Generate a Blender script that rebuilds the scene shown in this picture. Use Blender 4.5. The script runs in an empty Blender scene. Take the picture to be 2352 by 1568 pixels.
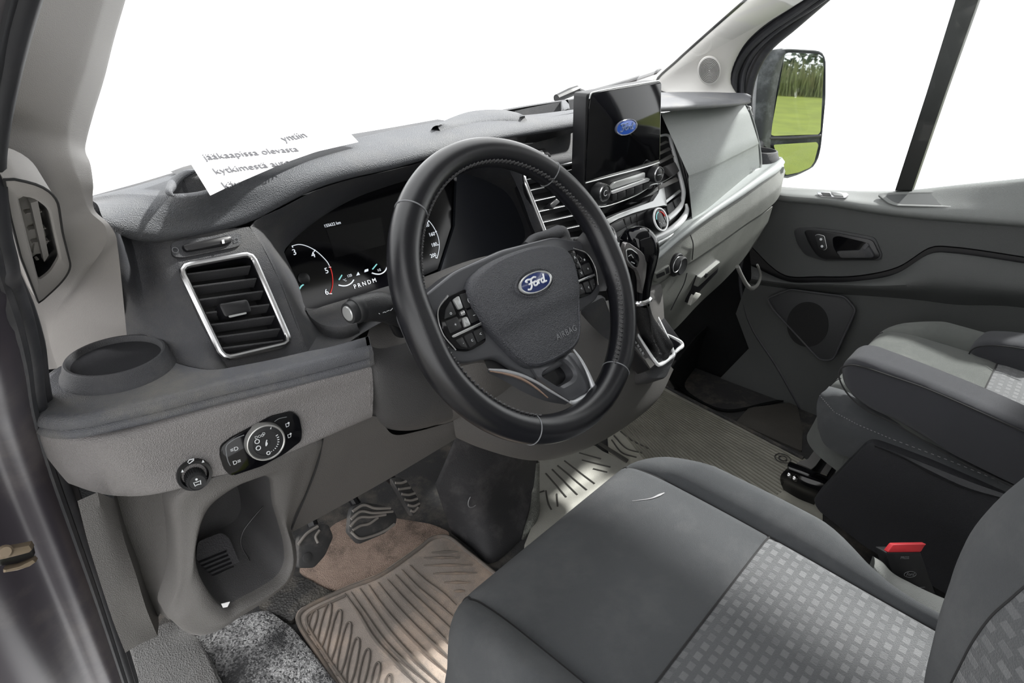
import bpy, bmesh, math, random
import numpy as np
from mathutils import Vector, Matrix

random.seed(7)
SC = bpy.context.scene
COL = SC.collection
PI = math.pi

# ------------------------------------------------------------------ camera, sky, sun, exposure
# vehicle frame in metres: X to the passenger side, Y forward, Z up; steering wheel centre is (-.39, 0, .70)
CAM_POS = (-0.940, -0.471, 0.995)
YAW, PITCH, ROLL, FPX = 0.8385, 0.4722, 0.01785, 1456.66
def cam_axes():
    f = Vector((math.sin(YAW)*math.cos(PITCH), math.cos(YAW)*math.cos(PITCH), -math.sin(PITCH)))
    r = Vector((math.cos(YAW), -math.sin(YAW), 0)); u = r.cross(f)
    return (math.cos(ROLL)*r + math.sin(ROLL)*u, -math.sin(ROLL)*r + math.cos(ROLL)*u, f)
CR, CU, CF = cam_axes()
cd = bpy.data.cameras.new('camera'); cam = bpy.data.objects.new('camera', cd); COL.objects.link(cam)
cd.sensor_width = 36.0; cd.lens = FPX/2352*36.0; cd.clip_start = 0.02; cd.clip_end = 300
M = Matrix((CR, CU, -CF)).transposed().to_4x4(); M.translation = Vector(CAM_POS); cam.matrix_world = M
SC.camera = cam

W = bpy.data.worlds.new('world'); SC.world = W; W.use_nodes = True
bg = W.node_tree.nodes['Background']; bg.inputs[0].default_value = (1.0, 1.0, 1.0, 1); bg.inputs[1].default_value = 1.0
sd = bpy.data.lights.new('sun', 'SUN'); sd.energy = 3.8; sd.angle = math.radians(3.0); sd.color = (1.0, 0.985, 0.95)
sun = bpy.data.objects.new('sun', sd); COL.objects.link(sun)
SUN_AZ, SUN_EL = math.radians(103), math.radians(43)
sdir = Vector((math.sin(SUN_AZ)*math.cos(SUN_EL), math.cos(SUN_AZ)*math.cos(SUN_EL), math.sin(SUN_EL)))
sun.rotation_euler = sdir.to_track_quat('Z', 'Y').to_euler(); sun.location = (4, -1, 5)
SC.view_settings.view_transform = 'Standard'; SC.view_settings.look = 'None'
SC.view_settings.exposure = 1.5; SC.view_settings.gamma = 1.0; SC.view_settings.use_curve_mapping = False

# ------------------------------------------------------------------ surveying: photo sight lines met with planes of the cab
CP = Vector(CAM_POS)
def ray(x, y): return CF + (x-1176)/FPX*CR - (y-784)/FPX*CU
AX = {'X': 0, 'Y': 1, 'Z': 2}
def at(x, y, ax, v):
    d = ray(x, y); i = AX[ax]
    return CP + d*((v-CP[i])/d[i])
class Plane:
    """an inclined plane of the cab: origin o, in-plane axes a and b, normal n towards the cabin"""
    def __init__(s, o, a, b):
        s.o = Vector(o); s.a = Vector(a).normalized(); s.n = s.a.cross(Vector(b)).normalized(); s.b = s.n.cross(s.a)
    def px(s, x, y, w=0.0):
        d = ray(x, y); k = ((s.o + s.n*w - CP).dot(s.n))/d.dot(s.n); return CP + d*k
    def pxs(s, L, w=0.0): return [s.px(x, y, w) for x, y in L]
    def uv(s, u, v, w=0.0): return s.o + s.a*u + s.b*v + s.n*w
    def loc(s, p): q = p - s.o; return (q.dot(s.a), q.dot(s.b), q.dot(s.n))
    def mat(s, p=None):
        m = Matrix((s.a, s.b, s.n)).transposed().to_4x4(); m.translation = p if p is not None else s.o; return m
def rail(L, ax=None, v=None):
    """list of (x, y) on one plane, or (x, y, axis, value) each on its own"""
    return [at(*p) if len(p) == 4 else at(p[0], p[1], ax, v) for p in L]
def z1(x, y): return (x/2.6133, y/2.6133)
def z2(x, y): return (x/2.6133, 400+y/2.6133)
def z3(x, y): return (x/2.5367, 950+y/2.5367)
def z4(x, y): return (850+x/2.904, 280+y/2.904)
def z5(x, y): return (850+x/2.904, 780+y/2.904)
def z6(x, y): return (1250+x/2.6138, 100+y/2.6138)
def z7(x, y): return (1650+x/2.614, y/2.614)
def z8(x, y): return (1550+x/2.6135, 600+y/2.6135)
def z9(x, y): return (1000+x/2.76, 1000+y/2.76)
def z10(x, y): return (1700+x/2.761, 1000+y/2.761)
def z11(x, y): return (560+x/2.76, 1000+y/2.76)
def z12(x, y): return (380+x/6.03, 900+y/6.03)
def z13(x, y): return (640+x/4.126, 400+y/4.126)
def z14(x, y): return (1150+x/3.92, 480+y/3.92)
def z15(x, y): return (1300+x/3.734, 160+y/3.734)
def z16(x, y): return (980+x/3.92, 540+y/3.92)

# ------------------------------------------------------------------ materials
MATS = {}
def nodes_of(m): return m.node_tree.nodes, m.node_tree.links
def mat(name, col, rough=.6, grain=0, bump=0.0, var=.12, vscale=9, metal=0.0, spec=.5, dirt=None, dirt_amt=0.0, dirt_scale=5, coat=0.0, sheen=0.0, emit=None):
    if name in MATS: return MATS[name]
    m = bpy.data.materials.new(name); m.use_nodes = True; N, L = nodes_of(m)
    b = N['Principled BSDF']; b.inputs['Roughness'].default_value = rough; b.inputs['Metallic'].default_value = metal
    b.inputs['Specular IOR Level'].default_value = spec; b.inputs['Coat Weight'].default_value = coat
    b.inputs['Sheen Weight'].default_value = sheen
    tc = N.new('ShaderNodeTexCoord')
    nz = N.new('ShaderNodeTexNoise'); nz.inputs['Scale'].default_value = vscale; nz.inputs['Detail'].default_value = 5
    L.new(tc.outputs['Object'], nz.inputs['Vector'])
    mx = N.new('ShaderNodeMix'); mx.data_type = 'RGBA'
    mx.inputs[6].default_value = (*[c*(1-var) for c in col], 1); mx.inputs[7].default_value = (*[min(1, c*(1+var)) for c in col], 1)
    L.new(nz.outputs['Fac'], mx.inputs[0]); out = mx.outputs[2]
    if dirt:
        n2 = N.new('ShaderNodeTexNoise'); n2.inputs['Scale'].default_value = dirt_scale; n2.inputs['Detail'].default_value = 9; n2.inputs['Roughness'].default_value = .7
        L.new(tc.outputs['Object'], n2.inputs['Vector'])
        rp = N.new('ShaderNodeValToRGB'); rp.color_ramp.elements[0].position = .48; rp.color_ramp.elements[1].position = .75
        rp.color_ramp.elements[1].color = (dirt_amt, dirt_amt, dirt_amt, 1)
        L.new(n2.outputs['Fac'], rp.inputs[0])
        m2 = N.new('ShaderNodeMix'); m2.data_type = 'RGBA'; m2.inputs[7].default_value = (*dirt, 1)
        L.new(rp.outputs[0], m2.inputs[0]); L.new(out, m2.inputs[6]); out = m2.outputs[2]
    L.new(out, b.inputs['Base Color'])
    if grain:
        n3 = N.new('ShaderNodeTexVoronoi'); n3.inputs['Scale'].default_value = grain*1.7
        L.new(tc.outputs['Object'], n3.inputs['Vector'])
        bp = N.new('ShaderNodeBump'); bp.inputs['Strength'].default_value = bump; bp.inputs['Distance'].default_value = .0022
        L.new(n3.outputs['Distance'], bp.inputs['Height']); L.new(bp.outputs[0], b.inputs['Normal'])
    if emit:
        b.inputs['Emission Color'].default_value = (*emit[:3], 1); b.inputs['Emission Strength'].default_value = emit[3]
    MATS[name] = m; return m
def s2l(*c): return tuple(((v/255)/12.92 if v/255 <= .04045 else ((v/255+.055)/1.055)**2.4) for v in c)

DUST = (.19, .175, .145)
M_PAD = mat('soft_dash_vinyl', (.075, .079, .088), .58, 520, .45, .15, 14, dirt=DUST, dirt_amt=.22, dirt_scale=7)
M_DARK = mat('dark_grained_plastic', (.038, .039, .044), .6, 620, .35, .18, 12, dirt=DUST, dirt_amt=.22, dirt_scale=9)
M_SHELF = mat('shelf_plastic', (.085, .088, .098), .5, 620, .35, .16, 16, dirt=(.26, .24, .19), dirt_amt=.40, dirt_scale=11)
M_LOWER = mat('grey_grained_plastic', (.190, .181, .180), .5, 560, .5, .08, 7, dirt=DUST, dirt_amt=.12, dirt_scale=6)
M_LOWER2 = mat('grey_lower_plastic', (.100, .096, .093), .55, 560, .3, .10, 7, dirt=DUST, dirt_amt=.10)
M_PILLAR = mat('warm_grey_pillar_plastic', (.36, .343, .33), .62, 900, .15, .05, 5)
M_BLACK = mat('black_satin_plastic', (.006, .006, .0075), .38, 0, 0, .1)
M_GLOSS = mat('black_gloss_plastic', (.0025, .0025, .0035), .07, 0, 0, .1, spec=.32)
M_RUBBER = mat('black_rubber_seal', (.020, .021, .026), .55, 0, 0, .3, 8, dirt=(.12, .11, .11), dirt_amt=.35, dirt_scale=12)
M_CHROME = mat('satin_chrome', (.62, .62, .63), .22, 0, 0, .05, metal=1)
M_CHROME2 = mat('painted_sheen_chrome', (.82, .83, .84), .28, 0, 0, .03, metal=.1, coat=.5)  # pale base colour stands in for the sky the chrome would mirror
M_SILVER = mat('silver_painted_plastic', (.50, .51, .51), .32, 0, 0, .05, metal=.6)
M_KEY = mat('button_black_rubber', (.012, .0125, .014), .5, 0, 0, .1)
M_WHITE = mat('white_print', (.62, .64, .66), .6, 0, 0, .02)
M_LIT = mat('lit_gauge_print', (.5, .52, .55), .6, 0, 0, .02, emit=(.75, .80, .86, .30))
M_LITR = mat('lit_red_gauge_print', (.35, .02, .02), .6, 0, 0, .02, emit=(.9, .05, .04, .18))
M_LITC = mat('lit_cyan_gauge_print', (.2, .5, .5), .6, 0, 0, .02, emit=(.3, .75, .75, .25))
M_GREYPRINT = mat('grey_print', (.16, .165, .175), .6, 0, 0, .02)
M_LEATHER = mat('black_wheel_leather', (.0065, .0068, .009), .27, 900, .08, .2, 18, spec=.5)
M_AIRBAG = mat('airbag_vinyl', (.048, .050, .058), .5, 420, .5, .1, 10)
M_SPOKE = mat('dark_silver_spoke', (.085, .087, .095), .33, 0, 0, .08, metal=.35)
M_THREAD = mat('black_thread', (.060, .060, .062), .7)
M_FABRIC = mat('charcoal_seat_fabric', (.062, .066, .071), .95, 1500, .6, .14, 11, spec=.2, sheen=.12, dirt=(.20, .20, .20), dirt_amt=.25, dirt_scale=8)
M_DUSTY_LIT = mat('dusty_sunlit_seat_fabric', (.105, .112, .106), .95, 1500, .6, .16, 12, spec=.2, sheen=.12, dirt=(.26, .27, .25), dirt_amt=.3, dirt_scale=9)  # lighter copy of the seat fabric: dust plus sunlight put into the colour
M_SEAM = mat('seam_shadow_thread', (.015, .015, .016), .9)
M_STITCH = mat('pale_stitch_thread', (.26, .26, .27), .8)
M_PAINT = mat('dark_plum_body_paint', (.034, .029, .038), .36, 0, 0, .25, 4, spec=.5, dirt=(.16, .14, .13), dirt_amt=.55, dirt_scale=6)
M_FLOOR = mat('black_floor_vinyl', (.040, .040, .041), .85, 300, .55, .3, 10, spec=.2, dirt=(.23, .20, .165), dirt_amt=.55, dirt_scale=9)
def speckled():
    m = mat('speckled_step_vinyl', (.05, .05, .052), .7, 260, .8, .3, 30); N, L = nodes_of(m); b = N['Principled BSDF']
    tc = N.new('ShaderNodeTexCoord'); v = N.new('ShaderNodeTexVoronoi'); v.inputs['Scale'].default_value = 330; L.new(tc.outputs['Object'], v.inputs['Vector'])
    n = N.new('ShaderNodeTexNoise'); n.inputs['Scale'].default_value = 14; n.inputs['Detail'].default_value = 6; L.new(tc.outputs['Object'], n.inputs['Vector'])
    ad = N.new('ShaderNodeMath'); ad.operation = 'MULTIPLY_ADD'; ad.inputs[1].default_value = 1.5; ad.inputs[2].default_value = -.45; L.new(n.outputs['Fac'], ad.inputs[0])
    sb = N.new('ShaderNodeMath'); sb.operation = 'MULTIPLY'; L.new(v.outputs['Color'], sb.inputs[0]); L.new(ad.outputs[0], sb.inputs[1])
    r = N.new('ShaderNodeValToRGB'); r.color_ramp.elements[0].position = .06; r.color_ramp.elements[1].position = .40; r.color_ramp.elements[0].color = (.028, .028, .030, 1); r.color_ramp.elements[1].color = (.42, .42, .42, 1)
    L.new(sb.outputs[0], r.inputs[0]); L.new(r.outputs[0], b.inputs['Base Color']); return m
M_GRANULAR = speckled()
M_MAT = mat('muddy_rubber_mat', (.30, .262, .235), .92, 500, .4, .4, 9, spec=.15, dirt=(.62, .48, .385), dirt_amt=.95, dirt_scale=6)
M_RIB = mat('mat_rib_rubber', (.13, .115, .103), .9, 0, 0, .4, 12, spec=.15, dirt=(.26, .195, .15), dirt_amt=.9, dirt_scale=9)
M_PMAT = mat('dusty_rubber_mat', (.34, .33, .285), .9, 500, .3, .3, 14, dirt=(.5, .48, .41), dirt_amt=.6, dirt_scale=12)
M_TUNNEL = mat('pale_dusty_rubber', (.30, .295, .265), .7, 400, .3, .15, 12, dirt=(.42, .41, .37), dirt_amt=.5, dirt_scale=8)
M_KICK = mat('scuffed_black_carpet', (.016, .016, .018), .7, 300, .3, .3, 12, dirt=(.14, .13, .13), dirt_amt=.4, dirt_scale=14)
M_MUD = mat('brown_mud_carpet', (.34, .255, .21), .98, 300, .9, .4, 14, spec=.1, dirt=(.035, .032, .03), dirt_amt=.95, dirt_scale=14)
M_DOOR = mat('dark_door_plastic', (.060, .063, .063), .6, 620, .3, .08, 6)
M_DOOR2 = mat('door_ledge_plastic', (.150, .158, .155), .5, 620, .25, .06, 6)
M_GLOVE = mat('greenish_grey_plastic', (.150, .165, .158), .45, 700, .25, .06, 5, dirt=(.30, .31, .29), dirt_amt=.15)
M_GLOVE2 = mat('pale_grey_lower_plastic', (.150, .155, .142), .5, 620, .4, .08, 6, dirt=(.33, .34, .31), dirt_amt=.35, dirt_scale=7)
M_METAL = mat('worn_steel', (.35, .34, .33), .35, 0, 0, .3, 12, metal=.9)
M_BRASS = mat('rusty_brass_metal', (.19, .15, .105), .55, 0, 0, .4, 20, metal=.5)
M_RED = mat('red_buckle_button', (.62, .035, .045), .4, 0, 0, .08)
M_PAPER = mat('white_paper', (.86, .86, .87), .8, 0, 0, .02)
M_INK = mat('grey_ink', (.10, .10, .11), .8)
M_BLUE = mat('emblem_blue_enamel', (.012, .026, .120), .15, 0, 0, .1, coat=.5)
M_PEDAL = mat('pedal_rubber', (.035, .035, .036), .6, 0, 0, .3, 20, dirt=(.2, .18, .16), dirt_amt=.5, dirt_scale=20)
M_PEDALRIB = mat('worn_pedal_rib', (.20, .185, .17), .6, 0, 0, .3, 20)
M_RIGHTPIL = mat('light_grey_pillar_plastic', (.60, .59, .57), .6, 900, .15, .04, 5)
M_WELL = mat('black_footwell_liner', (.005, .0055, .006), .85, 200, .3, .4, 8, spec=.15)
M_BOOT = mat('black_gaiter_leather', (.016, .016, .017), .38, 300, .5, .2, 14)
M_HEAD = mat('headliner_cloth', (.40, .40, .39), .95)

def woven():
    m = bpy.data.materials.new('woven_square_fabric'); m.use_nodes = True; N, L = nodes_of(m); b = N['Principled BSDF']
    b.inputs['Roughness'].default_value = .9; b.inputs['Sheen Weight'].default_value = .3
    uv = N.new('ShaderNodeTexCoord'); mp = N.new('ShaderNodeMapping'); mp.inputs['Rotation'].default_value = (0, 0, 0); L.new(uv.outputs['UV'], mp.inputs[0])
    br = N.new('ShaderNodeTexBrick'); br.offset = .5; br.inputs['Scale'].default_value = 1.0
    br.inputs['Brick Width'].default_value = .0165; br.inputs['Row Height'].default_value = .0140; br.inputs['Mortar Size'].default_value = .0037; br.inputs['Mortar Smooth'].default_value = .25
    br.inputs['Color1'].default_value = (.104, .107, .112, 1); br.inputs['Color2'].default_value = (.074, .077, .082, 1); br.inputs['Mortar'].default_value = (.055, .058, .062, 1)
    L.new(mp.outputs[0], br.inputs['Vector'])
    wv = N.new('ShaderNodeTexVoronoi'); wv.inputs['Scale'].default_value = 700; L.new(uv.outputs['UV'], wv.inputs['Vector'])
    bp = N.new('ShaderNodeBump'); bp.inputs['Strength'].default_value = .5; bp.inputs['Distance'].default_value = .001
    ad = N.new('ShaderNodeMath'); ad.operation = 'MULTIPLY_ADD'; ad.inputs[1].default_value = -.9; L.new(br.outputs['Fac'], ad.inputs[0]); L.new(wv.outputs['Distance'], ad.inputs[2])
    L.new(ad.outputs[0], bp.inputs['Height']); L.new(bp.outputs[0], b.inputs['Normal']); L.new(br.outputs['Color'], b.inputs['Base Color'])
    return m
M_WOVEN = woven()
def glass(name, tint=(1, 1, 1), refl=.06):
    m = bpy.data.materials.new(name); m.use_nodes = True; N, L = nodes_of(m); N.remove(N['Principled BSDF'])
    t = N.new('ShaderNodeBsdfTransparent'); t.inputs[0].default_value = (*tint, 1); g = N.new('ShaderNodeBsdfGlossy'); g.inputs['Roughness'].default_value = .02
    fr = N.new('ShaderNodeFresnel'); fr.inputs[0].default_value = 1.45; ml = N.new('ShaderNodeMath'); ml.operation = 'MULTIPLY'; ml.inputs[1].default_value = refl*16
    mx = N.new('ShaderNodeMixShader'); L.new(fr.outputs[0], ml.inputs[0]); L.new(ml.outputs[0], mx.inputs[0]); L.new(t.outputs[0], mx.inputs[1]); L.new(g.outputs[0], mx.inputs[2])
    L.new(mx.outputs[0], N['Material Output'].inputs[0]); return m
M_GLASS = glass('clear_window_glass', (.97, .98, .98), .03)
M_MIRROR = mat('mirror_silver', (.62, .66, .66), .015, 0, 0, .02, metal=1)

# ------------------------------------------------------------------ object plumbing
def thing(name, label, cat, loc=(0, 0, 0), group=None):
    o = bpy.data.objects.new(name, None); COL.objects.link(o); o.location = loc; o.empty_display_size = .05
    o['label'] = label; o['category'] = cat
    if group: o['group'] = group
    return o
def tag(o, label, cat, group=None, kind=None):
    o['label'] = label; o['category'] = cat
    if group: o['group'] = group
    if kind: o['kind'] = kind
    return o
def world_of(o):
    m = Matrix.Identity(4)
    while o is not None:
        m = (Matrix.Translation(o.location) @ o.rotation_euler.to_matrix().to_4x4()) @ m if o.get('_basis') is None else m
        o = o.parent
    return m
def base_of(p):
    v = Vector((0, 0, 0))
    while p is not None: v = v + Vector(p.location); p = p.parent
    return v
def link(name, me, m, parent=None, label=None, kind=None, smooth=35):
    """mesh data in vehicle coordinates becomes one object; children keep identity offsets from their thing"""
    b = base_of(parent)
    if parent is None and len(me.vertices):
        co = np.empty(len(me.vertices)*3); me.vertices.foreach_get('co', co); co = co.reshape(-1, 3); c = (co.min(0)+co.max(0))/2; b = Vector((c[0], c[1], co[:, 2].min()))
    if b.length > 0: me.transform(Matrix.Translation(-b))
    if smooth:
        me.polygons.foreach_set('use_smooth', [True]*len(me.polygons)); me.set_sharp_from_angle(angle=math.radians(smooth))
    o = bpy.data.objects.new(name, me); COL.objects.link(o)
    if m is not None: me.materials.append(m)
    if parent is not None: o.parent = parent
    else: o.location = b
    if label: o['label'] = label
    if kind: o['kind'] = kind
    return o
def struct(o): o['kind'] = 'structure'; return o
def solid(o, t, off=-1):
    s = o.modifiers.new('thickness', 'SOLIDIFY'); s.thickness = t; s.offset = off; return o
def mesh_from(verts, faces, name='m'):
    me = bpy.data.meshes.new(name); me.from_pydata([tuple(v) for v in verts], [], faces); me.update(); return me
def bm_done(bm, name='m'):
    bmesh.ops.recalc_face_normals(bm, faces=bm.faces); me = bpy.data.meshes.new(name); bm.to_mesh(me); bm.free(); return me

# ------------------------------------------------------------------ curves and surfaces
def arr(P): return np.array([tuple(p) for p in P], float)
def crom(P, k=8, closed=False):
    P = arr(P); n = len(P)
    if n < 3: 
        t = np.linspace(0, 1, k+1)[:, None]; return P[0]*(1-t)+P[-1]*t
    out = []
    for i in range(n if closed else n-1):
        if closed: a, b, c, d = P[(i-1) % n], P[i], P[(i+1) % n], P[(i+2) % n]
        else:
            b, c = P[i], P[i+1]; a = P[i-1] if i else 2*b-c; d = P[i+2] if i+2 < n else 2*c-b
        t0 = 0.0; t1 = t0+max(np.linalg.norm(b-a), 1e-9)**.5; t2 = t1+max(np.linalg.norm(c-b), 1e-9)**.5; t3 = t2+max(np.linalg.norm(d-c), 1e-9)**.5
        for t in np.linspace(t1, t2, k, endpoint=False):
            A1 = (t1-t)/(t1-t0)*a+(t-t0)/(t1-t0)*b; A2 = (t2-t)/(t2-t1)*b+(t-t1)/(t2-t1)*c; A3 = (t3-t)/(t3-t2)*c+(t-t2)/(t3-t2)*d
            B1 = (t2-t)/(t2-t0)*A1+(t-t0)/(t2-t0)*A2; B2 = (t3-t)/(t3-t1)*A2+(t-t1)/(t3-t1)*A3
            out.append((t2-t)/(t2-t1)*B1+(t-t1)/(t2-t1)*B2)
    if not closed: out.append(P[-1])
    return np.array(out)
def resample(P, n, closed=False):
    P = arr(P)
    if closed: P = np.vstack([P, P[:1]])
    s = np.concatenate([[0], np.cumsum(np.linalg.norm(np.diff(P, axis=0), axis=1))]); t = np.linspace(0, s[-1], n+1 if closed else n)
    Q = np.stack([np.interp(t, s, P[:, i]) for i in range(3)], 1)
    return Q[:-1] if closed else Q
def smooth_rail(P, n, closed=False, curve=True):
    if not curve and len(P) == n: return arr(P)
    return resample(crom(P, 8, closed) if curve else P, n, closed)
def grid_faces(nv, nu, cu=False, cv=False):
    F = []
    for j in range(nv if cv else nv-1):
        for i in range(nu if cu else nu-1):
            a = j*nu+i; b = j*nu+(i+1) % nu; c = ((j+1) % nv)*nu+(i+1) % nu; d = ((j+1) % nv)*nu+i; F.append((a, b, c, d))
    return F
def loft(rails, nu=40, nv=1, closed=False, curve_u=True, curve_v=False, cap0=False, cap1=False, loop_v=False):
    """surface through rails; nv steps between neighbouring rails"""
    R = [smooth_rail(r, nu, closed, curve_u) for r in rails]
    if nv > 1 or curve_v:
        G = np.array(R); rows = []
        cols = [crom(G[:, i], nv, loop_v) if curve_v else np.vstack([np.vstack([G[j, i]*(1-t)+G[j+1, i]*t for t in np.linspace(0, 1, nv, endpoint=False)]) for j in range(len(R)-1)]+[G[-1:, i]]) for i in range(nu)]
        G = np.stack(cols, 1)
    else: G = np.array(R)
    nvv = G.shape[0]; V = G.reshape(-1, 3).tolist(); F = grid_faces(nvv, nu, closed, loop_v)
    if cap0: F.append(tuple(range(nu))[::-1])
    if cap1: F.append(tuple((nvv-1)*nu+i for i in range(nu)))
    return mesh_from(V, F)
def rounded(P, r, seg=4, closed=True):
    """polygon in 3-D with its corners rounded"""
    P = arr(P); n = len(P); out = []
    rr = r if hasattr(r, '__len__') else [r]*n
    for i in range(n):
        p = P[i]
        if not closed and i in (0, n-1): out.append(p); continue
        a, b = P[i-1], P[(i+1) % n]; da, db = np.linalg.norm(a-p), np.linalg.norm(b-p); k = min(rr[i], .48*da, .48*db)
        q0 = p+(a-p)/da*k; q1 = p+(b-p)/db*k
        for t in np.linspace(0, 1, seg+1): out.append((1-t)**2*q0+2*t*(1-t)*p+t*t*q1)
    return np.array(out)
def slab(P, n, t0, t1, bevel=.0, seg=2):
    """polygon P pushed from t0 to t1 along n, front edge bevelled"""
    P = arr(P); n = np.array(tuple(n)); n = n/np.linalg.norm(n); c = P.mean(0); k = len(P); rings = [P+n*t0]
    if bevel:
        rings.append(P+n*(t1-bevel))
        for i in range(1, seg+1):
            a = i/seg*PI/2; ins = bevel*(1-math.cos(a)); D = c-P; D = D-np.outer(D@n, n); L_ = np.linalg.norm(D, axis=1)[:, None]; rings.append(P+D/L_*np.minimum(ins, L_*.5)+n*(t1-bevel+bevel*math.sin(a)))
    else: rings.append(P+n*t1)
    V = np.vstack(rings).tolist(); F = grid_faces(len(rings), k, True); F.append(tuple(range(k))[::-1]); F.append(tuple((len(rings)-1)*k+i for i in range(k)))
    bm = bmesh.new(); vs = [bm.verts.new(v) for v in V]
    for f in F: bm.faces.new([vs[i] for i in f])
    return bm_done(bm)
def ringslab(P, Q, n, t0, t1):
    """flat frame between outlines P (outer) and Q (inner), same counts"""
    P, Q = arr(P), arr(Q); n = np.array(tuple(n)); n = n/np.linalg.norm(n)
    return mesh_from(np.vstack([P+n*t0, P+n*t1, Q+n*t1, Q+n*t0]).tolist(), grid_faces(4, len(P), True, True))
def tube(P, r, k=8, closed=False, curve=True, n=None, flat=1.0, up=None, caps=True, steps=6):
    """swept round (or flattened) section; r may be a list along the path"""
    Q = crom(P, steps, closed) if curve and len(P) > 2 else arr(P)
    if n: Q = resample(Q, n, closed)
    m = len(Q); T = np.gradient(Q, axis=0) if not closed else np.roll(Q, -1, 0)-np.roll(Q, 1, 0)
    T /= np.linalg.norm(T, axis=1)[:, None]+1e-12
    R = np.interp(np.linspace(0, 1, m), np.linspace(0, 1, len(r)), r) if hasattr(r, '__len__') else np.full(m, r)
    u = np.array(tuple(up)) if up is not None else None
    ref = np.array([0, 0, 1.0]) if abs(T[0][2]) < .9 else np.array([1.0, 0, 0]); a = None; V = []
    for i in range(m):
        if u is not None: a = u-T[i]*(u@T[i])
        elif a is None: a = ref-T[i]*(ref@T[i])
        else: a = a-T[i]*(a@T[i])
        a = a/(np.linalg.norm(a)+1e-12); b = np.cross(T[i], a)
        for j in range(k):
            t = 2*PI*j/k; V.append(Q[i]+R[i]*(math.cos(t)*a*flat+math.sin(t)*b))
    F = grid_faces(m, k, True, closed)
    if caps and not closed: F.append(tuple(range(k))[::-1]); F.append(tuple((m-1)*k+j for j in range(k)))
    return mesh_from(V, F)
def lathe(prof, mtx, k=32, cap=True):
    """profile of (radius, height) turned about the local z of mtx"""
    V = []
    for r, h in prof:
        for j in range(k): t = 2*PI*j/k; V.append(mtx @ Vector((r*math.cos(t), r*math.sin(t), h)))
    F = grid_faces(len(prof), k, True)
    if cap and prof[0][0] > 1e-6: F.append(tuple(range(k))[::-1])
    if cap and prof[-1][0] > 1e-6: F.append(tuple((len(prof)-1)*k+j for j in range(k)))
    return mesh_from(V, F)
def boxm(mtx, sx, sy, sz, bev=0.0, seg=2):
    bm = bmesh.new(); bmesh.ops.create_cube(bm, size=1); bmesh.ops.scale(bm, vec=(sx, sy, sz), verts=bm.verts)
    if bev: bmesh.ops.bevel(bm, geom=bm.edges[:], offset=bev, segments=seg, affect='EDGES', profile=.5)
    bm.transform(mtx); return bm_done(bm)
def bar(p, q, w, h, up=(0, 0, 1), bev=0.0):
    p, q = Vector(p), Vector(q); x = (q-p).normalized(); u = Vector(up); u = (u-x*u.dot(x)).normalized(); y = u.cross(x)
    m = Matrix((x, y, u)).transposed().to_4x4(); m.translation = (p+q)/2
    return boxm(m, (q-p).length, w, h, bev)
def join(*ms):
    bm = bmesh.new()
    for m in ms: bm.from_mesh(m)
    me = bpy.data.meshes.new('m'); bm.to_mesh(me); bm.free(); return me
TEXTQ = []
def text(s, mtx, size, m, parent, name='lettering', ext=.0002, align='CENTER', shear=0.0, space=1.0):
    """flat lettering; all of it is turned into plain meshes in one go at the end of the script"""
    TEXTQ.append((s, Matrix.Translation(-base_of(parent)) @ mtx, size, m, parent, name, ext, align, shear, space))
def flush_text():
    cache = {}
    for q in TEXTQ:
        k = (q[0],)+q[6:]
        if k in cache: continue
        cu = bpy.data.curves.new('t', 'FONT'); cu.body = q[0]; cu.size = 1; cu.extrude = .02; cu.align_x = q[7]; cu.align_y = 'CENTER'; cu.shear = q[8]; cu.space_character = q[9]; cu.resolution_u = 3
        o = bpy.data.objects.new('t', cu); COL.objects.link(o); cache[k] = o
    dg = bpy.context.evaluated_depsgraph_get(); dg.update()
    for k, o in list(cache.items()): cache[k] = (o, bpy.data.meshes.new_from_object(o.evaluated_get(dg)))
    for q in TEXTQ:
        me = cache[(q[0],)+q[6:]][1].copy(); clip = None; sz = q[2]; mm = q[1]
        if isinstance(sz, tuple): clip = sz[2]; sz = sz[1]/max(1e-6, max(v.co.x for v in me.vertices)); mm = Matrix.Translation(-base_of(q[4])) @ mm
        me.transform(mm @ Matrix.Diagonal((sz, sz, min(sz, .02), 1))); me.materials.clear(); me.materials.append(q[3])
        if clip:
            bm = bmesh.new(); bm.from_mesh(me); bb = base_of(q[4]); bmesh.ops.bisect_plane(bm, geom=bm.verts[:]+bm.edges[:]+bm.faces[:], plane_co=clip[0]-bb, plane_no=clip[1], clear_outer=True); bm.to_mesh(me); bm.free()
        o = bpy.data.objects.new(q[5], me); COL.objects.link(o); o.parent = q[4]
    for o, me in cache.values(): cu = o.data; bpy.data.objects.remove(o); bpy.data.curves.remove(cu)
def frame3(p, x, y):
    x = Vector(x).normalized(); y = Vector(y); y = (y-x*y.dot(x)).normalized(); z = x.cross(y); m = Matrix((x, y, z)).transposed().to_4x4(); m.translation = Vector(p); return m
def circ(m, r, n=32, h=0.0, sx=1.0, a0=0, a1=2*PI, end=False):
    return [m @ Vector((r*sx*math.cos(t), r*math.sin(t), h)) for t in np.linspace(a0, a1, n, endpoint=end)]
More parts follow.
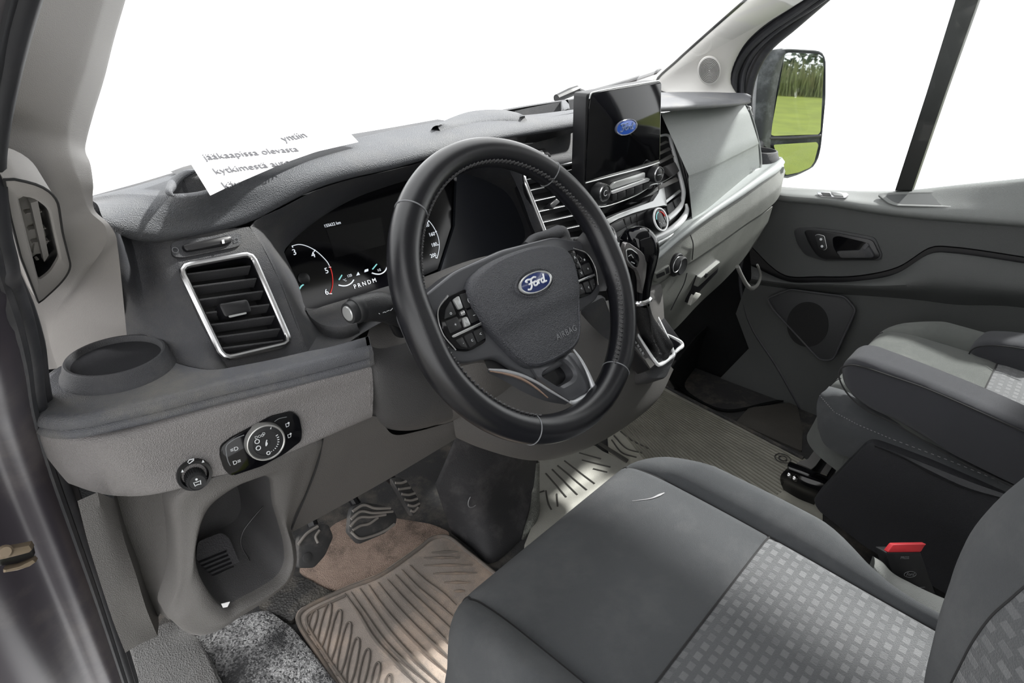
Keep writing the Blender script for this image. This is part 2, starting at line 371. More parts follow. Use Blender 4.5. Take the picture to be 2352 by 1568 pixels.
# the blue oval and its flowing lettering, drawn in a local frame: width w
SCRIPT = {
 'F': [[(-.62, .30), (-.70, .42), (-.55, .52), (-.30, .46), (-.08, .55), (.06, .48)], [(-.30, .46), (-.38, .1), (-.44, -.25), (-.58, -.46), (-.74, -.40)], [(-.58, .06), (-.40, .04), (-.22, .10)]],
 'o': [[(-.10, .12), (-.22, -.02), (-.22, -.24), (-.10, -.30), (.02, -.18), (.02, .02), (-.10, .12)]],
 'r': [[(.06, .10), (.12, .04), (.10, -.28)], [(.11, -.05), (.20, .10), (.30, .08)]],
 'd': [[(.54, .06), (.44, .12), (.34, -.02), (.34, -.22), (.44, -.30), (.54, -.16)], [(.62, .52), (.58, .20), (.54, -.12), (.56, -.28), (.68, -.26)]],
}
def emblem(parent, m, w, blue, rim, ink, nm='emblem'):
    h = w*.40; R = w*.5
    def el(s, z, n=40): return [m @ Vector((R*s*math.cos(t), R*.42*s*math.sin(t), z)) for t in np.linspace(0, 2*PI, n, endpoint=False)]
    o = link(nm, loft([el(1.0, -.0005), el(1.0, .0012), el(.95, .0020), el(.88, .0018), el(.86, .0010)], 40, closed=True, curve_u=False, cap1=True), rim, parent)
    p = link('enamel_oval', loft([el(.855, .0), el(.855, .0014), el(.5, .0022)], 40, closed=True, curve_u=False, cap1=True), blue, o if parent.parent is None else parent)
    ms = []
    for st in SCRIPT.values():
        for s in st: ms.append(tube([m @ Vector((x*R*.82, y*R*.42*.95, .0024)) for x, y in s], w*.020, 6, flat=.25 if False else 1.0))
    q = link('script_lettering', join(*ms), ink, o if parent.parent is None else parent)
    return o
# ================================================================== THE SETTING
# ------------------------------------------------------------------ floor, bulkheads, roof
FZ = -.05
fl = struct(link('floor', boxm(Matrix.Translation((0.02, .02, FZ-.02)), 1.70, 2.1, .04), M_FLOOR))
fw = [[(-.86, .66, FZ), (0, .70, FZ), (.86, .66, FZ)], [(-.86, .78, .12), (0, .80, .12), (.86, .78, .12)], [(-.86, .78, .34), (0, .82, .34), (.86, .78, .34)], [(-.86, .70, .58), (0, .74, .58), (.86, .70, .58)]]
struct(solid(link('wall_front', loft(fw, 20, 3, curve_v=True), M_WELL), .01, 1))
struct(link('wall_back', boxm(Matrix.Translation((.02, -1.02, .66)), 1.70, .03, 1.42), M_HEAD))
struct(link('ceiling', loft([[(-.80, -.02, 1.40), (0, .04, 1.43), (.80, -.02, 1.40)], [(-.84, -.5, 1.46), (0, -.5, 1.50), (.84, -.5, 1.46)], [(-.84, -1.02, 1.42), (0, -1.02, 1.46), (.84, -1.02, 1.42)]], 16, 4, curve_v=True), M_HEAD))
solid(bpy.data.objects['ceiling'], .03, -1)

# ------------------------------------------------------------------ left front pillar with its trim, door aperture and seals
PV = Plane((0, .215, .745), (1, 0, 0), (0, .68, 1))
pillar_in = [(293, 789, 'X', -.752), (287, 725, 'X', -.756), (275, 607, 'X', -.765), (270, 566, 'X', -.768), (264, 536, 'X', -.772), (249, 513, 'X', -.775), (220, 486, 'X', -.782), (213, 455, 'X', -.786), (214, 421, 'X', -.788), (208, 378, 'X', -.786), (196, 345, 'X', -.782), (200, 318, 'X', -.776), (215, 262, 'X', -.768), (240, 180, 'X', -.757), (262, 92, 'X', -.746), (292, -12, 'X', -.735), (325, -130, 'X', -.722), (400, -400, 'X', -.69)]
pillar_out = [(132, 846, 'Y', .39), (118, 805, 'Y', .38), (105, 750, 'Y', .355), (88, 698, 'Y', .31), (66, 640, 'Y', .235), (45, 585, 'Y', .16), (23, 526, 'Y', .09), (12, 460, 'X', -.857), (6, 400, 'X', -.856), (5, 360, 'X', -.855), (8, 290, 'X', -.852), (20, 235, 'X', -.850), (38, 153, 'X', -.846), (52, 110, 'X', -.843), (66, 60, 'X', -.840), (83, -12, 'X', -.835), (110, -130, 'X', -.826), (172, -400, 'X', -.80)]
ri, ro = rail(pillar_in), rail(pillar_out)

# a fold runs from the foot up to the vent: the lower facet leans back to the cabin
mid = []
for k, (p, q) in enumerate(zip(ri, ro)):
    t = [.95, .95, .90, .58, .20, .10, .12, .2, .3, .4, .45, .5, .5, .5, .5, .5, .5, .5][k]; m_ = p.lerp(q, t); d = Vector((.45, -1, .1)).normalized(); mid.append(m_ + d*[.000, .000, .002, .012, .010, .006, .005, .006, .008, .010, .012, .012, .012, .012, .012, .012, .012, .012][k])
mid_v = mid[3]
ri, mid, ro = crom(ri, 5), crom(mid, 5), crom(ro, 5)
lp = struct(link('trim_1', loft([ri+np.array([0, .05, 0]), ri+np.array([.0, .004, 0]), ri, mid, ro, ro+np.array([-.02, .012, 0]), ro+np.array([-.05, .05, 0])], len(ri), 6, curve_u=False), M_PILLAR))
# side demister vent let into the pillar
Q_ = np.array([ro[k]*(1-t)+mid[k]*t for k in range(13, 34) for t in (0, .2, .4, .6)]); qc = Q_.mean(0); nn = Vector(np.linalg.svd(Q_-qc)[2][2])
if nn.dot(CP-Vector(qc)) < 0: nn = -nn
ua = Vector(ro[16]-ro[32]); PVS = Plane(Vector(qc)+nn*.005, ua.cross(nn), ua)
if PVS.n.dot(nn) < 0: PVS = Plane(PVS.o, -PVS.a, PVS.b)
sv = thing('side_demister_vent', 'tall grey side window demister vent set in the left pillar trim', 'air vent', tuple(PVS.o))
vo = rounded(PVS.pxs([z1(20, 1060), z1(240, 1105), z1(345, 1190), z2(375, 350), z2(428, 560), z2(370, 650), z2(232, 775), z2(125, 500), z2(60, 250)], .010), [.004, .02, .02, .01, .02, .02, .004, .01, .01], 5)
vi = rounded(PVS.pxs([z2(105, 128), z2(200, 140), z2(290, 205), z2(355, 500), z2(300, 590), z2(232, 640), z2(170, 400)], .010), [.006, .01, .012, .008, .012, .006, .01], 5)
vo_, vi_ = resample(vo, 72, True), resample(vi, 72, True)
# match start points by angle so the frame does not twist
def align(P, Q):
    best = None
    for R in (Q, Q[::-1]):
        for s_ in range(len(R)):
            d = np.linalg.norm(np.roll(R, -s_, 0)-P, axis=1).sum()
            if best is None or d < best[0]: best = (d, np.roll(R, -s_, 0))
    return best[1]
vi_ = align(vo_, vi_); nv_ = np.array(tuple(PVS.n)); vin = vi_.mean(0)+(vi_-vi_.mean(0))*.86
link('vent_frame', loft([vo_-nv_*.022, vo_-nv_*.001, vo_*.97+vi_*.03, vi_*.8+vo_*.2+nv_*.001, vi_, vi_-nv_*.003], 72, closed=True, curve_u=False), M_PILLAR, sv)
link('vent_duct', loft([vi_-nv_*.002, vin*.3+vi_*.7-nv_*.010, vin-nv_*.030], 72, closed=True, curve_u=False), M_BLACK, sv)
link('frame_joint', tube(vo_+nv_*.0002, .0009, 5, closed=True, curve=False), M_SEAM, sv)
link('vent_throat', slab(vin, PVS.n, -.034, -.030), M_BLACK, sv)
def vpx(x, y, w): return PVS.px(*z2(x, y), w)
for (a, b) in [((150, 225), (300, 208)), ((170, 325), (318, 310)), ((190, 402), (335, 388)), ((215, 505), (352, 490))]:
    link('vent_slat', bar(vpx(*a, -.004), vpx(*b, -.004), .003, .0016, PVS.b), M_PILLAR, sv)
link('vent_blade', bar(vpx(195, 150, .001), vpx(292, 590, -.001), .0042, .004, PVS.n), M_PILLAR, sv)
link('vent_slider', slab(rounded([vpx(225, 440, 0), vpx(340, 425, 0), vpx(352, 490, 0), vpx(215, 510, 0)], .003), PVS.n, -.008, -.004, .001), M_PILLAR, sv)

# dark seal strips and painted body side round the driver's door opening
so = rail([(300, 1590, 'X', -.868), (222, 1350, 'X', -.868), (170, 1200, 'X', -.868), (118, 1050, 'X', -.868), (84, 930, 'X', -.868), (66, 810, 'X', -.868), (44, 720, 'X', -.868), (20, 650, 'X', -.868), (6, 600, 'Y', .022), (-10, 540, 'Y', .008), (-22, 450, 'Y', -.008), (-28, 370, 'Y', -.016), (-20, 270, 'Y', -.045), (2, 140, 'Y', -.085), (32, 0, 'Y', -.135), (70, -140, 'Y', -.175), (132, -400, 'Y', -.25)])
ap = thing('door_aperture_seal', 'black ribbed rubber weatherstrip around the open driver door aperture', 'weatherstrip', tuple(so[0]))
link('seal_bulb', tube(so, .0085, 12), M_RUBBER, ap)
so2 = [p+Vector((-.008, -.010, .002)) for p in so]
link('seal_lip', tube(so2, .0075, 10), M_RUBBER, ap)
so3 = [p+Vector((.007, .014, 0)) for p in so[:10]]
link('inner_lip', tube(so3, [.009, .009, .009, .009, .009, .008, .006, .004, .002, .001], 10), M_RUBBER, ap)
body = [[(p+Vector((-.012, dy, 0))) for p in so] for dy in (-.012,)]
def off(P, x, y): return [Vector((p.x+x, p.y+y, p.z)) for p in P]
wl = struct(link('wall_left', loft([off(so, .004, .012), off(so, -.012, -.012), off(so, -.024, -.020), off(so, -.040, -.016), off(so, -.058, -.020), off(so, -.085, -.030), off(so, -.12, -.022), off(so, -.20, .03)], 60, 4, curve_v=True), M_PAINT)); solid(wl, .006, 1)
struct(link('wall_rear', slab([(-.865, -.72, -.3), (-.865, -1.05, -.3), (-.865, -1.05, 1.44), (-.865, -.74, 1.44)], (-1, 0, 0), -.03, .03, .01), M_PAINT))
struct(link('ground_left', boxm(Matrix.Translation((-9.2, 2, -.90)), 16, 40, .1), mat('grey_gravel_yard', (.16, .155, .145), .95, 30, .8, .3, 3)))
# check strap of the driver door, at the frame's left edge
cs = thing('door_check_strap', 'small rusty metal door check strap bolted to the plum door pillar', 'door check', tuple(at(40, 1285, 'Y', .10)))
def cx(x, y, d=0): return at(x, y, 'Y', .10-d)
link('upper_leaf', slab([cx(-10, 1262), cx(30, 1256), cx(70, 1248), cx(76, 1258), cx(70, 1265), cx(30, 1276), cx(-10, 1284)], (-.3, -.9, .3), -.006, .004, .002), M_BRASS, cs)
link('lower_leaf', slab([cx(8, 1305), cx(45, 1296), cx(78, 1282), cx(84, 1288), cx(70, 1298), cx(40, 1308), cx(8, 1312)], (-.3, -.9, .3), -.006, .003, .002), M_BRASS, cs)
link('check_arm', slab([cx(-12, 1278), cx(40, 1270), cx(72, 1262), cx(76, 1280), cx(40, 1296), cx(-12, 1304)], (-.3, -.9, .3), -.010, -.002, .001), M_BLACK, cs)
link('pivot_pin', lathe([(.0055, -.004), (.0055, .006), (.004, .008)], frame3(cx(12, 1266), (1, 0, 0), (0, .5, .8)), 16), M_BRASS, cs)

# ================================================================== DASHBOARD
dash = thing('dashboard', 'dark grey van dashboard with padded hood running under the windscreen', 'dashboard', (0, .30, .60))
def pv(L, w=0): return PV.pxs(L, w)
link('dash_gap_blocker', boxm(Matrix.Translation((.03, .47, .60)), 1.46, .20, .32), M_WELL, dash)  # added black box inside the dash, blocks outside white behind the gaps
# --- padded hood
crease = rail([(214, 462, 'Z', .818), (279, 452, 'Z', .822), (386, 453, 'Z', .822), (471, 446, 'Z', .823), (574, 406, 'Z', .828), (650, 373, 'Z', .833), (727, 346, 'Z', .838), (823, 323, 'Z', .842), (900, 306, 'Z', .844), (1010, 285, 'Z', .846), (1100, 272, 'Z', .846), (1210, 268, 'Z', .843), (1345, 252, 'Z', .840)])
front = rail([(236, 500), (272, 508), (333, 511), (372, 517), (459, 505), (566, 467), (666, 421), (765, 390), (900, 365), (1010, 340), (1100, 318), (1200, 300), (1345, 276)], 'Y', .232)
low = rail([(258, 530), (290, 546), (337, 555), (388, 553), (478, 536), (566, 513), (650, 471), (727, 433), (810, 408), (900, 388), (1010, 357), (1146, 322), (1345, 292)], 'Y', .238)
n_ = 90
rc, rf, rl = smooth_rail(crease, n_), smooth_rail(front, n_), smooth_rail(low, n_)
up_ = rc*.35+rf*.65+np.array([0, -.002, .006])
ctop = rc+np.array([0, .012, .001])
me = loft([ctop+np.array([0, .02, -.02]), ctop, rc, up_, rf, rf*.45+rl*.55+np.array([0, -.004, -.001]), rl, rl+np.array([0, .03, .002]), rl+np.array([0, .10, .0])], n_, 4, curve_u=False, curve_v=True, )
link('padded_hood', me, M_PAD, dash)
# --- top of the dash behind the hood: left flank, paper tray, raised cover, right tray
wsb = [(214, 452, 'Z', .815), (330, 420, 'Z', .822), (440, 388, 'Z', .826), (620, 352, 'Z', .828), (807, 318, 'Z', .83), (1031, 278, 'Z', .83), (1180, 248, 'Z', .83), (1335, 224, 'Z', .828), (1515, 200, 'Z', .82)]
ws = smooth_rail(rail(wsb), 90)
nL = [i for i in range(90) if ctop[i][0] < -.705]; kL = len(nL)
flank = [(216, 452), (300, 430), (386, 404), (440, 388)]
link('dash_flank', loft([rail([(214, 462, 'Z', .815), (279, 451, 'Z', .822), (345, 450, 'Z', .822), (390, 448, 'Z', .823)]), rail([(214, 455, 'Z', .816), (285, 436, 'Z', .822), (345, 428, 'Z', .824), (398, 422, 'Z', .828)]), rail([(214, 450, 'Z', .815), (300, 430, 'Z', .820), (386, 404, 'Z', .825), (446, 386, 'Z', .828)])], 24, 4, curve_v=True), M_PAD, dash)
tr = rail([(398, 446, 'Z', .828), (388, 438, 'Z', .831), (392, 425, 'Z', .832), (404, 408, 'Z', .832), (428, 394, 'Z', .832), (462, 384, 'Z', .832)])
link('tray_rim', tube([p+Vector((0, 0, -.002)) for p in tr], [.001, .0035, .0048, .0048, .004, .001], 12), M_PAD, dash)
def below(P, dz, dy=0): return [Vector((p[0], p[1]+dy, p[2]-dz)) for p in P]
tb = smooth_rail(rail([(402, 446, 'Z', .824), (471, 446, 'Z', .823), (574, 406, 'Z', .828), (650, 373, 'Z', .833), (727, 346, 'Z', .838), (823, 323, 'Z', .842), (900, 306, 'Z', .844), (1010, 288, 'Z', .845)]), 40)+np.array([0, .018, -.004])
tf = smooth_rail(rail([(416, 404, 'Z', .829), (452, 390, 'Z', .829), (620, 352, 'Z', .828), (807, 318, 'Z', .829), (900, 302, 'Z', .829), (1031, 278, 'Z', .829)]), 40)
link('paper_tray', loft([tb, tb+np.array([0, .012, -.055]), tf+np.array([0, -.015, -.055]), tf, tf+np.array([0, .03, 0])], 40, 1, curve_u=False), M_DARK, dash)
link('tray_end', slab([tb[0], tb[0]+np.array([0, .012, -.055]), tf[0]+np.array([0, -.015, -.055]), tf[0]], (-1, 0, 0), -.002, .002), M_DARK, dash)
# raised cover in the middle
cb = rail([(1006, 288), (1045, 268), (1092, 254), (1140, 251), (1182, 257), (1206, 266)], 'Z', .852)
cf_ = rail([(1006, 292), (1050, 284), (1092, 276), (1140, 272), (1182, 271), (1206, 269)], 'Z', .848)
link('raised_cover', loft([below(cb, .03, .03), below(cb, .004, .012), cb, cf_, below(cf_, .01, -.01)], 40, 5, curve_v=True), M_PAD, dash)
# right open tray in front of the windscreen
rt0 = rail([(1182, 255), (1222, 246), (1330, 226), (1420, 212)], 'Z', .835)
link('centre_tray', loft([rt0, below(rt0, .045, -.005), below(rail([(1180, 262), (1230, 270), (1345, 254), (1430, 240)], 'Z', .843), .045, .02), rail([(1180, 262), (1230, 270), (1345, 254), (1430, 240)], 'Z', .843)], 20, 1), M_DARK, dash)
link('tray_wall', slab(rail([(1290, 232), (1302, 229), (1306, 250), (1292, 256)], 'Z', .835), (1, 0, 0), -.004, .004), M_PAD, dash)
link('windscreen_ledge', loft([ws+np.array([0, -.004, -.001]), ws+np.array([0, .010, -.001]), ws+np.array([0, .012, -.03])], 90, 1, curve_u=False), M_DARK, dash)
# --- left facing panel that carries the driver's vent
shl_ = [(384, 548), (398, 575), (410, 604), (438, 690), (478, 775), (525, 846)]
lpn = pv(shl_+[(560, 842), (650, 826), (703, 814), (690, 770), (640, 640), (600, 560), (572, 520), (478, 530)])
fk0 = rail([(262, 530, 'X', -.770), (270, 566, 'X', -.767), (275, 607, 'X', -.764), (287, 725, 'X', -.756), (294, 792, 'Z', .663)]); fk2 = pv(shl_)
fk1 = pv([(356, 552), (366, 580), (378, 612), (400, 690), (440, 775), (486, 848)], -.006); fk1[-1] = at(488, 850, 'Z', .664)
fkm = rail([(300, 545, 'Y', .262), (310, 580, 'Y', .255), (318, 615, 'Y', .25), (338, 725, 'Y', .232), (362, 822, 'Z', .664)])
link('panel_flank', loft([fk0, fkm, fk1, fk2], 40, 6, curve_v=True), M_DARK, dash)
VCH = [(412, 612), (578, 582), (668, 788), (514, 824)]
def holed(P, hole, n, t0, t1, N=160):
    P = resample(arr(P), N, True); H = resample(arr(hole), N, True); H = align(P, H); n = np.array(tuple(n))
    return loft([P+n*t0, P+n*(t1-.003), P*.99+H*.01+n*t1, H+n*t1, H+n*t0], N, closed=True, curve_u=False)
link('vent_panel', holed(lpn, rounded(pv(VCH), .010, 5), PV.n, -.02, 0), M_DARK, dash)
# --- instrument surround: from the panel face in to the gauge lens
PL = Plane((0, .300, .690), (1, 0, 0), (0, .53, 1))
outer = [(600, 560), (574, 520), (650, 476), (727, 437), (804, 412), (900, 391), (1010, 360), (1100, 335), (1160, 335), (1190, 385), (1215, 440), (1240, 510), (1262, 560), (1230, 600), (1100, 650), (980, 700), (900, 728), (832, 765), (780, 798), (703, 814), (690, 770), (640, 640)]
inner = [(657, 580), (674, 556), (713, 520), (761, 485), (822, 451), (882, 428), (950, 408), (1020, 396), (1060, 395), (1100, 405), (1128, 416), (1170, 440), (1195, 480), (1212, 545), (1130, 590), (1013, 622), (979, 634), (894, 660), (805, 688), (712, 715), (690, 655), (668, 605)]
O_ = resample(crom(pv(outer), 5, True), 110, True); I_ = np.array([tuple(p) for p in PL.pxs(inner, .012)]); I_ = resample(crom(I_, 5, True), 110, True); I_ = align(O_, I_)
pn = np.array(tuple(PV.n))
link('instrument_surround', loft([O_-pn*.02, O_, O_*.86+I_*.14+pn*.004, O_*.55+I_*.45+pn*.004, I_*.9+O_*.1, I_-np.array(tuple(PL.n))*.016], 110, 4, closed=True, curve_u=False, curve_v=True), M_DARK, dash)
# ledge under the gauges that the stalk reaches over
lt = rail([(700, 706, 'Z', .655), (716, 730, 'Z', .652), (748, 748, 'Z', .652), (786, 750, 'Z', .652), (820, 742, 'Z', .652)]); lb = rail([(712, 712), (805, 684), (894, 656), (960, 640), (985, 632)], 'Z', .655)
link('gauge_ledge', loft([lb, [p*.5+q*.5 for p, q in zip(lb, lt)], lt, below(lt, .010, -.004), below(lt, .030, .004)], 30, 3, curve_v=True), M_DARK, dash)
# --- gauge cluster
clu = thing('gauge_cluster', 'dark digital gauge cluster behind the steering wheel with lit dials', 'instrument cluster', tuple(PL.o+Vector((-.3, 0, -.06))))
lensp = PL.pxs([(650, 585), (674, 550), (713, 514), (761, 478), (822, 445), (882, 422), (950, 404), (1020, 398), (1052, 420), (1050, 490), (1034, 565), (1014, 614), (979, 630), (894, 662), (805, 692), (708, 722)], 0)
link('display_face', slab(rounded(lensp, .006, 3), PL.n, -.01, 0), M_GLOSS, clu)
wallp = PL.pxs([(1045, 392), (1130, 410), (1180, 440), (1216, 550), (1130, 600), (1005, 630), (1040, 520)], 0)
link('side_cheek', slab(wallp, PL.n, -.002, .006), mat('cluster_cheek_plastic', (.022, .024, .030), .35, 0, 0, .05), clu)
link('centre_screen', slab(PL.pxs([z13(450, 520), z13(970, 410), z13(1010, 670), z13(540, 790)], .0004), PL.n, 0, .0006), mat('unlit_screen_glass', (.003, .003, .004), .12, 0, 0, .05), clu)
def pl(x, y, w=.0012): return PL.px(*z13(x, y), w)
def ctext(s, x, y, size, m=M_LIT, sh=0.0): return text(s, PL.mat(pl(x, y)), size, m, clu)
link('tachometer_arc', tube([pl(*q) for q in [(125, 680), (190, 665), (250, 675), (310, 700), (365, 735), (420, 785), (460, 830), (482, 868)]], .0005, 6), M_LIT, clu)
link('tachometer_red_arc', tube([pl(*q) for q in [(484, 872), (500, 915), (512, 980), (512, 1050), (500, 1100), (487, 1135)]], .0006, 6), M_LITR, clu)
for s, x, y in [('3', 150, 740), ('4', 328, 765), ('5', 455, 915), ('6', 455, 1118)]: ctext(s, x, y, .0115)
for a, b in [((128, 680), (135, 695)), ((345, 715), (335, 735)), ((476, 880), (495, 880)), ((480, 1132), (505, 1132))]: link('tick', tube([pl(*a), pl(*b)], .0006, 6, curve=False), M_LIT, clu)
link('tachometer_needle', tube([pl(192, 1095), pl(215, 1060), pl(236, 1045)], .0010, 6), M_LITC, clu)
link('needle_hub', lathe([(.0085, 0), (.0085, .002), (.006, .003)], PL.mat(pl(235, 990, 0)), 24), M_BLACK, clu)
ctext('155622 km', 510, 475, .0062)
ctext('P R N D M', 820, 1035, .0088)
link('coolant_arc', tube([pl(*q) for q in [(568, 1050), (610, 1058), (650, 1053), (690, 1030), (712, 1000)]], .0009, 6), M_LIT, clu)
link('fuel_arc', tube([pl(*q) for q in [(885, 935), (920, 945), (965, 945), (1005, 920), (1028, 880)]], .0009, 6), M_LIT, clu)
ctext('120', 672, 962, .0055); ctext('°C', 628, 1005, .005); ctext('1/2', 952, 908, .005)
link('fuel_needle', tube([pl(890, 900), pl(930, 852)], .0009, 6, curve=False), M_LITC, clu)
link('coolant_needle', tube([pl(572, 1000), pl(600, 955)], .0009, 6, curve=False), M_LITC, clu)
link('fuel_pump_symbol', slab(rounded([pl(812, 930, .001), pl(850, 918, .001), pl(848, 895, .001), pl(815, 905, .001)], .001), PL.n, 0, .0004), M_LIT, clu)
link('coolant_symbol', slab([pl(735, 962, .001), pl(770, 952, .001), pl(752, 925, .001)], PL.n, 0, .0004), M_LIT, clu)
link('speedometer_arc', tube([pl(*q) for q in [(1300, 365), (1375, 402), (1440, 460), (1490, 540), (1515, 610), (1522, 680), (1515, 740), (1500, 795)]], .0005, 6), M_LIT, clu)
for s, x, y in [('140', 1398, 487), ('160', 1452, 570), ('180', 1475, 668), ('200', 1465, 770)]: ctext(s, x, y, .0085)
for a, b in [((1410, 460), (1425, 440)), ((1480, 550), (1498, 540)), ((1505, 670), (1522, 668)), ((1485, 790), (1503, 795))]: link('tick', tube([pl(*a), pl(*b)], .0006, 6, curve=False), M_LIT, clu)
# --- driver's air vent
def vent(nm, label, P, chrome, slats, tab, nslat_m, w0=.004, depth=.035, rr=.010, ch_r=.0035, throat=.9, group=None):
    """P plane, chrome outline in px; slats list of (left px, right px)"""
    o = P.pxs(chrome, w0); t = thing(nm, label, 'air vent', tuple(sum((Vector(p) for p in o), Vector())/len(o)), group)
    R_ = resample(rounded(o, rr, 5), 64, True); n = np.array(tuple(P.n))
    link('chrome_frame', tube(R_, ch_r, 10, closed=True, curve=False, flat=1.0), M_CHROME, t)
    c = R_.mean(0); link('vent_throat', loft([R_+n*.001, c+(R_-c)*.97-n*.004, c+(R_-c)*throat-n*depth], 64, closed=True, curve_u=False, cap1=True), M_BLACK, t)
    for a, b in slats:
        A_, B_ = P.px(*a, -.006), P.px(*b, -.006); up = (P.b*.35+P.n*.95)
        x = (B_-A_).normalized(); u = up-x*up.dot(x); u.normalize(); th = x.cross(u)
        mid_ = (A_+B_)/2; m = Matrix((x, u, th)).transposed().to_4x4(); m.translation = mid_-u*.006
        link('slat', boxm(m, (B_-A_).length, .017, .0022, .0009, 1), nslat_m, t)
    return t
dv = vent('driver_air_vent', 'chrome framed slatted air vent left of the gauge cluster', PV, [(412, 612), (578, 582), (668, 788), (514, 824)], [(z2(1118, 605), z2(1505, 555)), (z2(1145, 682), z2(1540, 630)), (z2(1175, 762), z2(1580, 705)), (z2(1205, 842), z2(1618, 785)), (z2(1240, 912), z2(1650, 855)), (z2(1280, 985), z2(1685, 930)), (z2(1330, 1050), z2(1700, 1000))], None, mat('vent_slat_dark', (.055, .055, .058), .5, 620, .3, .15, 12))
link('vent_tab', slab(rounded(pv([z2(1300, 785), z2(1480, 755), z2(1508, 835), z2(1340, 868)], .004), .004), PV.n, -.012, .006, .003), M_BLACK, dv)
link('tab_highlight', slab(rounded(pv([z2(1370, 850), z2(1478, 828), z2(1480, 838), z2(1376, 862)], .0102), .001), PV.n, 0, .0006), M_SILVER, dv)
for a, b in [((1450, 505), (1480, 525)), ((1490, 580), (1520, 600)), ((1530, 660), (1560, 690)), ((1570, 740), (1600, 770)), ((1620, 840), (1650, 860)), ((1650, 900), (1675, 915))]:
    link('side_blade', bar(PV.px(*z2(*a), -.022), PV.px(*z2(*b), -.022), .010, .002, PV.n), M_KEY, dv)
# vent flow wheel above the vent
fr = thing('vent_shutter_slider', 'slim black vent shutter slider in a recess above the left air vent', 'slider', tuple(pv([(470, 565)])[0]))
link('slider_recess', slab(rounded(pv([(392, 560), (405, 554), (535, 537), (552, 536), (556, 560), (540, 568), (420, 592), (396, 590)], .002), .006, 4), PV.n, -.01, .0012), M_DARK, fr)
link('slider_bar', slab(rounded(pv([z2(1085, 430), z2(1360, 372), z2(1390, 380), z2(1390, 412), z2(1350, 430), z2(1110, 470)], .004), .004, 4), PV.n, -.006, .004, .003), M_BLACK, fr)
link('slider_mark', slab(pv([z2(1330, 395), z2(1345, 392), z2(1348, 415), z2(1334, 418)], .0092), PV.n, 0, .0004), M_WHITE, fr)
link('closed_symbol', tube(circ(PV.mat(pv([z2(1052, 455)], .0045)[0]), .003, 16), .0004, 5, closed=True), M_GREYPRINT, fr)
link('open_symbol', tube(pv([z2(1405, 385), z2(1430, 378), z2(1432, 400), z2(1410, 408)], .0045), .0004, 5, closed=True, curve=False), M_GREYPRINT, fr)

# --- left shelf with the cup holder
T_ = rail([(850, 792), (760, 816), (650, 843), (575, 860), (480, 882), (385, 906), (270, 932), (172, 951), (115, 951), (70, 939), (42, 918), (66, 893), (100, 868), (132, 845)], 'Z', .667)
B_ = rail([(846, 772), (760, 796), (700, 808), (640, 822), (560, 838), (490, 849), (440, 843), (390, 829), (340, 812), (310, 800), (293, 789), (240, 805), (190, 822), (136, 842)], 'Z', .667)
T_, B_ = smooth_rail(T_, 110), smooth_rail(B_, 110)
def outward(P, d, dz):
    tg = np.gradient(P, axis=0); nr = np.stack([tg[:, 1], -tg[:, 0], 0*tg[:, 0]], 1); nr /= np.linalg.norm(nr, axis=1)[:, None]+1e-9
    c = np.array([-.72, .25, 0]); s = np.sign(((P-c)*nr).sum(1).mean()); return P+nr*s*d+np.array([0, 0, dz])
CUP = Vector((-.789, .207, .667))
rows = [B_*(1-t)+T_*t for t in np.linspace(0, 1, 22)]+[outward(T_, .004, -.002), outward(T_, .006, -.008), outward(T_, .005, -.013), outward(T_, .002, -.0145), outward(T_, .005, -.017), outward(T_, .006, -.022), outward(T_, .002, -.027), outward(T_, -.012, -.027)]
me = loft(rows, 110, 1, curve_u=False)
bm = bmesh.new(); bm.from_mesh(me); bmesh.ops.delete(bm, geom=[f for f in bm.faces if (f.calc_center_median()-CUP).to_2d().length < .045 and abs(f.normal.z) > .5], context='FACES'); bm.to_mesh(me); bm.free()
link('driver_shelf', me, M_SHELF, dash, smooth=50)
link('shelf_end', slab([rows[k][0] for k in (0, 21, 22, 23, 26, 27, 28)]+[rows[0][0]+np.array([0, 0, -.02])], (1, 0, 0), -.004, .001), M_SHELF, dash)
ch = link('cup_holder', lathe([(.0535, -.001), (.052, .003), (.0495, .006), (.0470, .014), (.0452, .0165), (.0432, .0165), (.0415, .0145), (.0405, .010)], Matrix.Translation(CUP), 56, cap=False), M_DARK, dash)
link('cup_liner', lathe([(.0408, .0105), (.0398, .004), (.0385, -.03), (.0375, -.072), (.034, -.076), (.0, -.076)], Matrix.Translation(CUP), 56), mat('black_felt', (.008, .0085, .012), .95, 900, .6, .3, 20), ch)

# --- lower driver panel: rounded bulge, then a column with the open cubby
top = rail([(74, 985), (110, 1001), (190, 1008), (270, 1000), (450, 951), (650, 898), (850, 836)], 'Z', .644)
m1 = off(rail([(90, 1025), (140, 1050), (220, 1062), (300, 1052), (450, 1005), (650, 940), (852, 880)], 'Z', .619), 0, -.004)
m2 = off(rail([(125, 1072), (180, 1098), (250, 1105), (330, 1095), (450, 1056), (650, 988), (853, 922)], 'Z', .595), 0, -.003)
bt = rail([(158, 1110), (221, 1131), (276, 1139), (340, 1137), (450, 1112), (640, 1048), (853, 958)], 'Z', .572)
dp = thing('driver_knee_panel', 'warm grey grained lower dash panel with open cubby left of the steering column', 'dash panel', (-.70, .10, .40))
link('switch_bulge', loft([[p+Vector((.004, .03, -.006)) for p in top], top, m1, m2, bt, [p+Vector((.004, .03, -.004)) for p in bt]], 70, 7, curve_v=True), M_LOWER, dp)
link('bulge_end', slab([top[-1], m1[-1], m2[-1], bt[-1], bt[-1]+Vector((0, .05, 0)), top[-1]+Vector((0, .05, 0))], (1, 0, 0), -.004, .0), M_LOWER, dp)
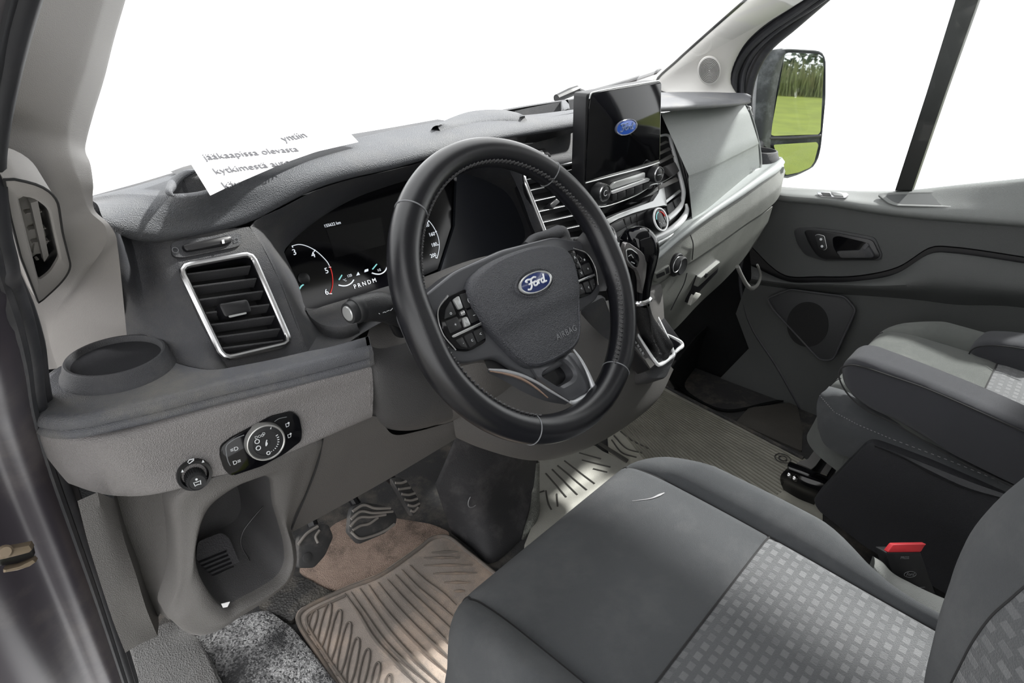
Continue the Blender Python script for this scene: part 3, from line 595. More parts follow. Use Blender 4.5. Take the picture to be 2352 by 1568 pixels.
CO = rail([(404, 1150, 'Y', .104), (450, 1112, 'Y', .094), (540, 1083, 'Y', .088), (640, 1048, 'Y', .084), (738, 1008, 'Y', .081), (728, 1060, 'Y', .096), (705, 1125, 'Y', .112), (668, 1212, 'Y', .130), (679, 1252, 'Y', .122), (680, 1295, 'Y', .118), (668, 1328, 'Y', .112), (620, 1372, 'Y', .108), (552, 1415, 'Y', .106), (500, 1448, 'Y', .108), (466, 1459, 'Y', .112), (435, 1454, 'Y', .116), (404, 1430, 'Y', .122), (388, 1415, 'Y', .130), (406, 1344, 'Y', .120), (410, 1285, 'Y', .114), (407, 1220, 'Y', .110)])
CI = rail([(489, 1155, 'Y', .100), (540, 1118, 'Y', .096), (580, 1100, 'Y', .095), (607, 1092, 'Y', .095), (626, 1098, 'Y', .096), (631, 1118, 'Y', .102), (634, 1155, 'Y', .110), (646, 1198, 'Y', .118), (660, 1250, 'Y', .116), (662, 1297, 'Y', .112), (648, 1328, 'Y', .108), (605, 1360, 'Y', .105), (560, 1384, 'Y', .104), (534, 1399, 'Y', .104), (514, 1398, 'Y', .104), (496, 1384, 'Y', .106), (472, 1350, 'Y', .108), (456, 1318, 'Y', .109), (449, 1280, 'Y', .108), (453, 1235, 'Y', .106), (468, 1185, 'Y', .102)])
CO, CI = arr(CO), arr(CI)
def dense(P, k=6): return crom(P, k, True)
CO2, CI2 = dense(CO), dense(CI); cc = CI2.mean(0)
lipm = CI2*.75+CO2*.25+np.array([0, -.006, 0]); inn = cc+(CI2-cc)*.97+np.array([0, .008, 0]); deep = cc+(CI2-cc)*np.array([.80, 1, .74])+np.array([.004, .10, .012])
link('cubby_surround', loft([CO2+np.array([0, .03, 0]), CO2, CO2*.6+CI2*.4+np.array([0, -.004, 0]), lipm, CI2, inn], len(CO2), 4, closed=True, curve_u=False, curve_v=True), M_LOWER2, dp)
link('cubby_liner', loft([inn, inn*.5+deep*.5, deep], len(CO2), 3, closed=True, curve_u=False, cap1=True), mat('cubby_liner_plastic', (.055, .054, .056), .6, 560, .3, .1), dp)
# ribbed bottom of the cubby
PF = Plane(at(512, 1318, 'Y', .150), (1, .15, 0), (-.1, .72, .69))
if PF.n.dot(CP-PF.o) < 0: PF = Plane(PF.o, PF.a, -PF.b)
ff = PF.pxs([z3(1150, 745), z3(1290, 690), z3(1335, 720), z3(1390, 850), z3(1440, 950), z3(1410, 1020), z3(1310, 1115), z3(1260, 1080), z3(1180, 980), z3(1140, 880)])
link('cubby_floor', slab(rounded(ff, .006, 3), PF.n, -.004, .0), mat('cubby_mat', (.040, .039, .043), .55, 300, .2, .1), dp)
for k in range(10):
    t = k/9; a = (1148+t*105, 868+t*205); b = (1318+t*95, 800+t*200)
    link('rib', tube([PF.px(*z3(*a), .0008), PF.px(*z3((a[0]+b[0])/2, (a[1]+b[1])/2), .0008), PF.px(*z3(*b), .0008)], .0013, 6, curve=False), M_BLACK, dp)
link('liner_joint', tube([at(*z3(*q[:2]), 'Y', q[2]) for q in [(1590, 385, .128), (1600, 420, .130), (1555, 515, .150), (1480, 600, .158), (1415, 690, .160), (1405, 760, .158), (1450, 850, .150), (1490, 930, .142), (1500, 990, .136), (1470, 1050, .130), (1370, 1112, .122)]], .0009, 6), M_BLACK, dp)
# outer cheek beside the door seal
e0 = rail([(224, 1130, 'X', -.858), (245, 1230, 'X', -.858), (272, 1328, 'X', -.858), (300, 1420, 'X', -.858), (322, 1478, 'X', -.858)])
e1 = rail([(262, 1134, 'Y', .168), (288, 1225, 'Y', .176), (316, 1300, 'Y', .184), (338, 1370, 'Y', .19), (365, 1434, 'Y', .196)])
e1b = [p+Vector((.004, .012, 0)) for p in e1]
e2 = rail([(404, 1140, 'Y', .130), (410, 1225, 'Y', .138), (408, 1330, 'Y', .144), (398, 1405, 'Y', .148), (388, 1424, 'Y', .15)])
link('outer_cheek', loft([[p+Vector((-.016, .0, 0)) for p in e0], e0, [p*.3+q*.7+Vector((0, -.012, 0)) for p, q in zip(e0, e1)], e1, e1b, [p*.4+q*.6+Vector((0, .012, 0)) for p, q in zip(e1b, e2)], e2], 40, 3), M_LOWER2, dp)
# right part of the knee panel: sweeps under the column
q0 = rail([(738, 1008, 'Y', .081), (800, 980, 'Y', .080), (856, 955, 'Y', .078), (905, 998, 'Y', .10), (960, 990, 'Y', .11), (1060, 962, 'Y', .12)])
q1 = rail([(705, 1125, 'Y', .114), (790, 1070, 'Y', .112), (856, 1040, 'Y', .112), (910, 1022, 'Y', .115), (970, 1003, 'Y', .12), (1060, 975, 'Y', .125)])
q2 = rail([(670, 1222, 'Y', .150), (740, 1185, 'Y', .15), (814, 1144, 'Y', .15), (880, 1107, 'Y', .15), (960, 1060, 'Y', .15), (1056, 1002, 'Y', .15)])
link('knee_sweep', loft([q0, q1, q2, [p+Vector((0, .06, .01)) for p in q2]], 40, 6, curve_v=False), M_LOWER2, dp)
link('panel_joint', tube(rail([(741, 1008, 'Y', .081), (730, 1062, 'Y', .095), (706, 1128, 'Y', .112), (668, 1216, 'Y', .132)]), .0011, 6), M_SEAM, dp)
sc = link('paper_scrap', slab(rail([(508, 1386), (528, 1381), (522, 1393), (512, 1395)], 'Y', .1035), (0, -1, .2), -.0005, .0006), M_PAPER); tag(sc, 'tiny white paper scrap in the bottom of the cubby', 'paper scrap')

# --- headlamp switch panel
PS = Plane(m2[5].lerp(bt[5], .2), m2[5]-m2[4], m1[5]-bt[5]); PS = Plane(PS.o+PS.n*.001, PS.a, PS.b)
hs = thing('headlight_switch_panel', 'black headlight switch panel with chrome ringed rotary dial on the lower dash', 'switch panel', tuple(PS.o))
def ps(x, y, w=0): return PS.px(*z12(x, y), w)
link('switch_plate', slab(rounded([ps(*q) for q in [(755, 740), (900, 620), (1130, 500), (1450, 320), (1740, 252), (1840, 330), (1880, 520), (1870, 660), (1640, 840), (1330, 1010), (900, 1150), (800, 1060), (750, 880)]], .004, 4), PS.n, -.02, .0045, .0015), M_GLOSS, hs)
link('button_outline', tube([ps(*q, .0048) for q in [(1090, 595), (980, 640), (850, 740), (845, 850), (870, 960), (900, 1020)]], .0005, 6), M_GREYPRINT, hs)
link('button_outline', tube([ps(*q, .0048) for q in [(1510, 410), (1570, 370), (1680, 345)]], .0004, 6), M_GREYPRINT, hs)
dial = PS.mat(PS.px(*z12(1395, 705), 0)); dial.translation = Vector(ps(1395, 705, .016)) - PS.n*.016
R0 = .5*(Vector(ps(1150, 800, .012))-Vector(ps(1655, 640, .012))).length*1.04; dial.translation = Vector(ps(1400, 705, .012)) - PS.n*.012
dl = link('rotary_dial', lathe([(R0*1.06, .002), (R0*1.04, .009), (R0*1.0, .0118), (R0*.95, .0122), (R0*.90, .0112)], dial, 56, cap=False), mat('satin_dial_ring', (.42, .42, .41), .35, 0, 0, .05, metal=.7), hs)
link('dial_face', lathe([(R0*.91, .0112), (R0*.7, .0118), (R0*.68, .0110), (R0*.22, .0110), (R0*.2, .0115), (0, .0116)], dial, 48), M_KEY, hs)
def onl(ang, rr, w=.0118): return dial @ Vector((R0*rr*math.cos(math.radians(ang)), R0*rr*math.sin(math.radians(ang)), w))
for a, r_ in [(196, .47), (150, .50)]: link('dial_symbol', tube(circ(PS.mat(onl(a, r_)), .0022, 14), .0005, 5, closed=True), M_WHITE, hs)
for a, s in [(118, 'DOD'), (92, 'D')]: text(s, PS.mat(onl(a, .55)), .0042, M_WHITE, hs, 'dial_symbol')
link('dial_mark', slab([onl(64, .78), onl(60, .78), onl(62, .92)], PS.n, 0, .0004), M_WHITE, hs)
for k in range(9):
    a = 20-k*12; link('dimmer_mark', tube([onl(a, .58), onl(a, .60+.012*(9-k))], .0005, 5, curve=False), M_WHITE, hs)
link('dimmer_symbol', tube(circ(PS.mat(onl(-92, .60)), .0017, 12), .0005, 5, closed=True), M_WHITE, hs)
link('dial_symbol', tube([onl(70, .17), onl(180, .02), onl(250, .16), onl(300, .06), onl(60, .03)], .0006, 5), M_WHITE, hs)
for x, y, s in [(955, 795, '≡D'), (990, 970, 'D≡')]: text(s, PS.mat(ps(x, y, .0049)), .0062, M_WHITE, hs, 'fog_lamp_symbol')
for x, y in [(1690, 460), (1718, 610)]:
    text('D', PS.mat(ps(x, y, .0049)), .0060, M_WHITE, hs, 'level_symbol'); link('symbol_dot', lathe([(.0011, 0), (.0011, .0003)], PS.mat(ps(x+15, y-32, .0049)), 10), M_WHITE, hs)
# --- mirror adjuster knob
PK = Plane(m2[4].lerp(bt[4], .6), m2[4]-m2[3], m2[4]-bt[4]); PK = Plane(PK.o+PK.n*.001, PK.a, PK.b)
mk = thing('mirror_adjuster_knob', 'round black mirror adjuster knob with arrow marks on the lower dash', 'knob', tuple(PK.o))
def pk(x, y, w=0): return PK.px(*z12(x, y), w)
km = PK.mat(Vector(pk(405, 1155, .004))); RK = .5*(Vector(pk(160, 1200, .004))-Vector(pk(655, 1100, .004))).length
link('bezel_ring', lathe([(RK, -.012), (RK, -.001), (RK*.97, .0015), (RK*.8, .0012), (RK*.74, -.001), (RK*.66, -.006), (0, -.006)], km, 48), M_BLACK, mk)
kk = PK.mat(Vector(pk(400, 1165, 0))); Rk = RK*.56
link('knob_body', lathe([(Rk, -.004), (Rk*1.02, .006), (Rk*.98, .015), (Rk*.86, .018), (Rk*.8, .0172), (0, .0172)], kk, 40), M_KEY, mk)
for k in range(28):
    a = 2*PI*k/28; p0 = kk @ Vector((Rk*1.02*math.cos(a), Rk*1.02*math.sin(a), -.001)); p1 = kk @ Vector((Rk*1.0*math.cos(a), Rk*1.0*math.sin(a), .013)); link('grip_rib', tube([p0, p1], .0006, 4, curve=False), M_KEY, mk)
def kl(x, y, w=.0176): return kk @ Vector((x*Rk, y*Rk, w))
link('mirror_symbol', tube([kl(-.35, .15), kl(-.28, -.30), kl(-.12, -.22), kl(.12, -.22), kl(.28, -.30), kl(.35, .15), kl(.12, .10), kl(-.12, .10)], .0005, 5, closed=True, curve=False), M_WHITE, mk)
link('symbol_dot', lathe([(.0012, 0), (.0012, .0003)], PK.mat(kl(0, .42)), 10), M_WHITE, mk)
for x, y in [(520, 960), (235, 1095)]: link('arrow_mark', slab([pk(x-18, y+18, .0052), pk(x+20, y+10, .0052), pk(x-2, y-24, .0052)], PK.n, 0, .0004), M_WHITE, mk)
link('heated_mirror_symbol', tube([pk(310, 970, .0054), pk(330, 990, .0054), pk(370, 960, .0054), pk(390, 945, .0054), pk(395, 925, .0054), pk(330, 940, .0054)], .0006, 5, closed=True, curve=False), M_WHITE, mk)
# ================================================================== CENTRE STACK
# --- dark face between the gauge surround and the screen, with its small switch
centre = pv([(1195, 335), (1345, 296), (1350, 430), (1385, 485), (1400, 560), (1390, 590), (1262, 566), (1240, 505), (1215, 440)])
CV = [(1200, 402), (1322, 374), (1378, 545), (1262, 560)]
link('centre_face', holed(centre, rounded(pv(CV), .008, 5), PV.n, -.02, -.002), M_DARK, dash)
cvt = vent('centre_left_air_vent', 'slatted air vent seen through the steering wheel rim left of the screen', PV, CV,
     [(z4(1035, 400+d*58), z4(1130+d*62, 372+d*60)) for d in range(0)] + [((1208+k*9.5, 412+k*24.5), (1335+k*9.5, 384+k*24.5)) for k in range(6)], None, M_DARK)
for k in range(6): link('slat_edge', tube(PV.pxs([(1209+k*9.5, 413+k*24.5), (1335+k*9.5, 385+k*24.5)], .0035), .0008, 6, curve=False), M_SILVER, cvt)
link('vent_tab', slab(rounded(PV.pxs([z4(1178, 560), z4(1225, 520), z4(1250, 545), z4(1195, 590)], .0), .003), PV.n, -.01, .008, .002), M_BLACK, cvt)
hz = thing('dash_top_switch', 'small black square switch on the dark face above the centre vent', 'switch', tuple(pv([(1243, 352)])[0]))
link('switch_frame', slab(rounded(pv([z4(1095, 190), z4(1160, 178), z4(1205, 235), z4(1140, 250)]), .003), PV.n, -.004, .003, .001), M_BLACK, hz)
link('switch_key', slab(rounded(pv([z4(1112, 196), z4(1145, 190), z4(1160, 212), z4(1128, 220)], .003), .001), PV.n, 0, .001), M_SILVER, hz)
link('switch_key', slab(rounded(pv([z4(1140, 232), z4(1180, 222), z4(1190, 236), z4(1152, 246)], .003), .001), PV.n, 0, .001), M_SILVER, hz)

# --- upright touch screen and radio unit
PSC = Plane((.08, .178, .80), (1, -.05, 0), (0, .01, 1))
scr = thing('touch_screen', 'tall black glossy touch screen standing upright on the dash centre', 'touch screen', tuple(PSC.px(1425, 440)))
def sp(L, w=0): return PSC.pxs([z15(*q) for q in L], w)
link('screen_housing', slab(rounded(sp([(180, 205), (800, 92), (818, 120), (805, 790), (790, 985), (715, 1010), (600, 1085), (290, 1192), (215, 1130), (150, 1010)], 0), [.006, .005, .005, .01, .008, .01, .01, .012, .02, .015], 4), PSC.n, -.028, -.001, .003), M_BLACK, scr)
link('screen_glass', slab(rounded(sp([(222, 200), (800, 102), (814, 118), (800, 770), (165, 958), (196, 300)], 0), [.004, .003, .002, .001, .001, .01], 4), PSC.n, -.006, .0015, .001), M_GLOSS, scr)
link('chrome_edge', tube(sp([(200, 250), (215, 205), (250, 190), (800, 94)], .001), .0013, 8), M_SILVER, scr)
link('silver_strip', tube(sp([(168, 972), (420, 905), (700, 830), (800, 795)], .0015), .0012, 8), M_SILVER, scr)
EM = PSC.mat(Vector(PSC.px(*z15(515, 493), .002)))
emblem(scr, EM, .066, mat('screen_emblem_blue', (.010, .030, .13), .1, 0, 0, .05, emit=(.02, .07, .32, .25)), mat('screen_emblem_rim', (.10, .11, .16), .1, 0, 0, .05), mat('screen_emblem_script', (.10, .14, .26), .1, 0, 0, .05), 'screen_emblem')
link('lower_strip', tube(sp([(265, 1165), (300, 1178), (590, 1082), (705, 1010), (725, 990), (785, 975)], .0012), .0011, 8), M_SILVER, scr)
link('lower_lip', slab(sp([(258, 1195), (790, 1000), (800, 1040), (640, 1130), (300, 1245)], -.004), PSC.n, -.02, 0, .002), M_GLOSS, scr)
link('disc_slot_plate', slab(rounded(sp([(362, 1010), (400, 965), (665, 878), (665, 925), (380, 1022)], 0), .003), PSC.n, -.004, .004, .001), M_SILVER, scr)
link('silver_key_strip', slab(rounded(sp([(372, 1040), (690, 925), (705, 935), (695, 952), (380, 1062)], 0), .002), PSC.n, -.004, .005, .001), M_CHROME2, scr)
ks = [(385, 1062), (430, 1048), (505, 1022), (578, 996), (650, 970), (712, 945)]
for i in range(5):
    (xa, ya), (xb, yb) = ks[i], ks[i+1]; link('radio_key', slab(rounded(sp([(xa+3, ya+8), (xb-3, yb+7), (xb-3, yb+62), (xa+3, ya+66)], 0), .002), PSC.n, -.004, .003, .001), M_KEY, scr)
def knob(parent, P, cpx, rpx, depth, zf, face=M_BLACK, rim=M_CHROME, nm='knob', body=M_KEY, w=0):
    c = Vector(P.px(*zf(*cpx), w+depth)); R = (Vector(P.px(*zf(cpx[0], cpx[1]-rpx), w+depth))-c).length; m = P.mat(c - P.n*depth)
    k = link(nm, lathe([(R*1.02, -.002), (R*1.02, depth*.6), (R*.98, depth*.9), (R*.93, depth)], m, 40, cap=False), body, parent)
    link('knob_ring', lathe([(R*.97, depth*.93), (R*.94, depth+.0008), (R*.84, depth+.0008), (R*.82, depth-.0005)], m, 40, cap=False), rim, k if parent.parent is None else parent)
    link('knob_face', lathe([(R*.83, depth-.0006), (R*.75, depth), (0, depth+.0003)], m, 40), face, k if parent.parent is None else parent)
    return k, m, R
k1, m1_, R1 = knob(scr, PSC, (338, 1058), 75, .020, z15, nm='volume_knob')
link('power_symbol', tube(circ(m1_, R1*.3, 14, .0206, a0=.8, a1=5.6, end=True), .0005, 5), M_WHITE, k1)
k2, m2_, R2 = knob(scr, PSC, (800, 900), 68, .016, z15, nm='tuning_knob')
link('tune_symbol', tube([m2_ @ Vector((-R2*.4, 0, .0166)), m2_ @ Vector((R2*.4, 0, .0166))], .0005, 5), M_WHITE, k2)

# --- right centre vent with chrome surround, and heater controls
PC = Plane((.33, .195, .70), (1, -.02, 0), (0, .5, 1))
def pc(L, w=0, zf=z15): return [PC.px(*zf(*q), w) for q in L]
link('stack_face', slab(rounded(pc([(760, 380), (830, 372), (900, 500), (975, 700), (1030, 900), (1062, 1080), (1072, 1200), (1040, 1330), (940, 1440), (780, 1560), (560, 1620), (330, 1500), (280, 1290), (760, 1100)], -.004), .012, 4), PC.n, -.03, 0, .004), M_BLACK, dash)
link('stack_rim', tube(pc([(830, 378), (905, 500), (980, 700), (1035, 900), (1066, 1080), (1072, 1200), (1035, 1335), (935, 1448), (780, 1565)], .0), [.002, .003, .0035, .0035, .004, .004, .004], 8), M_BLACK, dash)
rv = thing('centre_right_air_vent', 'slatted air vent in a chrome surround right of the touch screen', 'air vent', tuple(PC.px(*z15(900, 820))))
link('chrome_surround', tube(pc([(790, 572), (860, 560), (888, 575), (905, 640), (940, 770), (975, 900), (1000, 1000), (1008, 1055), (1000, 1120), (985, 1165), (935, 1225), (868, 1282)], .004), [.0025, .003, .004, .0045, .0048, .005, .005, .006, .006], 10), M_CHROME2, rv)
link('vent_throat', slab(rounded(pc([(770, 580), (860, 575), (895, 660), (980, 960), (990, 1060), (780, 1180)], 0), .004), PC.n, -.003, .0005), M_BLACK, rv)
for i, (xa, ya, xb, yb, h) in enumerate([(780, 650, 868, 628, 16), (780, 718, 893, 690, 26), (780, 792, 912, 752, 30), (780, 1000, 955, 955, 40)]):
    link('slat', slab(rounded(pc([(xa, ya), (xb-30, yb-h*.8), (xb, yb), (xb-14, yb+8), (xa, ya+h*.9)], .002), .001), PC.n, -.002, .006, .002), mat('vent_slat_grey', (.16, .155, .15), .45, 0, 0, .1), rv)
link('vent_tab', slab(rounded(pc([(815, 840), (905, 800), (945, 880), (900, 920)], .004), .003), PC.n, -.004, .010, .003), mat('vent_tab_grey', (.10, .098, .10), .4, 0, 0, .1), rv)
link('slat_edge', tube(pc([(780, 985), (870, 940), (945, 890)], .008), .0008, 6), M_SILVER, rv)
hv = thing('heater_control_panel', 'dark heater control panel with rotary dial and keys below the screen', 'control panel', tuple(PC.px(*z15(600, 1330))))
link('silver_bridge', slab(rounded(pc([(310, 1300), (440, 1238), (600, 1180), (740, 1128), (785, 1060), (812, 965), (828, 975), (860, 1170), (835, 1165), (700, 1195), (560, 1235), (440, 1280), (330, 1340)], .004), .002), PC.n, -.01, .003, .0015), M_SILVER, hv)
link('control_plate', slab(rounded(pc([(360, 1340), (440, 1285), (700, 1200), (860, 1190), (870, 1300), (700, 1400), (440, 1500), (400, 1440)], .001), .004), PC.n, -.01, .002, .001), M_KEY, hv)
def key(q, w=.003, nm='control_key', t=.0022): return link(nm, slab(rounded(pc(q, w), .0012, 2), PC.n, -.004, t, .0008), M_KEY, hv)
key([(372, 1342), (482, 1288), (505, 1345), (410, 1400)]); key([(412, 1405), (508, 1350), (518, 1385), (432, 1440)])
for k in range(2): key([(492+k*54, 1280-k*18), (540+k*54, 1262-k*18), (550+k*54, 1318-k*18), (505+k*54, 1336-k*18)])
key([(510, 1345), (600, 1310), (604, 1345), (520, 1382)]); key([(600, 1240), (690, 1208), (694, 1270), (606, 1300)]); key([(606, 1305), (694, 1275), (696, 1330), (612, 1362)])
kt, mt_, Rt = knob(hv, PC, (815, 1282), 102, .026, z15, face=M_GLOSS, rim=M_CHROME2, nm='temperature_dial', body=M_BLACK, w=.002)
link('red_scale', tube([mt_ @ Vector((Rt*.62*math.cos(a), Rt*.62*math.sin(a), .0268)) for a in np.linspace(.2, 1.5, 8)], .0007, 5), M_LITR, kt)
link('blue_scale', tube([mt_ @ Vector((Rt*.62*math.cos(a), Rt*.62*math.sin(a), .0268)) for a in np.linspace(1.7, 3.0, 8)], .0007, 5), M_LITC, kt)
for a in (-.5, -1.2, -1.9, -2.6): link('dial_symbol', lathe([(.0012, .0264), (.0012, .0270)], Matrix.Translation(mt_.to_3x3() @ Vector((Rt*.4*math.cos(a), Rt*.4*math.sin(a), 0))) @ mt_, 8), M_WHITE, kt)
for q in ([(840, 1130), (970, 1030), (982, 1045), (850, 1150)],): link('key_rail', slab(rounded(pc(q, .003), .001), PC.n, -.003, .002), M_SILVER, hv)
key([(855, 1165), (905, 1130), (928, 1200), (872, 1245)]); key([(912, 1125), (972, 1080), (985, 1130), (935, 1185)])
# outer chrome sweep below the heater controls
link('chrome_sweep', tube(pc([(1030, 1150), (1038, 1200), (1010, 1265), (930, 1350), (820, 1420), (720, 1460)], .004), [.003, .005, .007, .0075, .0075, .007], 12), M_CHROME2, hv)
link('black_sweep', tube(pc([(1052, 1190), (1050, 1260), (985, 1340), (900, 1420), (770, 1500)], .0), .004, 10), M_BLACK, hv)
link('lower_sweep', tube(pc([(1010, 1330), (950, 1392), (860, 1450), (760, 1505), (700, 1530)], .005), [.003, .005, .006, .006], 12), M_SILVER, hv)
# left ring and keys half hidden behind the wheel
ck = thing('chrome_ring_control', 'chrome ringed dial half hidden behind the wheel rim beside the heater keys', 'dial', tuple(PC.px(*z14(1000, 240))))
rm = PC.mat(Vector(PC.px(*z14(985, 245), .004)))
link('ring', tube([PC.px(*z14(*q), .006) for q in [(940, 180), (965, 160), (1000, 170), (1030, 220), (1038, 280), (1020, 335), (985, 350), (950, 320), (930, 250)]], .0022, 8, closed=True), M_CHROME, ck)
link('ring_face', slab([PC.px(*z14(*q), .001) for q in [(940, 180), (1000, 172), (1036, 250), (1020, 335), (950, 320), (930, 250)]], PC.n, -.004, .002, .001), M_BLACK, ck)
for i, y in enumerate((305, 355, 385)): link('side_key', slab(rounded([PC.px(*z14(1045, y), .002), PC.px(*z14(1068, y-6), .002), PC.px(*z14(1070, y+22), .002), PC.px(*z14(1048, y+28), .002)], .001), PC.n, -.004, .003, .001), M_SILVER, ck)

# ================================================================== PASSENGER SIDE OF THE DASH
def gy(x, y, dy=0):  # glove lid face: curved a little towards the cabin at its middle
    P0 = Plane((.50, .197, .74), (1, .055, 0), (0, .43, 1)); return P0.px(x, y, dy)
GP = Plane((.50, .197, .74), (1, .055, 0), (0, .43, 1))
gb = thing('upper_glovebox_lid', 'smooth greenish grey upper glovebox lid on the passenger side', 'glovebox', tuple(GP.px(1650, 420)))
g_t = [z6(*q) for q in [(700, 418), (800, 400), (1000, 385), (1205, 368)]]
g_c = [z6(*q) for q in [(868, 792), (1000, 740), (1140, 672), (1288, 598)]]
g_b = [z6(*q) for q in [(890, 1062), (1000, 1000), (1140, 888), (1296, 772)]]
R_top = [GP.px(x, y, .000) for x, y in g_t]; R_hi = [GP.px(x, y, .006) for x, y in [z6(*q) for q in [(745, 520), (860, 480), (1040, 440), (1232, 420)]]]
R_mid = [GP.px(x, y, .012) for x, y in g_c]; R_bot = [GP.px(x, y, -.006) for x, y in g_b]
link('lid_face', loft([[p-GP.n*.03 for p in R_top], R_top, R_hi, R_mid, [p*.93+q*.07-GP.n*.0015 for p, q in zip(R_mid, R_bot)], R_bot, [p-GP.n*.03 for p in R_bot]], 40, 4), M_GLOVE, gb)
link('lid_edge', tube([GP.px(*z6(*q), -.002) for q in [(1208, 368), (1240, 430), (1268, 520), (1290, 620), (1300, 720), (1294, 772)]], .0035, 8), M_GLOVE, gb)
text('AIRBAG', GP.mat(GP.px(*z6(1262, 750), .0035)) @ Matrix.Rotation(math.radians(4), 4, 'Z'), .0085, M_GREYPRINT, gb)
hb = thing('lid_hinge_pin', 'pale round hinge pin at the top outer corner of the glovebox lid', 'hinge pin', tuple(GP.px(*z6(1225, 390))))
link('pin_head', lathe([(.0, .006), (.005, .005), (.007, .002), (.007, -.004)], frame3(GP.px(*z6(1226, 388), .002), (0, 0, 1), (0, 1, 0)) @ Matrix.Rotation(PI/2, 4, 'Y'), 16), M_SILVER, hb)
link('pin_stem', tube([GP.px(*z6(1232, 396), .0), GP.px(*z6(1245, 430), .0)], .004, 8, curve=False), M_SILVER, hb)
# padded cap above the lid
c_b = rail([(1440, 222, 'Z', .826), (1520, 215, 'Z', .828), (1600, 214, 'Z', .828), (1660, 215, 'Z', .828), (1712, 217, 'Z', .826), (1722, 222, 'Z', .824)])
c_f = rail([(1440, 248), (1520, 244), (1600, 240), (1660, 237), (1712, 233), (1723, 229)], 'Y', .185)
c_l = rail([(1440, 262), (1520, 257), (1600, 251), (1660, 246), (1708, 241), (1720, 238)], 'Y', .190)
link('passenger_hood', loft([below(c_b, .02, .03), c_b, [p*.5+q*.5+Vector((0, 0, .004)) for p, q in zip(c_b, c_f)], c_f, [p*.5+q*.5+Vector((0, -.004, 0)) for p, q in zip(c_f, c_l)], c_l, [p+Vector((0, .05, .0)) for p in c_l]], 40, 4, curve_v=True), M_SHELF, dash)
link('passenger_hood_end', slab([c_b[-1]+Vector((0, .03, -.02)), c_b[-1], (c_b[-1]+c_f[-1])/2+Vector((0, 0, .003)), c_f[-1], c_l[-1], c_l[-1]+Vector((0, .05, 0))], (1, 0, 0), -.004, .006, .003), M_SHELF, dash)
# passenger shelf lip
lipU = rail([(1480, 590, 'Y', .135), (1520, 566, 'Y', .130), (1550, 540, 'Y', .130), (1590, 505, 'Y', .135), (1625, 486, 'Y', .135), (1690, 440, 'Y', .14), (1745, 396, 'Y', .155), (1775, 372, 'Y', .18), (1790, 360, 'Y', .20)])
lipF = rail([(1484, 606, 'Y', .105), (1516, 580, 'Y', .10), (1550, 550, 'Y', .098), (1590, 517, 'Y', .098), (1640, 480, 'Y', .10), (1700, 440, 'Y', .105), (1750, 405, 'Y', .115), (1786, 380, 'Y', .135), (1799, 366, 'Y', .165)])
lipL = rail([(1484, 618, 'Y', .103), (1516, 592, 'Y', .098), (1550, 562, 'Y', .096), (1592, 529, 'Y', .096), (1642, 493, 'Y', .098), (1703, 453, 'Y', .103), (1753, 418, 'Y', .113), (1789, 393, 'Y', .133), (1801, 376, 'Y', .163)])
link('passenger_shelf', loft([[p+Vector((0, .10, .0)) for p in lipU], lipU, [p*.4+q*.6+Vector((0, 0, .003)) for p, q in zip(lipU, lipF)], lipF, [p*.5+q*.5+Vector((.001, -.003, 0)) for p, q in zip(lipF, lipL)], lipL, [p+Vector((-.002, .02, 0)) for p in lipL]], 60, 4, curve_v=True), mat('passenger_shelf_plastic', (.27, .29, .29), .42, 620, .25, .1, 14, dirt=(.36, .36, .34), dirt_amt=.3), dash)
pcup = Matrix.Translation(at(1742, 356, 'Z', .672)); pcm = link('passenger_cup_holder', lathe([(.056, -.012), (.054, -.002), (.050, .004), (.048, .012), (.046, .014), (.0435, .014), (.042, .010), (.040, -.05), (.0, -.055)], pcup, 48), M_DARK, dash)
link('cup_shelf', slab([(.62, .20, 0), (.80, .14, 0), (.87, .17, 0), (.885, .22, 0), (.86, .30, 0), (.64, .30, 0)], (0, 0, 1), .640, .658, .004), bpy.data.materials['passenger_shelf_plastic'], dash)
# body of the shelf and the lower glovebox
s0 = [p+Vector((0, .004, 0)) for p in lipL]
s1 = rail([(1484, 660, 'Y', .10), (1516, 648, 'Y', .10), (1560, 618, 'Y', .098), (1592, 598, 'Y', .096), (1660, 552, 'Y', .10), (1715, 513, 'Y', .108), (1760, 482, 'Y', .12), (1790, 450, 'Y', .14), (1799, 410, 'Y', .166)])
smid = [p*.5+q*.5+Vector((.002, -.006, 0)) for p, q in zip(s0, s1)]
link('passenger_lower_band', loft([s0, smid, s1, [p+Vector((0, .03, .0)) for p in s1]], 60, 5), M_GLOVE2, dash)
link('band_joint', tube(rail([(1586, 540, 'Y', .091), (1592, 560, 'Y', .090), (1590, 596, 'Y', .094)]), .0011, 6), M_SEAM, dash)
lg = thing('lower_glovebox', 'pale grey lower glovebox door with a recessed pull handle', 'glovebox', tuple(at(1640, 640, 'Y', .12)))
b0 = rail([(1500, 664, 'Y', .103), (1540, 634, 'Y', .102), (1592, 602, 'Y', .099), (1660, 556, 'Y', .103), (1715, 517, 'Y', .111), (1758, 487, 'Y', .123), (1775, 474, 'Y', .13)])
b1 = rail([(1512, 720, 'Y', .115), (1552, 690, 'Y', .112), (1605, 650, 'Y', .110), (1665, 600, 'Y', .114), (1712, 558, 'Y', .122), (1750, 525, 'Y', .134), (1764, 510, 'Y', .14)])
b2 = rail([(1520, 778, 'Y', .150), (1552, 754, 'Y', .150), (1607, 696, 'Y', .150), (1662, 645, 'Y', .150), (1705, 598, 'Y', .152), (1742, 548, 'Y', .158), (1752, 530, 'Y', .16)])
link('door_skin', loft([[p+Vector((0, .03, 0)) for p in b0], b0, b1, b2, [p+Vector((0, .10, .02)) for p in b2]], 60, 5), M_GLOVE2, lg)
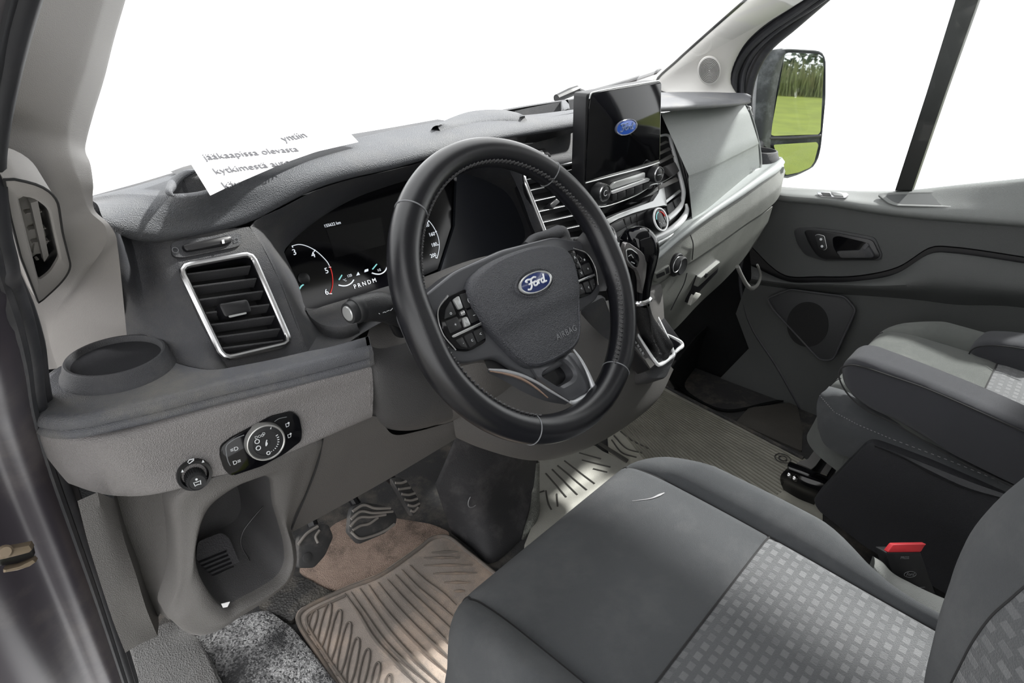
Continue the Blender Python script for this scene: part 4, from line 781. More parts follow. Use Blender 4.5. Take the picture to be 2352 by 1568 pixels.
GL = Plane(at(1622, 635, 'Y', .108), (1, .03, 0), (0, -.12, 1))
hp = [z6(1045, 1300), z6(1030, 1370), z6(930, 1475), z6(900, 1520), z6(872, 1562), z6(905, 1450), z6(925, 1395)]
link('handle_recess', slab(GL.pxs(hp, .004), GL.n, -.012, .004), M_BLACK, lg)
link('pull_handle', slab(rounded(GL.pxs([z6(925, 1400), z6(1045, 1302), z6(1030, 1345), z6(905, 1458)], .006), .004), GL.n, -.004, .006, .002), M_GLOVE2, lg)
link('handle_lip', slab(rounded(GL.pxs([z6(905, 1490), z6(935, 1500), z6(905, 1540), z6(868, 1572), z6(885, 1520)], .006), .003), GL.n, -.004, .004, .002), mat('handle_lip_grey', (.42, .42, .39), .5), lg)
link('key_barrel', lathe([(.0055, 0), (.0055, .003), (.004, .0035)], GL.mat(GL.px(*z6(968, 1390), .012)), 16), M_BLACK, lg)
link('door_joint', tube([GL.px(*z6(*q), .002) for q in [(858, 1375), (840, 1440), (800, 1520), (760, 1600)]], .0011, 6), M_SEAM, lg)
# sockets on the band left of the glovebox
SB = Plane(at(1530, 622, 'Y', .094), (1, .0, 0), (0, -.02, 1))
us = thing('usb_socket', 'small dark rectangular usb socket in the pale band beside the gear knob', 'socket', tuple(SB.o))
link('socket_frame', slab(rounded(SB.pxs([z14(1385, 575), z14(1510, 500), z14(1522, 575), z14(1395, 655)]), .003), SB.n, -.01, .003, .001), M_GLOVE2, us)
link('socket_opening', slab(rounded(SB.pxs([z14(1400, 590), z14(1470, 562), z14(1480, 590), z14(1405, 625)], .003), .001), SB.n, -.004, .0006), M_BLACK, us)
link('socket_port', slab(rounded(SB.pxs([z14(1483, 535), z14(1510, 518), z14(1516, 570), z14(1490, 585)], .003), .001), SB.n, -.004, .0006), M_BLACK, us)
po = thing('power_outlet', 'round black capped power outlet in the pale band below the vent', 'power outlet', tuple(SB.px(*z14(1585, 500))))
pm = SB.mat(Vector(SB.px(*z14(1575, 500), .0))); rr_ = (Vector(SB.px(*z14(1580, 410)))-Vector(SB.px(*z14(1580, 585)))).length/2
link('outlet_bezel', lathe([(rr_*1.04, -.008), (rr_*1.04, .003), (rr_*.95, .005), (rr_*.85, .005)], pm, 32), M_BLACK, po)
link('outlet_cap', lathe([(rr_*.80, .002), (rr_*.80, .011), (rr_*.7, .013), (rr_*.62, .0125), (0, .0125)], SB.mat(Vector(SB.px(*z14(1590, 500), .004))), 32), M_KEY, po)
link('cap_ring', tube(circ(SB.mat(Vector(SB.px(*z14(1590, 500), .0165))), rr_*.66, 24), .0008, 6, closed=True), M_SILVER, po)
# ================================================================== STEERING COLUMN, WHEEL, STALKS
WC = Vector((-.388, 0, .70)); WT = math.radians(32.3)
PW = Plane(WC, (1, 0, 0), (0, math.sin(WT), math.cos(WT)))
def w(u, v, d=0): return PW.uv(u, v, d)
def wpx(x, y, d=0, zf=None): return PW.px(*(zf(x, y) if zf else (x, y)), d)
col = thing('steering_column', 'dark grey two piece steering column shroud behind the wheel', 'steering column', tuple(w(.0, -.05, -.16)))
def ring(cx_, cy_, rx, ry, d, n=40, p=2.6):
    out = []
    for k in range(n):
        t = 2*PI*k/n; c, s_ = math.cos(t), math.sin(t); out.append(w(cx_+rx*math.copysign(abs(c)**(2/p), c), cy_+ry*math.copysign(abs(s_)**(2/p), s_), d))
    return out
# lower shroud: flares towards the dash
link('lower_shroud', loft([ring(.006, -.025, .062, .050, -.052), ring(.006, -.030, .075, .062, -.075), ring(.005, -.035, .090, .078, -.115), ring(.003, -.040, .105, .090, -.165), ring(.0, -.045, .115, .098, -.24)], 40, 4, closed=True, curve_u=False, curve_v=True, cap0=True), M_LOWER2, col)
cfill = [rail([(846, 792, 'Y', .070), (870, 800, 'Y', .075), (920, 790, 'Y', .085), (985, 770, 'Y', .095), (1050, 760, 'Y', .10)]),
         rail([(836, 842, 'Y', .070), (870, 850, 'Y', .062), (930, 850, 'Y', .060), (1000, 850, 'Y', .062), (1070, 845, 'Y', .07)]),
         rail([(838, 905, 'Y', .078), (872, 920, 'Y', .066), (935, 925, 'Y', .060), (1010, 915, 'Y', .060), (1080, 900, 'Y', .07)]),
         rail([(850, 955, 'Y', .095), (880, 973, 'Y', .082), (940, 980, 'Y', .078), (1010, 965, 'Y', .08), (1080, 940, 'Y', .09)]),
         rail([(858, 966, 'Y', .15), (890, 984, 'Y', .15), (945, 988, 'Y', .15), (1010, 972, 'Y', .15), (1080, 948, 'Y', .15)])]
link('shroud_cheek', loft(cfill, 30, 5, curve_v=True), mat('column_grey_plastic', (.062, .061, .062), .55, 560, .3, .12, 9, dirt=DUST, dirt_amt=.25), col)
link('upper_shroud', loft([ring(.004, .030, .060, .022, -.050), ring(.004, .036, .068, .026, -.085), ring(.004, .040, .075, .028, -.15), ring(.004, .042, .080, .030, -.20)], 40, 4, closed=True, curve_u=False, curve_v=True, cap0=True), M_LOWER2, col)
link('shroud_joint', tube([w(-.058, -.002, -.06), w(-.074, 0, -.10), w(-.088, 0, -.16)], .0012, 6), M_SEAM, col)
hol = link('column_hollow', slab(rail([(842, 962), (858, 992), (890, 1004), (935, 1000), (985, 985), (960, 965), (890, 970)], 'Y', .13), (0, -1, 0), -.02, 0), M_BLACK, col)

sw = thing('steering_wheel', 'black leather three spoke steering wheel with oval badge and silver trim', 'steering wheel', tuple(WC))
RM, RT = .1745, .0178
def rimpt(a, rr=RM, d=0): return w(rr*math.cos(a), rr*math.sin(a), d)
def rim_arc(a0, a1, n, grow=0.0, k=18):
    V = []; full = abs(a1-a0) > 6.28
    A_ = np.linspace(a0, a1, n, endpoint=not full)
    for a in A_:
        # thumb swellings where the spokes meet the rim
        sp_ = math.exp(-((math.degrees(a) % 360-2)/14)**2)+math.exp(-((math.degrees(a) % 360-178)/14)**2)+math.exp(-((math.degrees(a) % 360-362)/14)**2)
        for j in range(k):
            t = 2*PI*j/k; rr = (RT+grow)*(1+.06*sp_); V.append(w((RM+rr*math.cos(t)-.004*sp_)*math.cos(a), (RM+rr*math.cos(t)-.004*sp_)*math.sin(a), rr*1.05*math.sin(t)))
    return mesh_from(V, grid_faces(n, k, True, full))
SE = [math.radians(a) for a in (47.5, 134.5, 241.5, 302.5)]
for i in range(4):
    a0, a1 = SE[i], SE[(i+1) % 4]+(2*PI if i == 3 else 0); me = rim_arc(a0+.004, a1-.004, int((a1-a0)*36), 0)
    link('rim_leather', me, M_LEATHER, sw)
link('rim_core', rim_arc(0, 2*PI, 160, -.0014), M_SEAM, sw)
st = []
for i in range(150):
    a = 2*PI*i/150
    if 243 < math.degrees(a) < 301: continue
    for s_ in (-1, 1):
        p = w((RM-RT*.86)*math.cos(a), (RM-RT*.86)*math.sin(a), RT*.62+s_*.002); q = w((RM-RT*.90)*math.cos(a+.026), (RM-RT*.90)*math.sin(a+.026), RT*.52-s_*.002); st.append(tube([p, q], .0013, 4, curve=False))
link('rim_stitching', join(*st), M_THREAD, sw, kind='stuff')
for a in SE: link('leather_seam', tube([w((RM+RT*1.0*math.cos(t))*math.cos(a), (RM+RT*1.0*math.cos(t))*math.sin(a), RT*1.05*math.sin(t)) for t in np.linspace(0, 2*PI, 20, endpoint=False)], .0008, 5, closed=True), M_GREYPRINT, sw)
# airbag cushion: domed shield
def mir(L): return L+[(-u, v) for u, v in reversed(L)]
ox = .007
half = [(.0, .0475), (.03, .0465), (.060, .042), (.084, .033), (.095, .020), (.096, .006), (.090, -.018), (.080, -.040), (.069, -.062), (.060, -.078), (.050, -.089), (.036, -.095), (.018, -.0975), (0, -.098)]
ol = half+[(-u, v) for u, v in reversed(half[1:-1])]
def ho(s, d, dv=0): return [w(ox+u*s, (v+.02)*s-.02+dv, d) for u, v in ol]
pad = loft([ho(.98, -.035), ho(1.0, -.016), ho(.995, -.008), ho(.975, -.003), ho(.93, .0005), ho(.80, .0025), ho(.6, .0045), ho(.35, .006), ho(.12, .0065)], 96, 3, closed=True, curve_u=True, curve_v=False, cap1=True)
# a fold crosses the lower half of the shield
for v in pad.vertices:
    q = PW.loc(v.co); 
    if q[2] > -.006:
        t = q[1]+.035+.10*q[0]*q[0]*6; v.co -= PW.n*(.0055/(1+math.exp(t*260)))*(1.0 if q[2] > 0 else .5)
link('airbag_cushion', pad, M_AIRBAG, sw)
BM = PW.mat(w(ox, .002, .0075)); link('badge_recess', lathe([(.0355, -.0015), (.034, .0004), (.032, .0003)], BM @ Matrix.Diagonal((1, .50, 1, 1)), 48, cap=False), M_AIRBAG, sw)
emblem(sw, BM, .061, M_BLUE, M_SILVER, mat('emblem_white_script', (.75, .77, .8), .3, 0, 0, .02), 'oval_badge')
text('AIRBAG', PW.mat(w(.034, -.072, -.0012)), .011, M_GREYPRINT, sw, space=1.1)
for x, y in [(1152, 680), (1288, 620)]: link('horn_symbol', tube([w(*PW.loc(wpx(x+dx, y+dy, .002))[:2], .0030) for dx, dy in [(-5, -6), (5, -6), (7, 0), (4, 6), (-4, 5)]], .0005, 5), M_GREYPRINT, sw)
# spokes: left, right (with key pads), forked lower spoke
def spoke_plate(L, d0, d1, m, nm, bev=.003, r=.006): return link(nm, slab(rounded([w(u, v, 0) for u, v in L], r, 4), PW.n, d0, d1, bev, 3), m, sw)
spoke_plate([(-.165, .030), (-.135, .036), (-.085, .050), (.0, .056), (.100, .050), (.140, .034), (.170, .026), (.170, -.026), (.135, -.052), (.085, -.058), (.04, -.11), (-.04, -.11), (-.075, -.062), (-.128, -.052), (-.165, -.026)], -.045, -.016, M_SPOKE, 'spoke_body', .006, .012)
for s_ in (-1, 1):
    link('spoke_web', loft([[w(s_*.150, .042, -.010), w(s_*.162, .020, -.004), w(s_*.163, 0, -.002), w(s_*.162, -.024, -.004), w(s_*.150, -.046, -.010)], [w(s_*.142, .036, -.020), w(s_*.145, .018, -.014), w(s_*.146, 0, -.012), w(s_*.145, -.020, -.014), w(s_*.140, -.042, -.020)], [w(s_*.128, .034, -.026), w(s_*.13, .016, -.024), w(s_*.13, 0, -.022), w(s_*.13, -.02, -.024), w(s_*.126, -.038, -.026)]], 16, 3, curve_v=True), M_LEATHER, sw)
    # key pad outline
    kp = [(.085, .026), (.118, .024), (.138, .012), (.142, -.010), (.134, -.034), (.116, -.042), (.088, -.040)]
    kp = [(s_*u+ox*.5, v) for u, v in kp]
    P_ = rounded([w(u, v, 0) for u, v in kp], .007, 4)
    link('keypad_bezel', slab(P_, PW.n, -.030, -.010, .002), M_GLOSS, sw)
    link('keypad_chrome_edge', tube([w(s_*.116+ox*.5, .0255, -.0105), w(s_*.137+ox*.5, .013, -.0105), w(s_*.143+ox*.5, -.010, -.0105), w(s_*.135+ox*.5, -.034, -.0105)], .0012, 6), M_CHROME, sw)
    def kq(L, d=-.009, m=M_KEY, nm='wheel_key'): return link(nm, slab(rounded([w(s_*u+ox*.5, v, 0) for u, v in L], .002, 3), PW.n, -.02, d, .0012), m, sw)
    kq([(.087, .021), (.101, .022), (.101, .004), (.087, .004)]); kq([(.087, .002), (.101, .002), (.101, -.014), (.087, -.013)])
    kq([(.1155, .019), (.127, .012), (.134, .002), (.1155, .002)], m=M_GLOSS if s_ > 0 else M_KEY); kq([(.1155, .0), (.134, .0), (.134, -.015), (.1155, -.0145)])
    kq([(.103, .021), (.113, .019), (.111, .006), (.104, .006)], -.0075, M_SILVER if s_ < 0 else M_KEY, 'rocker_key'); kq([(.104, .004), (.111, .004), (.111, -.002), (.104, -.002)], -.0075, M_CHROME if s_ < 0 else M_KEY, 'centre_key'); kq([(.104, -.004), (.111, -.004), (.113, -.015), (.103, -.015)], -.0075, M_SILVER if s_ < 0 else M_KEY, 'rocker_key')
    kq([(.086, -.0165), (.135, -.0175), (.134, -.0205), (.087, -.0195)], -.0075, M_CHROME, 'chrome_bar')
    kq([(.088, -.022), (.103, -.0225), (.103, -.037), (.089, -.036)]); kq([(.105, -.0225), (.118, -.023), (.116, -.039), (.105, -.0375)]); kq([(.120, -.023), (.131, -.0235), (.127, -.034), (.119, -.038)])
    for (u, v, sy) in [(.094, .012, '('), (.094, -.006, '~'), (.124, .006, 'o'), (.124, -.008, '+'), (.107, .013, 'A'), (.108, -.010, 'V'), (.096, -.029, '<'), (.111, -.031, 'c'), (.124, -.029, '.')]:
        text(sy, PW.mat(w(s_*u+ox*.5, v, -.0072)), .006, M_WHITE, sw, 'key_symbol')
# lower forked spoke with silver blade
def wz(L, d): return [wpx(x, y, d, z16) for x, y in L]
lo3 = wz([(930, 1165), (1100, 1150), (1250, 1080), (1325, 1040), (1400, 1150), (1470, 1290), (1498, 1385), (1440, 1450), (1320, 1500), (1285, 1490), (1150, 1400), (1000, 1280)], -.012)
ho3 = wz([(1185, 1122), (1225, 1130), (1290, 1190), (1328, 1255), (1295, 1310), (1195, 1365), (1160, 1355), (1015, 1272), (1060, 1225)], -.012)
O4, I4 = resample(rounded(lo3, .008, 4), 80, True), resample(rounded(ho3, .006, 4), 80, True); I4 = align(O4, I4); n4 = np.array(tuple(PW.n))
link('lower_spoke', loft([O4-n4*.016, O4-n4*.002, O4*.95+I4*.05, I4*.85+O4*.15+n4*.003, I4, I4-n4*.016], 80, 1, closed=True, curve_u=False), M_SPOKE, sw)
link('spoke_hole_back', slab(I4, PW.n, -.018, -.014), M_BLACK, sw)
M_BLADE = mat('satin_silver_blade', (.46, .47, .49), .3, 0, 0, .05, metal=.35)
link('silver_blade', tube(wz([(1322, 1028), (1385, 1115), (1440, 1215), (1482, 1315), (1500, 1385), (1480, 1425)], -.006), [.0011, .0018, .0022, .003, .0042, .0046], 10), M_BLADE, sw)
link('silver_blade', tube(wz([(1490, 1400), (1470, 1435), (1400, 1475), (1325, 1508), (1295, 1500)], -.007), [.0046, .0046, .0042, .0036, .002], 10), M_BLADE, sw)
link('silver_blade', tube(wz([(560, 1208), (700, 1222), (850, 1260), (1000, 1330), (1120, 1405), (1290, 1505)], -.013), [.0010, .0022, .0022, .0018, .0016, .001], 8), M_BLADE, sw)
link('copper_blade', tube(wz([(570, 1222), (720, 1248), (870, 1300), (980, 1370), (1090, 1462)], -.014), [.001, .0018, .0018, .0014, .0008], 8), mat('copper_reflective_trim', (.60, .42, .33), .25, 0, 0, .05, metal=.7), sw)
link('spoke_apron', loft([wz([(555, 1205), (700, 1224), (850, 1262), (1000, 1332), (1120, 1408), (1285, 1500)], -.015), wz([(545, 1235), (680, 1300), (830, 1390), (980, 1460), (1100, 1500), (1250, 1525)], -.022)], 24, 4), M_SPOKE, sw)
link('spoke_throat', loft([wz([(500, 1090), (700, 1110), (900, 1150), (1000, 1190)], -.026), wz([(545, 1195), (700, 1215), (860, 1255), (1010, 1325)], -.024)], 24, 3), M_BLACK, sw)
link('rim_saddle', loft([[w(.058, -.150, .002), w(.03, -.158, .003), w(.0, -.160, .002), w(-.03, -.160, .0), w(-.048, -.152, -.004)], [w(.060, -.163, .013), w(.03, -.172, .016), w(.0, -.174, .016), w(-.03, -.172, .014), w(-.052, -.163, .010)]], 24, 4), M_LEATHER, sw)

# --- stalks
stk = thing('indicator_stalk', 'black indicator stalk with white symbols left of the steering wheel', 'stalk', tuple(w(-.08, .02, -.075)))
def sq(x, y, d): return wpx(x, y, d, z13)
sa = [sq(1210, 1380, -.085), sq(1090, 1300, -.078), sq(960, 1255, -.070), sq(800, 1270, -.066), sq(750, 1282, -.065)]
link('stalk_arm', tube(sa, [.012, .0165, .0175, .0155, .0140], 20), mat('stalk_black_plastic', (.014, .0145, .016), .42, 560, .2, .1), stk)
ax_ = (sa[-1]-sa[-2]).normalized()
tm = frame3(sa[-1], ax_.cross(Vector((0, 0, 1))), Vector((0, 0, 1))); 
if (tm.to_3x3() @ Vector((0, 0, 1))).dot(ax_) < 0: tm = tm @ Matrix.Rotation(PI, 4, 'X')
link('stalk_collar', lathe([(.0138, -.006), (.0150, -.001), (.0148, .004), (.0135, .006)], tm, 32), M_KEY, stk)
link('stalk_button', lathe([(.0125, .004), (.0125, .011), (.0115, .0135), (.0085, .0138), (.0078, .0128), (0, .0128)], tm, 32), M_KEY, stk)
link('button_disc', lathe([(.0085, .0120), (.0085, .0142), (.0075, .0150), (0, .0152)], tm, 28), M_SILVER, stk)
fn = PW.mat()
for s_, x, y in [('(*)', 960, 1285), ('<=>', 1035, 1290)]: 
    p = sq(x, y, -.055); text(s_, PW.mat(p), .0085, M_WHITE, stk, 'stalk_symbol')
link('stalk_boot', loft([[sq(*q, -.085) for q in [(1010, 1380), (1060, 1370), (1130, 1400), (1110, 1440), (1050, 1420)]], [sq(*q, -.095) for q in [(1080, 1500), (1120, 1480), (1185, 1500), (1190, 1545), (1120, 1540)]]], 30, 6, closed=True, cap1=True), M_BLACK, stk)
wk = thing('wiper_stalk', 'dark wiper stalk reaching out right of the steering column', 'stalk', tuple(w(.10, .03, -.08)))
wa = [wpx(*q, d) for q, d in [(z14(230, 330), -.075), (z14(290, 270), -.078), (z14(400, 240), -.080), (z14(470, 225), -.082), (z14(520, 215), -.083)]]
link('stalk_arm', tube(wa, [.006, .0065, .0075, .010, .012], 16), M_DARK, wk)
link('stalk_tip', tube([wpx(*z14(505, 215), -.083), wpx(*z14(540, 225), -.083), wpx(*z14(558, 270), -.083), wpx(*z14(540, 320), -.082)], [.011, .013, .012, .009], 16), M_DARK, wk)
# keys in the dark behind the wiper stalk
bk = thing('lower_switch_bank', 'row of small black keys seen between wheel rim and wiper stalk', 'switch panel', tuple(PV.px(*z14(640, 290), .01)))
for r_ in range(2):
    for k in range(4): x, y = 575+k*38+r_*6, 278-k*4+r_*34; link('bank_key', slab(rounded([PV.px(*z14(x, y), .012), PV.px(*z14(x+32, y-4), .012), PV.px(*z14(x+34, y+24), .012), PV.px(*z14(x+2, y+28), .012)], .001), PV.n, -.006, .003, .001), M_KEY, bk)
link('bank_plate', slab(rounded([PV.px(*z14(*q), .008) for q in [(560, 265), (730, 245), (740, 310), (680, 350), (560, 350)]], .003), PV.n, -.02, .002, .001), M_BLACK, bk)

# ================================================================== CONSOLE UNDER THE WHEEL AND GEAR SELECTOR
con = thing('centre_console', 'dark grey console bulging below the steering wheel beside the gear lever', 'console', (-.08, .12, .28))
c0 = rail([(1030, 930, 'Y', .115), (1100, 900, 'Y', .10), (1200, 850, 'Y', .085), (1320, 790, 'Y', .075), (1400, 720, 'Y', .075), (1450, 700, 'Y', .08), (1520, 660, 'Y', .10)])
c1 = rail([(1040, 965, 'Y', .118), (1110, 965, 'Y', .10), (1210, 960, 'Y', .08), (1330, 920, 'Y', .07), (1420, 865, 'Y', .065), (1480, 830, 'Y', .07), (1530, 790, 'Y', .09)])
c2 = rail([(1046, 1000, 'Y', .135), (1110, 1020, 'Y', .12), (1229, 1038, 'Y', .10), (1335, 1010, 'Y', .09), (1430, 950, 'Y', .085), (1500, 890, 'Y', .09), (1538, 835, 'Y', .105)])
c3 = rail([(1048, 1003, 'Y', .16), (1100, 1026, 'Y', .15), (1229, 1055, 'Y', .14), (1335, 1030, 'Y', .135), (1430, 978, 'Y', .13), (1508, 910, 'Y', .135), (1541, 845, 'Y', .14)])
cup0 = rail([(1050, 760, 'Y', .13), (1150, 760, 'Y', .12), (1250, 730, 'Y', .11), (1330, 705, 'Y', .10), (1395, 690, 'Y', .10), (1450, 680, 'Y', .10), (1515, 640, 'Y', .11)])
link('console_shell', loft([cup0, c0, c1, c2, c3, [p+Vector((0, .12, .03)) for p in c3]], 60, 6, curve_v=True), mat('console_grey_plastic', (.115, .111, .107), .55, 560, .3, .1, 7), con)
pdl = thing('shift_pod', 'raised dark angular pod seen through the wheel between hub and rim', 'console trim', tuple(at(1345, 720, 'Y', .07)))
link('pod_shell', loft([rail([z14(*q)+('Y', .062) for q in [(708, 850), (740, 830), (830, 785), (900, 775), (940, 800)]]), rail([z14(*q)+('Y', .050) for q in [(720, 870), (780, 862), (850, 830), (920, 800), (945, 830)]]), rail([z14(*q)+('Y', .052) for q in [(722, 920), (800, 940), (880, 930), (950, 900), (980, 930)]]), rail([z14(*q)+('Y', .058) for q in [(725, 945), (830, 1060), (950, 1165), (1000, 1180), (1030, 1100)]])], 30, 4), M_DARK, pdl)
# gear selector gate on an inclined plane
GA, GB_, GC = at(*z14(1190, 1050), 'Y', .085), at(*z14(1415, 1405), 'Y', .035), at(*z14(1560, 1300), 'Y', .045)
PG = Plane(GB_, GC-GB_, GA-GB_)
if PG.n.dot(CP-PG.o) < 0: PG = Plane(PG.o, PG.a, -PG.b)
gs = thing('gear_selector', 'black automatic gear selector with chrome trim and leather gaiter', 'gear lever', tuple(PG.px(*z14(1350, 1250))))
def pg(L, d=0): return [PG.px(*z14(*q), d) for q in L]
link('gate_plate', slab(rounded(pg([(1080, 900), (1345, 800), (1640, 1200), (1635, 1240), (1565, 1310), (1410, 1420), (1345, 1450), (1175, 1240)], 0), .004), PG.n, -.028, 0, .002), M_BLACK, gs)
link('gate_base', slab(rounded(pg([(1090, 930), (1345, 830), (1625, 1230), (1560, 1380), (1500, 1520), (1360, 1530), (1175, 1300)], -.02), .012), PG.n, -.04, 0, .006), M_DARK, gs)
link('chrome_gate_frame', tube(pg([(1345, 850), (1440, 1030), (1548, 1270), (1556, 1310), (1530, 1335), (1432, 1400), (1410, 1395), (1310, 1250), (1180, 1040)], .004), [.0025, .003, .0036, .004, .0042, .0042, .0036, .003, .002], 10), M_CHROME2, gs)
link('chrome_side_loop', tube(pg([(1500, 1130), (1560, 1160), (1628, 1205), (1634, 1230), (1600, 1262), (1565, 1295)], .002), [.002, .003, .004, .0042, .004, .003], 10), M_CHROME2, gs)
link('pocket_floor', slab(pg([(1515, 1150), (1615, 1212), (1570, 1270)], .001), PG.n, -.001, .0006), M_GLOSS, gs)
link('range_strip', slab(rounded(pg([(1178, 1080), (1200, 1070), (1390, 1390), (1345, 1440), (1180, 1225)], .001), .002), PG.n, -.004, .002, .001), mat('range_strip_plastic', (.035, .034, .034), .4, 0, 0, .05), gs)
strip_dir = (PG.px(*z14(1300, 1330))-PG.px(*z14(1200, 1170))).normalized(); sm = frame3(PG.px(*z14(1200, 1170), .0035), strip_dir, PG.n.cross(strip_dir))
for i, s_ in enumerate(['P', 'R', 'N', 'D', 'M']): x, y = 1185+i*22, 1165+i*34; text(s_, PG.mat(PG.px(*z14(x+10, y), .0036)), .0085, M_WHITE, gs, 'range_letter')
link('strip_lamp', slab(rounded(pg([(1295, 1352), (1325, 1338), (1385, 1400), (1345, 1432)], .0032), .001), PG.n, 0, .0008), mat('unlit_strip_lens', (.07, .068, .065), .3, 0, 0, .05), gs)
# gaiter
kb = at(*z14(1290, 770), 'Y', .055)
gr = [pg([(1195, 1050), (1335, 860), (1420, 1010), (1535, 1270), (1520, 1320), (1430, 1380), (1330, 1260)], .003)]
def gring(c, rx, ry, n=7):
    m = [c + PG.a*rx*math.cos(t) + PG.b*ry*math.sin(t) for t in np.linspace(PI*.8, PI*.8-2*PI, n, endpoint=False)]; return m
cB = sum(gr[0], Vector())/7; 
G0 = resample(crom(arr(gr[0]), 6, True), 48, True)
def gr_at(cpx, y, r): c = at(*z14(*cpx), 'Y', y); return np.array([tuple(c + CRx*r*math.cos(t) + CFx*r*math.sin(t)) for t in np.linspace(0, 2*PI, 48, endpoint=False)])
CRx = Vector((1, 0, 0)); CFx = Vector((0, .9, .43))
G1, G2, G3, G4 = gr_at((1400, 1180), .062, .034), gr_at((1345, 1080), .060, .026), gr_at((1290, 960), .058, .020), gr_at((1265, 830), .056, .0165)
G0 = align(G1, G0); rs = np.random.RandomState(3)
def wob(G, a, f): c = G.mean(0); t = np.linspace(0, 2*PI, 48, endpoint=False); return c+(G-c)*(1+a*np.sin(f*t+a*40))[:, None]
link('leather_gaiter', loft([G0, wob(G0*.5+G1*.5, .08, 5), wob(G1, .12, 4), wob(G2, .10, 4), wob(G3, .05, 3), G4], 48, 4, closed=True, curve_u=False, curve_v=True), M_BOOT, gs)
link('gaiter_seam', tube([at(*z14(*q), 'Y', .040) for q in [(1300, 830), (1330, 900), (1350, 1000), (1362, 1110), (1410, 1200)]], .0012, 6), M_SEAM, gs)
KU = (at(*z14(1235, 200), 'Y', .062)-at(*z14(1262, 780), 'Y', .052)).normalized()
KN = Vector((-.25, -1, .25)); KN = (KN-KU*KN.dot(KU)).normalized(); KR = KU.cross(KN)*-1
if KR.x < 0: KR = -KR
KO = at(*z14(1255, 790), 'Y', .055); KH = (at(*z14(1235, 178), 'Y', .062)-at(*z14(1262, 790), 'Y', .055)).length
def kring(h, rx, ry, dx=0, dy=0, n=32, p=2.4):
    out = []
    for k in range(n):
        t = 2*PI*k/n; c, s_ = math.cos(t), math.sin(t); out.append(KO+KU*(h*KH)+KR*(dx+rx*math.copysign(abs(c)**(2/p), c))+KN*(dy+ry*math.copysign(abs(s_)**(2/p), s_)))
    return out
link('gear_knob', loft([kring(.0, .0165, .016), kring(.10, .0175, .018), kring(.28, .0215, .022, .001), kring(.48, .027, .026, .003, .002), kring(.68, .031, .030, .003, .002), kring(.84, .029, .029, .001), kring(.94, .022, .022, -.001), kring(.99, .012, .012, -.002), kring(1.0, .003, .003, -.002)], 32, 4, closed=True, curve_u=False, curve_v=True, cap0=True, cap1=True), M_GLOSS, gs)
link('knob_collar', loft([kring(-.07, .018, .018), kring(-.06, .0195, .0195), kring(-.03, .0195, .0195), kring(-.02, .018, .018), kring(.0, .0165, .0165)], 32, 1, closed=True, curve_u=False), M_CHROME, gs)
PKB = Plane(KO+KU*(.5*KH)+KN*.030, KR, KU)
if PKB.n.dot(KN) < 0: PKB = Plane(PKB.o, PKB.a, -PKB.b)
def kbp(L, d=0): return [PKB.px(*z14(*q), d) for q in L]
link('chrome_face', slab(rounded(kbp([(1120, 300), (1145, 300), (1250, 370), (1295, 420), (1310, 470), (1300, 600), (1265, 760), (1250, 755), (1250, 640), (1225, 560), (1150, 510), (1105, 440), (1100, 360)], -.004), .004), PKB.n, -.006, .003, .002), mat('smoked_chrome', (.22, .21, .21), .22, 0, 0, .05, metal=.7), gs)
link('selector_button', slab(rounded(kbp([(1128, 365), (1170, 360), (1225, 400), (1238, 450), (1220, 520), (1195, 520), (1140, 460)], .0), .004), PKB.n, -.004, .004, .002), M_GLOSS, gs)
link('button_rim', tube(rounded(kbp([(1128, 365), (1170, 360), (1225, 400), (1238, 450), (1220, 520), (1195, 520), (1140, 460)], .002), .004), .0013, 6, closed=True, curve=False), M_SILVER, gs)
link('arrow_symbol', tube(kbp([(1150, 425), (1175, 410), (1195, 440)], .0045), .0007, 5, curve=False), M_WHITE, gs)
link('button_line', tube(kbp([(1175, 475), (1205, 490)], .0045), .0008, 5, curve=False), M_WHITE, gs)
